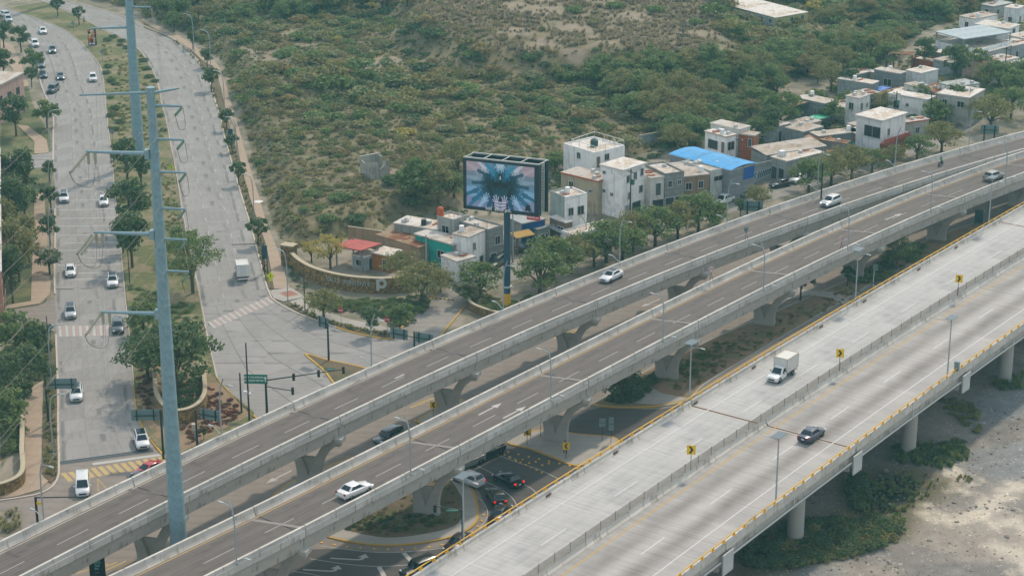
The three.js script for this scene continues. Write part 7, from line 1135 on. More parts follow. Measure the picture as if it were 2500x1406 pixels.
// utility poles and their wires
{
  const poles = [[1042, 728, 10.5, 'left of the turquoise house', M.galv], [1538, 560, 11, 'in front of the tall white house', M.wood], [1800, 462, 10, 'beside the graffiti wall', M.wood], [2183, 352, 11, 'before the salmon house', M.wood], [2270, 322, 8.5, 'by the street bend', M.wood], [2452, 210, 9, 'near the right edge', M.wood], [1252, 640, 9, 'just right of the billboard post', M.galv]];
  const tops = poles.map(([x, y, h, t, m]) => { const p = P(x, y), o = thing('utility_pole', `${m === M.wood ? 'dark wooden' : 'grey concrete'} utility pole ${t}`, 'utility pole', p, 0.75); part('pole', cyl(0.1, 0.17, h, 0, h / 2, 0, 8), m, o); part('cross_arm', box(0.12, 0.12, 1.8, 0, h - 0.5, 0), M.wood, o); for (const z of [-0.8, 0, 0.8]) part('pin_insulator', cyl(0.05, 0.07, 0.2, 0, h - 0.33, z, 6), M.signWhite, o); if (h > 10.6) part('transformer', cyl(0.35, 0.35, 1.0, 0.5, h - 2.4, 0, 12), mat(0x3f6a66, 0.5), o); return V3(p.x, h - 0.4, p.z); });
  const link = (i, j) => { for (const [k, z] of [[0, -0.6], [1, 0], [2, 0.6]]) wire(catenary(tops[i].clone().add(V3(z * 0.7, 0, z * 0.7)), tops[j].clone().add(V3(z * 0.7, 0, z * 0.7)), 0.9, 12), `thin wire leading right from the pole ${poles[i][3]}`, `wires between poles ${i + 1} and ${j + 1}`, 0.018, M.wire, 'wire'); };
  link(0, 6); link(6, 1); link(1, 2); link(2, 3); link(3, 4); link(4, 5);
  // the tall black pole in front of the far viaduct and the thin one on the left verge
  const p = P(2000, 590), o = thing('utility_pole', 'tall black post between the viaducts near the silver crossover', 'post', p); part('pole', cyl(0.12, 0.17, 14, 0, 7, 0, 8), M.black, o); part('cap', cyl(0.16, 0.16, 0.15, 0, 14.05, 0, 8), M.black, o);
  for (const [x, y, h, t] of [[374, 790 - 40 + 10, 7, 'beside the corner shrubs'], [316, 700, 6.2, 'on the planted median'], [122, 900, 8, 'beside the red kerb']]) { const q = thing('thin_post', `thin dark brown post ${t}`, 'post', x === 374 ? P(744, 762) : P(x, y)); part('pole', cyl(0.07, 0.1, h, 0, h / 2, 0, 6), M.wood, q); part('cap', cyl(0.1, 0.1, 0.1, 0, h, 0, 6), M.black, q); }
}
// flat-roofed apartment block along the left edge
{
  const o = thing('apartment_block', 'salmon apartment block cut by the left edge of the picture', 'building', V3(0, 0, 0));
  const a = P(10, 480), b = P(15, 800), d = a.clone().sub(b), L = d.length(), g = new THREE.Group(); g.name = 'facade'; g.position.copy(b); g.rotation.y = Math.atan2(-d.z, d.x); o.add(g);
  part('wall', mbox(L, 9, 6, L / 2, 4.5, -3.2), wallM(0xb07f6c, 0), g); part('lower_wall', mbox(L + 0.2, 1.2, 6.2, L / 2, 0.5, -3.15), wallM(0x8d8178, 0), g); part('roof', mbox(L + 0.6, 0.3, 6.4, L / 2, 9.1, -3.2), M.roof[1], g);
  for (let i = 0; i < 9; i++) for (let j = 0; j < 3; j++) { const w = part('window', mbox(2.0, 1.6, 0.06, (i + 0.6) * L / 9.5, 1.8 + j * 2.8, -0.17), M.winDark, g); w.position.z = 0.0; }
  const e = thing('apartment_block', 'pink apartment block wall higher up the left edge', 'building', P(-46, 330), 1.35); part('wall', mbox(30, 8, 5, 6, 4, -2.8), wallM(0xb5968c, 0), e); part('roof', mbox(30.4, 0.3, 5.4, 6, 8.15, -2.8), M.roof[1], e); for (let i = 0; i < 7; i++) part('window', mbox(1.6, 1.5, 0.06, -6 + i * 4, 5, -0.28), M.winDark, e);
}
// ---------------------------------------------------------------- vegetation
// leaf clumps: many small tilted leaf quads through the crown, each with its own tint
function leafCloud(centres, per, size, tint, o = {}) {
  const pos = [], nor = [], col = [], c = new THREE.Color(), a = V3(), b = V3(), n = V3(), p = V3();
  for (const [cx, cy, cz, r, ry] of centres) for (let i = 0; i < per; i++) {
    n.set(rr(-1, 1), rr(-0.8, 1), rr(-1, 1)).normalize(); const q = Math.pow(rnd(), 0.45);
    p.set(cx + n.x * r * q, cy + n.y * (ry ?? r * 0.8) * q, cz + n.z * r * q);
    n.add(V3(rr(-0.9, 0.9), rr(-0.4, 1.0), rr(-0.9, 0.9))).normalize(); a.set(rr(-1, 1), rr(-1, 1), rr(-1, 1)).cross(n).normalize(); b.crossVectors(n, a);
    const s = size * rr(0.6, 1.3), w = s * (o.narrow ?? 0.62); const t = pick(tint), k = rr(0.8, 1.2); c.setRGB(t[0] * k, t[1] * k, t[2] * k);
    const P1 = p.clone().addScaledVector(a, -s), P2 = p.clone().addScaledVector(b, w).addScaledVector(a, rr(-0.2, 0.2) * s), P3 = p.clone().addScaledVector(a, s), P4 = p.clone().addScaledVector(b, -w);
    for (const v of [P1, P3, P2, P1, P4, P3]) { pos.push(v.x, v.y, v.z); nor.push(n.x, n.y, n.z); col.push(c.r, c.g, c.b); }
  }
  const g = new THREE.BufferGeometry(); g.setAttribute('position', new THREE.Float32BufferAttribute(pos, 3)); g.setAttribute('normal', new THREE.Float32BufferAttribute(nor, 3)); g.setAttribute('color', new THREE.Float32BufferAttribute(col, 3)); g.setAttribute('uv', new THREE.Float32BufferAttribute(new Float32Array(pos.length / 3 * 2), 2)); return g;
}
M.leaf = new THREE.MeshPhysicalMaterial({ vertexColors: true, roughness: 1, side: THREE.DoubleSide, transmission: 0.4, thickness: 0, ior: 1.2 });
M.bark = mat(0x5a4d40, 0.95, { map: texPlain }); M.barkGrey = mat(0x6f6a62, 0.95, { map: texPlain });
const TINT = {
  dark: [[0.096, 0.141, 0.054], [0.117, 0.167, 0.064], [0.074, 0.114, 0.048], [0.139, 0.177, 0.068]],
  green: [[0.150, 0.216, 0.068], [0.182, 0.235, 0.076], [0.117, 0.177, 0.060], [0.213, 0.245, 0.083]],
  olive: [[0.230, 0.232, 0.083], [0.276, 0.253, 0.099], [0.184, 0.188, 0.070], [0.301, 0.265, 0.107]],
  brown: [[0.311, 0.243, 0.107], [0.265, 0.210, 0.096], [0.347, 0.265, 0.124], [0.230, 0.199, 0.083]],
  grey: [[0.256, 0.261, 0.126], [0.307, 0.296, 0.150], [0.218, 0.227, 0.111]],
  yellow: [[0.437, 0.376, 0.095], [0.359, 0.329, 0.087], [0.487, 0.387, 0.111]],
  rust: [[0.295, 0.210, 0.094], [0.251, 0.200, 0.086], [0.207, 0.200, 0.086]],
  straw: [[0.299, 0.247, 0.154], [0.253, 0.207, 0.127], [0.345, 0.282, 0.182]],
  maroon: [[0.193, 0.068, 0.052], [0.256, 0.088, 0.068], [0.128, 0.058, 0.045]],
  flower: [[0.117, 0.157, 0.068], [0.150, 0.177, 0.076], [0.139, 0.167, 0.068], [0.270, 0.255, 0.220]],
};
// trees: trunk height, crown radius, crown height, clumps
function makeTree(name, cat, { th, cr, ch, n, per, size, tint, limbs = 5, bark = M.bark, narrow, low = 0.15 }) {
  const o = new THREE.Group(); o.userData = { base: name, category: cat };
  const cs = []; for (let i = 0; i < n; i++) { const a = i * 2.399 + rr(-0.4, 0.4), q = Math.sqrt((i + 0.4) / n), y = lerp(low, 1, Math.pow(rnd(), 0.8)), k = Math.sqrt(Math.max(0.06, 1 - Math.pow((y - 0.42) / 0.62, 2))); cs.push([Math.cos(a) * cr * q * k * 0.92, th + y * ch, Math.sin(a) * cr * q * k * 0.92, cr * rr(0.26, 0.42), ch * rr(0.13, 0.22)]); }
  const t = [new THREE.CylinderGeometry(cr * 0.035 + 0.03, cr * 0.055 + 0.05, th + ch * 0.35, 7).translate(0, (th + ch * 0.35) / 2 - 0.15, 0)];
  for (let i = 0; i < limbs; i++) { const c = cs[Math.floor(i * n / limbs)], a = V3(0, th * rr(0.75, 1) + 0.1, 0), b = V3(c[0] * 0.9, c[1], c[2] * 0.9), m = a.clone().lerp(b, 0.5).add(V3(rr(-0.2, 0.2), cr * 0.08, rr(-0.2, 0.2))); t.push(bar(a, m, cr * 0.032 + 0.025, 5, cr * 0.02 + 0.02), bar(m, b, cr * 0.02 + 0.02, 5, 0.02)); }
  part('trunk', t, bark, o); part('crown', leafCloud(cs, per, size, TINT[tint], { narrow }), M.leaf, o); return o;
}
function makeBare(name, H, bark) { const o = new THREE.Group(); o.userData = { base: name, category: 'tree' }; const t = []; const grow = (a, d, l, r, k) => { const b = a.clone().addScaledVector(d, l); t.push(bar(a, b, r, 5, r * 0.7)); if (k > 0) for (let i = 0; i < 3; i++) grow(b, d.clone().add(V3(rr(-0.7, 0.7), rr(-0.1, 0.5), rr(-0.7, 0.7))).normalize(), l * rr(0.6, 0.8), r * 0.6, k - 1); }; grow(V3(0, -0.1, 0), V3(0.05, 1, 0.02), H * 0.33, H * 0.02, 4); part('trunk', t.slice(0, 4), bark, o); part('branches', t.slice(4), bark, o); return o; }
const TR = {
  street: makeTree('street_tree', 'tree', { th: 1.9, cr: 2.3, ch: 3.6, n: 22, per: 62, size: 0.24, tint: 'dark' }),
  street2: makeTree('street_tree', 'tree', { th: 1.6, cr: 2.6, ch: 3.6, n: 24, per: 60, size: 0.25, tint: 'green' }),
  small: makeTree('small_tree', 'tree', { th: 1.5, cr: 1.5, ch: 2.4, n: 13, per: 55, size: 0.2, tint: 'dark' }),
  tall: makeTree('tall_tree', 'tree', { th: 2.4, cr: 2.6, ch: 8.2, n: 40, per: 55, size: 0.25, tint: 'dark', limbs: 9 }),
  tallOlive: makeTree('tall_tree', 'tree', { th: 2.0, cr: 2.6, ch: 7.4, n: 36, per: 52, size: 0.25, tint: 'olive', limbs: 9 }),
  broad: makeTree('spreading_tree', 'tree', { th: 2.6, cr: 4.6, ch: 4.8, n: 44, per: 52, size: 0.26, tint: 'dark', limbs: 10 }),
  feather: makeTree('feathery_tree', 'tree', { th: 2.2, cr: 3.7, ch: 4.6, n: 36, per: 70, size: 0.26, tint: 'green', limbs: 9, narrow: 0.25 }),
  mesquite: makeTree('mesquite_tree', 'tree', { th: 1.3, cr: 3.1, ch: 3.4, n: 30, per: 58, size: 0.24, tint: 'olive', limbs: 8, narrow: 0.4 }),
  mesquite2: makeTree('mesquite_tree', 'tree', { th: 1.2, cr: 3.3, ch: 3.2, n: 30, per: 58, size: 0.25, tint: 'green', limbs: 8, narrow: 0.4 }),
  brownTree: makeTree('mesquite_tree', 'tree', { th: 1.2, cr: 3.0, ch: 3.0, n: 26, per: 52, size: 0.24, tint: 'rust', limbs: 8, narrow: 0.4 }),
  yellow: makeTree('yellow_tree', 'tree', { th: 1.4, cr: 2.6, ch: 3.0, n: 20, per: 44, size: 0.22, tint: 'yellow', limbs: 7, narrow: 0.4 }),
  flower: makeTree('flowering_tree', 'tree', { th: 1.2, cr: 2.1, ch: 2.6, n: 18, per: 55, size: 0.22, tint: 'flower', limbs: 6 }),
  bare: makeBare('bare_tree', 6.5, M.barkGrey),
};
// single trees: [kind, survey x, y of the foot, scale, what sets it apart]
const trees = [
  ['street', 8, 118, 1.20, 'at the top left corner'], ['street', 50, 128, 1.10, 'second from the top on the left verge'], ['street2', 80, 180, 1.15, 'beside the parked cars on the left'], ['small', 76, 212, 1.10, 'the small one below the parked cars'], ['street', 8, 190, 1.10, 'on the left edge above the pink block'],
  ['street', 38, 332, 1.55, 'large one on the lawn at the left edge'], ['street2', 114, 312, 1.20, 'beside the bent lamp of the left lawn'], ['small', 120, 445, 1.00, 'first of the kerb row by the driveway'], ['small', 124, 520, 1.24, 'second of the left kerb row'], ['small', 121, 600, 1.36, 'third of the left kerb row'], ['flower', 120, 668, 1.12, 'white flowered one at the left kerb'],
  ['tall', 38, 590, 1.10, 'tall dark one against the salmon block'], ['tall', 62, 500, 0.90, 'tall one below the driveway'], ['tallOlive', 46, 688, 1.10, 'tall olive one in front of the salmon block'], ['tallOlive', 16, 620, 0.95, 'at the left edge behind the tall pair'], ['tall', 20, 500, 0.85, 'dense one beside the driveway at the left edge'],
  ['street2', 40, 880, 1.42, 'left of the red kerb'], ['broad', 20, 985, 0.85, 'low spreading one at the lower left edge'], ['street', 74, 960, 1.18, 'beside the brown footway'], ['street2', 12, 1060, 1.18, 'above the iron railing'], ['street', 50, 1010, 0.94, 'bushy one next to the footway'],
  ['street', 318, 568, 1.70, 'dark upper one on the median'], ['street', 322, 655, 1.60, 'dark lower one on the median by the thin post'], ['feather', 470, 718, 1.40, 'feathery one leaning over the right carriageway'], ['broad', 428, 968, 1.42, 'spreading one inside the stone planter'], ['broad', 360, 930, 0.90, 'second crown left of the stone planter'], ['small', 310, 440, 2.00, 'round one at the foot of the far pylon'], ['small', 345, 470, 1.90, 'beside the far pylon, nearer the camera'], ['street2', 440, 640, 1.20, 'olive green one on the narrow median'],
  ['street2', 424, 78, 1.05, 'by the footway bend at the top'], ['small', 470, 120, 1.00, 'thin one at the upper right verge'], ['street', 505, 165, 0.80, 'on the right verge below the bend'], ['street', 516, 222, 0.90, 'dark upright one on the right verge'], ['small', 553, 318, 1.10, 'first by the blue banner'], ['small', 566, 372, 1.00, 'second by the blue banner'], ['small', 582, 452, 1.10, 'below the yellow diamond'], ['small', 630, 600, 1.30, 'dark one left of the dark blue panel'], ['small', 192, 62, 1.20, 'on the sunlit median slope'], ['small', 140, 40, 1.30, 'near the top of the median'],
  ['yellow', 806, 655, 1.15, 'pale yellow one above the name wall'], ['yellow', 760, 640, 0.80, 'smaller yellowish one left of the red stall'], ['mesquite', 1030, 742, 1.45, 'large one right of the name wall'], ['mesquite', 985, 690, 1.10, 'behind the right end of the name wall'], ['street2', 976, 808, 0.85, 'dark one beside the slip road'], ['street', 905, 822, 0.80, 'by the second stop sign'], ['mesquite', 790, 778, 1.00, 'greyish one on the corner'], ['flower', 1142, 742, 1.17, 'white speckled shrub tree at the slip road'], ['mesquite2', 1172, 724, 1.15, 'between the slip road and the billboard post'], ['mesquite', 1075, 712, 0.75, 'beside the white house front'],
  ['mesquite2', 1318, 716, 1.35, 'first right of the billboard post'], ['mesquite2', 1350, 690, 1.56, 'second right of the billboard post'], ['flower', 1450, 652, 1.56, 'speckled one by the bare tree'], ['mesquite2', 1480, 640, 1.49, 'left of the third far lamp'], ['mesquite', 1545, 612, 1.30, 'below the tall white house'], ['mesquite2', 1600, 600, 1.40, 'broad one in the roadside row'], ['mesquite', 1655, 582, 1.25, 'middle of the roadside row'], ['mesquite2', 1705, 570, 1.43, 'before the white pickup'], ['brownTree', 1755, 545, 0.70, 'reddish low one below the pickup'], ['street', 1808, 530, 0.60, 'small green one right of the pickup'],
  ['mesquite', 1850, 512, 0.85, 'left of the crooked roadside tree'], ['mesquite2', 1975, 468, 1.32, 'crooked one by the white parked car'], ['mesquite', 2030, 452, 1.38, 'first of the right roadside thicket'], ['mesquite', 2080, 436, 1.38, 'second of the right roadside thicket'], ['mesquite2', 2130, 420, 0.95, 'third of the right roadside thicket'], ['flower', 2085, 402, 1.03, 'speckled one beside the blue shed'], ['mesquite', 2180, 404, 0.85, 'fourth of the right roadside thicket'], ['mesquite2', 2240, 388, 1.05, 'fifth of the right roadside thicket'], ['mesquite', 2300, 370, 1.32, 'last of the right roadside thicket'], ['mesquite', 2420, 320, 1.60, 'tall one at the right end of the street'], ['mesquite2', 2470, 290, 1.40, 'beside the right picture edge'], ['street', 2335, 290, 1.30, 'round dark one at the street corner'], ['street2', 2285, 310, 1.10, 'next to the street bend shop'], ['street', 2330, 205, 1.50, 'dark round one behind the corner house'], ['street2', 2390, 190, 1.20, 'between the pink house and the corner house'], ['mesquite2', 2440, 215, 1.30, 'below the pink house at the right edge'], ['street2', 1905, 320, 1.60, 'large one with pale top beside the lean-to'], ['street', 1880, 345, 1.20, 'dark one above the white water cube'],
  ['street2', 2030, 305, 1.00, 'beside the green tarpaulin'], ['mesquite2', 2072, 280, 1.10, 'above the green tarpaulin'], ['street2', 1995, 285, 1.10, 'left of the tarpaulin yard'], ['mesquite', 2160, 275, 0.90, 'behind the balcony house'], ['street2', 2240, 262, 1.00, 'between the long white box and the corner'], ['mesquite2', 2300, 300, 1.10, 'at the cream yard house'], ['street', 2075, 232, 1.10, 'left of the peeling cube'], ['mesquite', 2030, 222, 1.30, 'above the grey block house on the slope'], ['street2', 2108, 196, 1.20, 'behind the wooded houses'], ['mesquite2', 2165, 165, 1.30, 'above the block house with the open window'], ['street', 2258, 168, 1.20, 'behind the barrels house'], ['street2', 2345, 180, 1.20, 'left of the pink house'], ['mesquite', 2410, 210, 1.10, 'under the pink house'], ['street2', 2478, 245, 1.30, 'over the street at the right edge'], ['mesquite2', 2496, 215, 1.30, 'at the right edge above the street'], ['street2', 2120, 345, 0.90, 'left of the balcony house'], ['mesquite2', 1850, 350, 1.10, 'right of the brick annex'], ['street2', 1700, 352, 1.10, 'above the blue roof'], ['mesquite', 1655, 372, 1.20, 'left of the blue roof'], ['bare', 1432, 602, 1.15, 'leafless one before the low white building'], ['bare', 1330, 700, 0.80, 'leafless one beside the street bin'], ['broad', 1520, 985, 0.62, 'dark one behind the loop road pier'], ['small', 1955, 735, 1.40, 'beside the footpath under the middle viaduct'], ['feather', 2190, 655, 0.85, 'green one between the right piers'], ['small', 735, 1160, 0.55, 'little one on the island between the narrow viaducts'], ['small', 2070, 700, 0.90, 'against the pier with the shrub'], ['small', 497, 1075, 0.45, 'tiny one by the utility box'], ['mesquite', 1395, 668, 1.3, 'third right of the billboard post'], ['mesquite2', 1520, 640, 1.4, 'between the third lamp and the tall white house'], ['street2', 1745, 560, 0.9, 'under the lamp above the pickup'], ['tall', 30, 740, 0.9, 'at the left edge by the side street'], ['street', 92, 880, 0.95, 'just left of the kerb sign back'], ['tallOlive', 70, 640, 0.8, 'slim olive one by the brown footway'], ['street', 60, 540, 1.1, 'filling the gap below the tall pair'], ['street2', 350, 820, 1.1, 'on the median above the stone planter'], ['street', 300, 620, 0.9, 'at the kerb of the left carriageway median']
];
for (const [k, x, y, s, t] of trees) { const pr = TR[k]; const what = { street: 'dark green street tree', street2: 'green street tree', small: 'small round-headed tree', tall: 'tall dark tree', tallOlive: 'tall olive tree', broad: 'spreading dark tree', feather: 'feathery green tree', mesquite: 'olive mesquite tree', mesquite2: 'green mesquite tree', brownTree: 'reddish brown tree', yellow: 'yellow-green tree', flower: 'white-flecked tree', bare: 'leafless grey tree' }[k]; copyOf(pr, P(x, y, 0.0), rr(0, 6.28), `${what}, ${t}`, undefined, [s * rr(0.95, 1.05), s * rr(0.93, 1.07), s * rr(0.95, 1.05)]); }
// woodland on the slope between the scrub and the village: single trees, not told apart in the photo
{
  const woods = [[[[1440, 200], [1560, 170], [1700, 165], [1860, 160], [2000, 130], [2170, 95], [2280, 60], [2200, 135], [2050, 190], [1905, 235], [1870, 275], [1720, 330], [1640, 340], [1560, 300], [1480, 250]], 150], [[[1980, 60], [2120, 20], [2350, 0], [2420, 20], [2300, 55], [2100, 75]], 34], [[[300, 12], [700, 0], [1000, -20], [1000, 20], [700, 50], [450, 50]], 40], [[[965, 400], [1120, 400], [1130, 500], [980, 530], [965, 480]], 14], [[[1640, -10], [1780, -15], [2150, -30], [2150, -10], [1990, 10], [1760, 8]], 22], [[[1350, 405], [1362, 390], [1360, 420], [1352, 430]], 2], [[[1560, 330], [1640, 350], [1720, 335], [1700, 365], [1640, 372]], 7]];
  const kinds = ['mesquite', 'mesquite2', 'brownTree', 'mesquite2', 'mesquite', 'street2'];
  woods.forEach(([pg, n], w) => { const ps = pg.map(q => V3(q[0], 0, q[1])), b = bbox(ps); let k = 0, g = 0; while (k < n && g++ < 4000) { const x = rr(b[0], b[1]), y = rr(b[2], b[3]); if (!inPoly(x, y, ps)) continue; k++; const p = T(x, y); p.y -= 0.1; const kd = pick(kinds), s = rr(0.75, 1.35); copyOf(TR[kd], p, rr(0, 6.28), { mesquite: 'olive mesquite in the woodland behind the houses', mesquite2: 'green mesquite in the woodland behind the houses', brownTree: 'rust tinted mesquite in the woodland behind the houses', street2: 'rounded green tree in the woodland behind the houses' }[kd], 'woodland trees behind the village', [s, s * rr(0.8, 1.1), s]); } });
  for (const [x, y, s] of [[1285, 78, 0.9], [1470, 105, 0.9], [1345, 92, 0.7], [1665, 108, 1.0], [735, 305, 0.5]]) copyOf(TR.bare, T(x, y), rr(0, 6), 'leafless tree standing on the dry hillside', 'bare trees on the hillside', s);
}
// bushes ---------------------------------------------------------------------------------------
function bushGeo(tint, n, per, size, flat = 0.75, narrow) { const cs = []; for (let i = 0; i < n; i++) { const a = i * 2.4, q = Math.sqrt(i / n) * 0.68; cs.push([Math.cos(a) * q, 0.30 + 0.35 * (1 - q) * flat + rr(-0.06, 0.06), Math.sin(a) * q, rr(0.3, 0.42), rr(0.24, 0.34) * flat]); } return leafCloud(cs, per, size, TINT[tint], { narrow }); }
function tuftGeo(tint, n, h, spread, w = 0.05) { const pos = [], nor = [], col = []; for (let i = 0; i < n; i++) { const a = rr(0, 6.28), r = rr(0, 0.22), t = rr(0.3, 1) * spread, hh = h * rr(0.6, 1.1), x = Math.cos(a) * r, z = Math.sin(a) * r, sx = -Math.sin(a) * w, sz = Math.cos(a) * w, m = [x + Math.cos(a) * t * 0.45, hh * 0.7, z + Math.sin(a) * t * 0.45], e = [x + Math.cos(a) * t, hh * (1 - 0.25 * t), z + Math.sin(a) * t], c = pick(TINT[tint]), k = rr(0.8, 1.2); const tri = [[x - sx, 0, z - sz], [x + sx, 0, z + sz], [m[0] + sx, m[1], m[2] + sz], [x - sx, 0, z - sz], [m[0] + sx, m[1], m[2] + sz], [m[0] - sx, m[1], m[2] - sz], [m[0] - sx, m[1], m[2] - sz], [m[0] + sx, m[1], m[2] + sz], e]; for (const v of tri) { pos.push(...v); nor.push(Math.cos(a) * 0.4, 0.9, Math.sin(a) * 0.4); col.push(c[0] * k, c[1] * k, c[2] * k); } } const g = new THREE.BufferGeometry(); g.setAttribute('position', new THREE.Float32BufferAttribute(pos, 3)); g.setAttribute('color', new THREE.Float32BufferAttribute(col, 3)); g.setAttribute('uv', new THREE.Float32BufferAttribute(new Float32Array(pos.length / 3 * 2), 2)); g.computeVertexNormals(); return g; }
const BUSH = { olive: bushGeo('olive', 9, 22, 0.13), brown: bushGeo('brown', 9, 22, 0.13), green: bushGeo('green', 10, 24, 0.13), dark: bushGeo('dark', 10, 26, 0.13), grey: bushGeo('grey', 9, 22, 0.12), rust: bushGeo('rust', 9, 20, 0.13), yellow: bushGeo('yellow', 8, 18, 0.13), straw: tuftGeo('straw', 26, 1, 0.8, 0.06), maroon: bushGeo('maroon', 9, 24, 0.13), reed: tuftGeo('green', 34, 1, 0.55, 0.05), grass: tuftGeo('olive', 30, 1, 0.8, 0.05) };
// scattered cover: one instanced object per plant kind
function scatter(kind, name, list, label, cat) { if (!list.length) return; const m = new THREE.InstancedMesh(BUSH[kind], M.leaf, list.length), d = new THREE.Object3D(), c = new THREE.Color(); m.name = name; list.forEach(([p, s, sy], i) => { d.position.copy(p); d.rotation.set(0, rr(0, 6.28), 0); d.scale.set(s * rr(0.85, 1.15), sy ?? s * rr(0.75, 1.1), s * rr(0.85, 1.15)); d.updateMatrix(); m.setMatrixAt(i, d.matrix); const k = rr(0.78, 1.18); m.setColorAt(i, c.setRGB(k, k * rr(0.96, 1.03), k * rr(0.92, 1.02))); }); stuff(m, label, cat); }
{
  const L = { olive: [], brown: [], green: [], dark: [], grey: [], rust: [], yellow: [], straw: [], grass: [] };
  const lim = bbox(LOT), inView = (x, z) => { const c = Math.cos(PITCH), s = Math.sin(PITCH), zc = -z * c + (CAM_H - 5) * s, px = 1250 + FOCAL * x / zc; return px > -60 && px < 2560 && -z < 640; };
  let tries = 0; for (let i = 0; i < 125000; i++) {
    const z = -rr(255, 640), x = rr(-170, 190); if (!inView(x, z) || !inPoly(x, z, LOT)) continue;
    const d = lineDist(x, z, LOT.slice(0, 32)), y = terrain(x, z), pl = near(x, z, PLATEAU, 0) ? sdf(x, z, PLATEAU) : -99;
    const n = fbm(x * 0.035 + 5, z * 0.035, 3), m = fbm(x * 0.11, z * 0.11 + 9, 3), bare = fbm(x * 0.07 + 30, z * 0.07, 3); if (bare > 0.66 && rnd() < 0.8) continue;
    const p = V3(x, y - 0.05, z);
    if (pl > 4) { if (rnd() < 0.85) L.straw.push([p, rr(0.6, 1.3)]); else if (m > 0.58) L[pick(['olive', 'brown', 'green'])].push([p, rr(0.5, 1.3)]); continue; }
    const farness = sstep(330, 460, -z), big = sstep(0.45, 0.65, n) * 0.8 + farness * 0.7;
    const s = rr(0.32, 0.8) + (rnd() < 0.10 ? (0.35 + big) * rr(0.5, 2.1) : 0);
    const q = rnd() * 0.52 + m * 0.46 + farness * 0.12; const k = q < 0.36 ? 'brown' : q < 0.55 ? 'olive' : q < 0.64 ? 'grey' : q < 0.76 ? 'green' : q < 0.86 ? 'dark' : q < 0.93 ? 'rust' : 'yellow';
    if (s < 0.8 && rnd() < 0.42) (rnd() < 0.5 ? L.straw : L.grass).push([p, s]); else L[k].push([p, s]);
  }
  const nm = { olive: 'olive scrub', brown: 'brown scrub', green: 'green scrub', dark: 'dark scrub', grey: 'grey scrub', rust: 'rust scrub', yellow: 'yellow scrub', straw: 'dry straw grass', grass: 'olive grass tufts' };
  for (const k in L) scatter(k, nm[k].replaceAll(' ', '_'), L[k], `${nm[k]} covering the vacant hillside`, 'scrub');
  // larger bushes of the hillside that stand out one by one
  const proto = {}; for (const k of ['green', 'dark', 'olive', 'rust', 'grey', 'yellow']) { const o = new THREE.Group(); o.userData = { base: 'bush', category: 'bush' }; part('foliage', bushGeo(k, 18, 34, 0.12), M.leaf, o); proto[k] = o; }
  const spots = [[1057, 88, 3.4, 'dark'], [690, 140, 2.8, 'green'], [1010, 70, 2.6, 'dark'], [740, 30, 3.2, 'green'], [560, 40, 3.0, 'green'], [860, 60, 2.4, 'green'], [950, 110, 2.4, 'olive'], [1150, 140, 2.8, 'green'], [1290, 145, 2.6, 'dark'], [880, 210, 2.4, 'dark'], [990, 205, 2.4, 'dark'], [1060, 195, 2.2, 'green'], [1130, 215, 2.4, 'green'], [1230, 215, 2.2, 'olive'], [1300, 190, 2.8, 'grey'], [1380, 190, 3.2, 'green'], [1420, 230, 2.8, 'green'], [1330, 250, 2.4, 'dark'], [1250, 260, 2.2, 'green'], [1170, 265, 2.4, 'grey'], [1080, 255, 2.0, 'green'], [980, 265, 1.8, 'olive'], [880, 290, 2.0, 'green'], [800, 270, 1.7, 'green'], [720, 250, 1.7, 'green'], [680, 230, 1.6, 'green'], [930, 330, 2.2, 'green'], [990, 330, 2.6, 'yellow'], [1050, 340, 2.6, 'olive'], [1000, 370, 3.0, 'olive'], [900, 350, 2.4, 'rust'], [820, 375, 2.0, 'rust'], [1090, 320, 2.4, 'grey'], [1160, 320, 2.2, 'green'], [1220, 310, 2.0, 'dark'], [1290, 320, 2.0, 'green'], [1330, 300, 2.2, 'grey'], [1410, 300, 2.2, 'dark'], [1470, 310, 1.9, 'green'], [1440, 265, 2.6, 'green'], [700, 460, 2.2, 'olive'], [760, 480, 2.4, 'green'], [830, 490, 2.6, 'green'], [960, 450, 3.0, 'dark'], [1040, 450, 3.0, 'green'], [1090, 420, 3.0, 'olive'], [1010, 500, 2.6, 'dark'], [720, 540, 2.0, 'olive'], [800, 540, 2.2, 'green'], [870, 540, 2.4, 'dark'], [640, 400, 1.8, 'green'], [680, 340, 1.6, 'olive'], [620, 300, 1.6, 'green'], [600, 180, 2.0, 'grey'], [640, 90, 2.4, 'rust'], [580, 80, 2.6, 'rust'], [800, 95, 2.2, 'green'], [760, 75, 2.4, 'green'], [1500, 20, 2.8, 'green'], [1400, 30, 2.6, 'green'], [1600, 30, 3.0, 'green'], [1700, 60, 2.6, 'green'], [1450, 60, 2.0, 'olive']];
  for (const [x, y, s, k] of spots) { const p = T(x, y); p.y -= 0.15; copyOf(proto[k], p, rr(0, 6.28), `${{ dark: 'dark green', green: 'green', olive: 'olive', rust: 'rust brown', grey: 'grey-green', yellow: 'yellowish' }[k]} rounded bush standing out of the hillside scrub`, `${k} bushes of the hillside`, [s, s * 0.85, s]); }
}
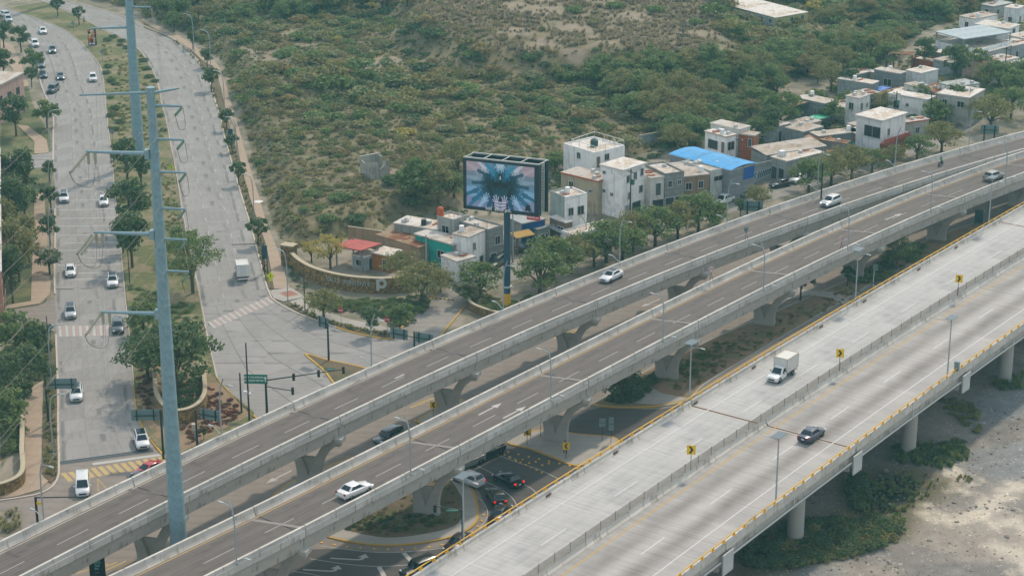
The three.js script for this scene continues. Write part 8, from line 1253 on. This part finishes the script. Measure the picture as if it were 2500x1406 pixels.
// planted shrubs, verge grasses, riverbed thickets ----------------------------------------------
{
  const band = (a, b, n, out, smin, smax, y = 0.1) => { const A = resamp(pxs(a), 200), B = resamp(pxs(b), 200); for (let i = 0; i < n; i++) { const k = Math.floor(rr(0, 200)), p = A[k].clone().lerp(B[k], rnd()); p.y = y; out.push([p, rr(smin, smax)]); } };
  const area = (pg, n, out, smin, smax, f) => { const ps = pg.map(q => V3(q[0], 0, q[1])), b = bbox(ps); let k = 0, g = 0; while (k < n && g++ < 20000) { const x = rr(b[0], b[1]), y = rr(b[2], b[3]); if (!inPoly(x, y, ps)) continue; k++; out.push([f(x, y), rr(smin, smax)]); } };
  const gr = (x, y) => P(x, y, 0.1), rv = (x, y) => { const p = river(x, y); p.y = terrain(p.x, p.z); return p; };
  const vg = [], mg = [], md = [], mm = [], mo = [];
  band([[110, 930], [108, 1050], [110, 1160]], [[134, 930], [134, 1050], [134, 1165]], 130, vg, 0.35, 0.75); area([[0, 1250], [45, 1245], [48, 1290], [10, 1310], [0, 1310]], 26, vg, 0.4, 0.8, gr);
  band([[420, 100], [488, 165], [520, 240], [569, 410], [613, 555], [650, 700]], [[430, 98], [496, 160], [545, 290], [585, 400], [626, 545], [664, 700]], 300, vg, 0.25, 0.6); band([[705, 745], [800, 790], [940, 822]], [[715, 742], [810, 786], [945, 815]], 90, vg, 0.3, 0.6);
  area([[700, 640], [760, 715], [860, 735], [990, 728], [1050, 720], [1040, 760], [1000, 790], [900, 770], [800, 755], [720, 700]], 190, md, 0.3, 0.8, gr); area([[700, 640], [760, 715], [860, 735], [990, 728], [1040, 760], [900, 770], [800, 750]], 130, mg, 0.4, 0.9, gr);
  area([[250, 110], [340, 130], [385, 230], [400, 330], [380, 380], [290, 300], [262, 200]], 260, mo, 0.3, 0.7, gr); area([[262, 260], [340, 260], [360, 400], [330, 520], [290, 540], [270, 400]], 130, mo, 0.3, 0.7, gr); area([[370, 400], [415, 400], [455, 600], [470, 680], [440, 690], [400, 560]], 200, mo, 0.25, 0.5, gr); area([[310, 700], [480, 740], [490, 880], [340, 900], [320, 800]], 260, mg, 0.3, 0.8, gr);
  area([[500, 940], [560, 975], [600, 1015], [520, 1050], [470, 1080], [440, 1050], [500, 1000]], 150, mm, 0.3, 0.6, gr); area([[330, 880], [372, 890], [372, 1000], [350, 1020], [332, 960]], 60, mm, 0.3, 0.55, gr); area([[390, 920], [490, 920], [490, 1000], [440, 1020], [395, 1000]], 80, md, 0.5, 1.0, (x, y) => P(x, y, 0.8));
  area([[700, 1225], [900, 1135], [1010, 1135], [1110, 1200], [1120, 1270], [940, 1310], [760, 1268]], 280, mo, 0.18, 0.5, (x, y) => P(x, y, 0.17)); area([[800, 1290], [1000, 1300], [1080, 1280], [1060, 1240], [880, 1270]], 80, md, 0.2, 0.55, (x, y) => P(x, y, 0.17));
  area([[1480, 980], [1560, 930], [1620, 910], [1580, 960], [1540, 985]], 70, md, 0.5, 1.1, gr); area([[1620, 900], [2100, 690], [2130, 700], [1900, 820], [1700, 940], [1640, 960]], 230, mo, 0.15, 0.5, gr); area([[1640, 900], [1760, 830], [1800, 840], [1760, 890], [1680, 930]], 55, mg, 0.3, 0.8, gr); area([[2150, 630], [2270, 590], [2230, 640], [2140, 690], [2080, 690]], 70, mg, 0.6, 1.4, gr); area([[0, 770], [80, 800], [125, 850], [125, 920], [60, 930], [0, 940]], 90, md, 0.5, 1.1, gr); area([[0, 940], [55, 960], [50, 1100], [0, 1120]], 90, mg, 0.6, 1.2, gr); area([[940, 755], [1020, 740], [1010, 790], [950, 800]], 30, md, 0.4, 0.8, gr); area([[1130, 700], [1150, 690], [1240, 745], [1420, 690], [1760, 560], [2000, 470], [2300, 378], [2310, 388], [2000, 490], [1760, 585], [1420, 720], [1250, 790], [1160, 760]], 420, mg, 0.4, 1.1, gr); area([[1130, 700], [1240, 745], [1420, 690], [1760, 560], [2300, 378], [2310, 388], [1760, 585], [1420, 720], [1250, 790]], 200, mo, 0.4, 1.0, gr);
  area([[1720, 345], [1900, 275], [2060, 200], [2200, 150], [2330, 60], [2500, 40], [2500, 240], [2300, 335], [2000, 400], [1850, 420]], 900, mg, 0.4, 1.3, gr); area([[1720, 345], [1900, 275], [2060, 200], [2200, 150], [2330, 60], [2500, 40], [2500, 240], [2300, 335], [2000, 400]], 500, mo, 0.4, 1.2, gr); area([[1000, 540], [1130, 510], [1350, 420], [1440, 380], [1640, 350], [1640, 372], [1350, 470], [1230, 520]], 160, md, 0.5, 1.3, gr);
  scatter('grass', 'verge_grass', vg, 'clumps of ornamental grass along the kerbs', 'grass'); scatter('green', 'low_green_shrubs', mg, 'low green shrubs in the roadside beds', 'shrubs'); scatter('dark', 'low_dark_shrubs', md, 'low dark shrubs in the roadside beds', 'shrubs'); scatter('maroon', 'maroon_ground_cover', mm, 'maroon ground cover around the stone planter', 'ground cover'); scatter('olive', 'low_olive_cover', mo, 'low olive ground cover of medians and islands', 'ground cover');
  // cut shrubs of the median that can be told apart
  const o = new THREE.Group(); o.userData = { base: 'shrub', category: 'shrub' }; part('foliage', bushGeo('dark', 14, 36, 0.12), M.leaf, o);
  for (const [x, y, s] of [[262, 100, 1.5], [275, 92, 1.4], [296, 102, 1.4], [308, 118, 1.3], [292, 112, 1.1], [262, 165, 1.4], [258, 180, 1.3], [270, 200, 1.5], [280, 207, 1.2], [268, 240, 1.0], [280, 268, 1.6], [270, 285, 1.4], [292, 300, 1.5], [280, 318, 1.3], [350, 150, 1.5], [357, 170, 1.4], [362, 190, 1.4], [378, 200, 1.2], [372, 225, 1.3], [382, 260, 1.2], [388, 285, 1.3], [398, 320, 1.1]]) copyOf(o, P(x, y, 0.1), rr(0, 6.28), 'dark clipped shrub on the grassy median', 'shrubs of the median', [s, s * 0.8, s]);
  const rg = [], rd = [], ro = [], rs = []; area([[1830, 1330], [1900, 1290], [2000, 1270], [2080, 1280], [2190, 1270], [2200, 1300], [2130, 1350], [2060, 1360], [1960, 1380], [1850, 1400], [1800, 1400]], 190, rd, 0.6, 1.5, rv); area([[1880, 1310], [2050, 1270], [2200, 1270], [2190, 1320], [2040, 1370], [1900, 1390]], 150, ro, 0.5, 1.2, rv); area([[2070, 1170], [2110, 1160], [2120, 1240], [2090, 1250]], 40, rd, 0.6, 1.5, rv); area([[2080, 1180], [2240, 1170], [2290, 1190], [2220, 1240], [2210, 1290], [2120, 1270]], 90, rg, 0.5, 1.1, rv); area([[2060, 1160], [2240, 1150], [2310, 1180], [2270, 1215], [2200, 1260], [2100, 1260]], 90, rs, 0.3, 0.7, rv); area([[2180, 1095], [2330, 1080], [2375, 1100], [2360, 1130], [2290, 1150], [2180, 1125]], 110, rg, 0.6, 1.3, rv); area([[2180, 1090], [2370, 1080], [2360, 1135], [2200, 1130]], 70, rd, 0.5, 1.1, rv); area([[2300, 980], [2370, 975], [2400, 1040], [2390, 1060], [2340, 1030]], 45, ro, 0.4, 0.9, rv); area([[2430, 940], [2500, 910], [2500, 950], [2450, 955]], 40, rg, 0.6, 1.2, rv); area([[2330, 1160], [2380, 1162], [2370, 1178], [2335, 1175]], 18, rs, 0.3, 0.6, rv); area([[2060, 1340], [2110, 1330], [2100, 1365], [2060, 1375]], 22, rs, 0.5, 0.9, rv);
  { const st = []; for (let i = 0; i < 900; i++) { const p = river(rr(1850, 2500), rr(1000, 1406)); p.y = terrain(p.x, p.z) + 0.02; if (toUV(p)[1] < deckV(D3C, toUV(p)[0]) - 8) st.push([p, rr(0.06, 0.24) * (rnd() < 0.06 ? 2 : 1)]); } BUSH.stone = new THREE.DodecahedronGeometry(1, 0).scale(1, 0.6, 0.8); BUSH.stone.setAttribute('color', new THREE.Float32BufferAttribute(new Float32Array(BUSH.stone.attributes.position.count * 3).map((_, i) => [0.34, 0.32, 0.29][i % 3]), 3)); scatter('stone', 'riverbed_stones', st, 'loose stones and litter strewn on the riverbed', 'stones'); }
  scatter('reed', 'riverbed_reeds', rg, 'green reeds round the pool and columns', 'reeds'); scatter('dark', 'riverbed_dark_shrubs', rd, 'dark thicket on the riverbed', 'thicket'); scatter('olive', 'riverbed_olive_shrubs', ro, 'olive shrubs on the riverbed', 'shrubs'); scatter('grass', 'riverbed_grass', rs, 'yellowish grass at the pool edge', 'grass');
}
// ---------------------------------------------------------------- people: one continuous body each
function bodyGeo(bones, res = 56, size = 1.05, cy = 0.92) {   // bones: [ax, ay, az, bx, by, bz, r0, r1]
  const mc = new MarchingCubes(res, M.black, false, false, 60000), f = mc.field, sd = (x, y, z) => { let d = 9; for (const [ax, ay, az, bx, by, bz, r0, r1] of bones) { const dx = bx - ax, dy = by - ay, dz = bz - az, t = clamp(((x - ax) * dx + (y - ay) * dy + (z - az) * dz) / (dx * dx + dy * dy + dz * dz + 1e-9)), q = Math.hypot(x - ax - dx * t, y - ay - dy * t, z - az - dz * t) - lerp(r0, r1, t), k = 0.035, h = clamp(0.5 + 0.5 * (d - q) / k); d = lerp(d, q, h) - k * h * (1 - h); } return d; };
  for (let k = 0; k < res; k++) for (let j = 0; j < res; j++) for (let i = 0; i < res; i++) f[k * res * res + j * res + i] = -sd((i / (res / 2) - 1) * size, (j / (res / 2) - 1) * size + cy, (k / (res / 2) - 1) * size);
  mc.isolation = 0; mc.update(); const n = mc.count, pos = new Float32Array(n * 3), nor = new Float32Array(n * 3); for (let i = 0; i < n; i++) { pos[i * 3] = mc.positionArray[i * 3] * size; pos[i * 3 + 1] = mc.positionArray[i * 3 + 1] * size + cy; pos[i * 3 + 2] = mc.positionArray[i * 3 + 2] * size; nor[i * 3] = mc.normalArray[i * 3]; nor[i * 3 + 1] = mc.normalArray[i * 3 + 1]; nor[i * 3 + 2] = mc.normalArray[i * 3 + 2]; }
  const g = new THREE.BufferGeometry(); g.setAttribute('position', new THREE.BufferAttribute(pos, 3)); g.setAttribute('normal', new THREE.BufferAttribute(nor, 3)); g.setAttribute('uv', new THREE.BufferAttribute(new Float32Array(n * 2), 2)); return g;
}
const skin = mat(0x8a5f48, 0.7), cloth = c => mat(c, 0.9);
const hand = (x, y, z, dx, dy, dz) => { const b = [[x, y, z, x + dx * 0.09, y + dy * 0.09, z + dz * 0.09, 0.03, 0.034]]; for (let i = 0; i < 4; i++) { const o = (i - 1.5) * 0.019; b.push([x + dx * 0.09 + o, y + dy * 0.09, z + dz * 0.09, x + dx * (0.16 - Math.abs(i - 1.3) * 0.012) + o, y + dy * 0.16, z + dz * 0.16 + 0.015, 0.009, 0.008]); } b.push([x, y + dy * 0.03, z, x + dx * 0.08, y + dy * 0.08, z + dz * 0.08 + 0.05, 0.011, 0.009]); return b; };
function figure(name, label, pos, turn, bones, parts) {
  const o = thing(name, label, 'person', pos, turn); part('body', bodyGeo(bones), skin, o);
  for (const [n, b, c] of parts) part(n, bodyGeo(b), cloth(c), o); return o;
}
const standing = (s = 0.12) => {
  const head = [[0, 1.52, 0, 0, 1.66, 0.02, 0.085, 0.09], [0, 1.56, 0.03, 0, 1.62, 0.06, 0.06, 0.06], [0, 1.62, 0.10, 0, 1.60, 0.115, 0.012, 0.016], [0, 1.40, -0.01, 0, 1.52, 0, 0.055, 0.055]], hipL = [0.09, 0.92, 0], ank = [0.1, 0.08, s];
  const leg = (sx, f) => [[sx * 0.09, 0.92, 0, sx * 0.10, 0.5, f * 0.5, 0.085, 0.06], [sx * 0.10, 0.5, f * 0.5, sx * 0.10, 0.09, f, 0.058, 0.042], [sx * 0.10, 0.05, f - 0.03, sx * 0.11, 0.04, f + 0.17, 0.045, 0.035]];
  const arm = (sx, z) => [[sx * 0.19, 1.38, 0, sx * 0.24, 1.10, z * 0.3, 0.05, 0.042], [sx * 0.24, 1.10, z * 0.3, sx * 0.22, 0.86, z, 0.04, 0.03]];
  const torso = [[0, 0.98, 0, 0, 1.32, -0.01, 0.13, 0.15], [-0.09, 0.94, 0, 0.09, 0.94, 0, 0.1, 0.1], [-0.15, 1.37, -0.01, 0.15, 1.37, -0.01, 0.07, 0.07]];
  return { head, leg, arm, torso, full: [...head, ...leg(-1, -s), ...leg(1, s), ...arm(-1, 0.06), ...arm(1, 0.1), ...torso, ...hand(-0.22, 0.86, 0.06, 0, -1, 0), ...hand(0.22, 0.86, 0.1, 0, -1, 0)] };
};
const grow = (b, d) => b.map(q => [...q.slice(0, 6), q[6] + d, q[7] + d]);
{
  const s = standing(0.14);
  const p = figure('person', 'person in dark clothes standing beside the pier base', P(1380, 1106, 0.14), 0.6, s.full, [['jacket', grow([...s.torso, ...s.arm(-1, 0.06), ...s.arm(1, 0.1)], 0.018), 0x191b1d], ['trousers', grow([...s.leg(-1, -0.14).slice(0, 2), ...s.leg(1, 0.14).slice(0, 2), [-0.09, 0.95, 0, 0.09, 0.95, 0, 0.1, 0.1]], 0.014), 0x15171a], ['hair', [[0, 1.66, -0.02, 0, 1.70, 0, 0.095, 0.095]], 0x14110f]]); p.scale.setScalar(1.06);
  const w = figure('person', 'person in pale clothes walking on the upper median', P(204, 56, 0.15), 0.4, s.full, [['shirt', grow([...s.torso, ...s.arm(-1, 0.06), ...s.arm(1, 0.1)], 0.018), 0xb9bdbd], ['trousers', grow([...s.leg(-1, -0.14).slice(0, 2), ...s.leg(1, 0.14).slice(0, 2), [-0.09, 0.95, 0, 0.09, 0.95, 0, 0.1, 0.1]], 0.014), 0x2a3440], ['hair', [[0, 1.66, -0.02, 0, 1.70, 0, 0.095, 0.095]], 0x14110f]]);
  // motorcycle with its rider, heading down the far viaduct
  const c = [2298, 404], h = onDeck(...c), b = P(...c, h), d = P(2250, 424, h).sub(b), turn = Math.atan2(-d.z, d.x);
  const m = thing('motorcycle', 'dark motorcycle on the far viaduct', 'motorcycle', b, turn), wh = new THREE.TorusGeometry(0.25, 0.07, 8, 18), rim = new THREE.CylinderGeometry(0.19, 0.19, 0.04, 14).rotateX(Math.PI / 2);
  for (const x of [-0.62, 0.66]) { const g = new THREE.Group(); g.name = 'wheel'; g.position.set(x, 0.32, 0); m.add(g); part('tyre', wh, M.tyre, g); part('rim', rim, M.rim, g); }
  part('fuel_tank', loft([-0.1, 0.1, 0.3, 0.42].map((x, i) => bodyRing(x, [0.86, 0.98, 0.96, 0.88][i], [0.1, 0.17, 0.16, 0.08][i], 0.6))), paint(0x23282c), m); part('seat', rbox(0.75, 0.12, 0.28, -0.42, 0.82, 0, 0.05), M.trim, m); part('frame', [bar(V3(-0.62, 0.32, 0), V3(0.1, 0.6, 0), 0.05, 6), bar(V3(0.66, 0.32, 0.08), V3(0.42, 1.0, 0.08), 0.035, 6), bar(V3(0.66, 0.32, -0.08), V3(0.42, 1.0, -0.08), 0.035, 6), rbox(0.5, 0.4, 0.3, 0.05, 0.45, 0, 0.06)], M.steel, m); part('handlebar', bar(V3(0.36, 1.08, -0.36), V3(0.36, 1.08, 0.36), 0.025, 6), M.black, m); part('headlight', new THREE.SphereGeometry(0.11, 10, 8).translate(0.56, 0.95, 0), M.signWhite, m); part('exhaust', bar(V3(0, 0.3, 0.16), V3(-0.75, 0.42, 0.18), 0.05, 8), M.steel, m); part('fairing', rbox(0.2, 0.3, 0.34, 0.48, 0.98, 0, 0.06), mat(0xb9bcbc, 0.4), m);
  const rb = { head: [[0.02, 1.5, 0, 0.06, 1.62, 0, 0.09, 0.095]], torso: [[-0.25, 0.95, 0, -0.08, 1.33, 0, 0.14, 0.15], [-0.08, 1.36, -0.16, -0.08, 1.36, 0.16, 0.07, 0.07]], arms: [-1, 1].flatMap(z => [[-0.08, 1.36, z * 0.19, 0.1, 1.12, z * 0.27, 0.05, 0.042], [0.1, 1.12, z * 0.27, 0.33, 1.10, z * 0.29, 0.04, 0.032]]), hands: [-1, 1].flatMap(z => hand(0.32, 1.11, z * 0.29, 1, -0.15, 0).map(q => [q[0], q[1], q[2], q[3], q[4], q[5], q[6], q[7]])), legs: [-1, 1].flatMap(z => [[-0.28, 0.92, z * 0.1, 0.15, 0.84, z * 0.2, 0.09, 0.065], [0.15, 0.84, z * 0.2, -0.02, 0.42, z * 0.22, 0.06, 0.045], [-0.02, 0.38, z * 0.22, 0.16, 0.35, z * 0.22, 0.045, 0.035]]) };
  const o = figure('person', 'rider in a green jacket and helmet on the motorcycle', b, turn, [...rb.head, [-0.05, 1.38, 0, 0.02, 1.5, 0, 0.055, 0.055], ...rb.torso, ...rb.arms, ...rb.hands, ...rb.legs], [['jacket', grow([...rb.torso, ...rb.arms], 0.018), 0x2f8a4e], ['trousers', grow([...rb.legs.filter((_, i) => i % 3 < 2)], 0.014), 0x1d2024], ['helmet', [[0.04, 1.6, 0, 0.06, 1.63, 0, 0.135, 0.135]], 0x1b4f3a]]);
}
renderer.render(scene, camera);
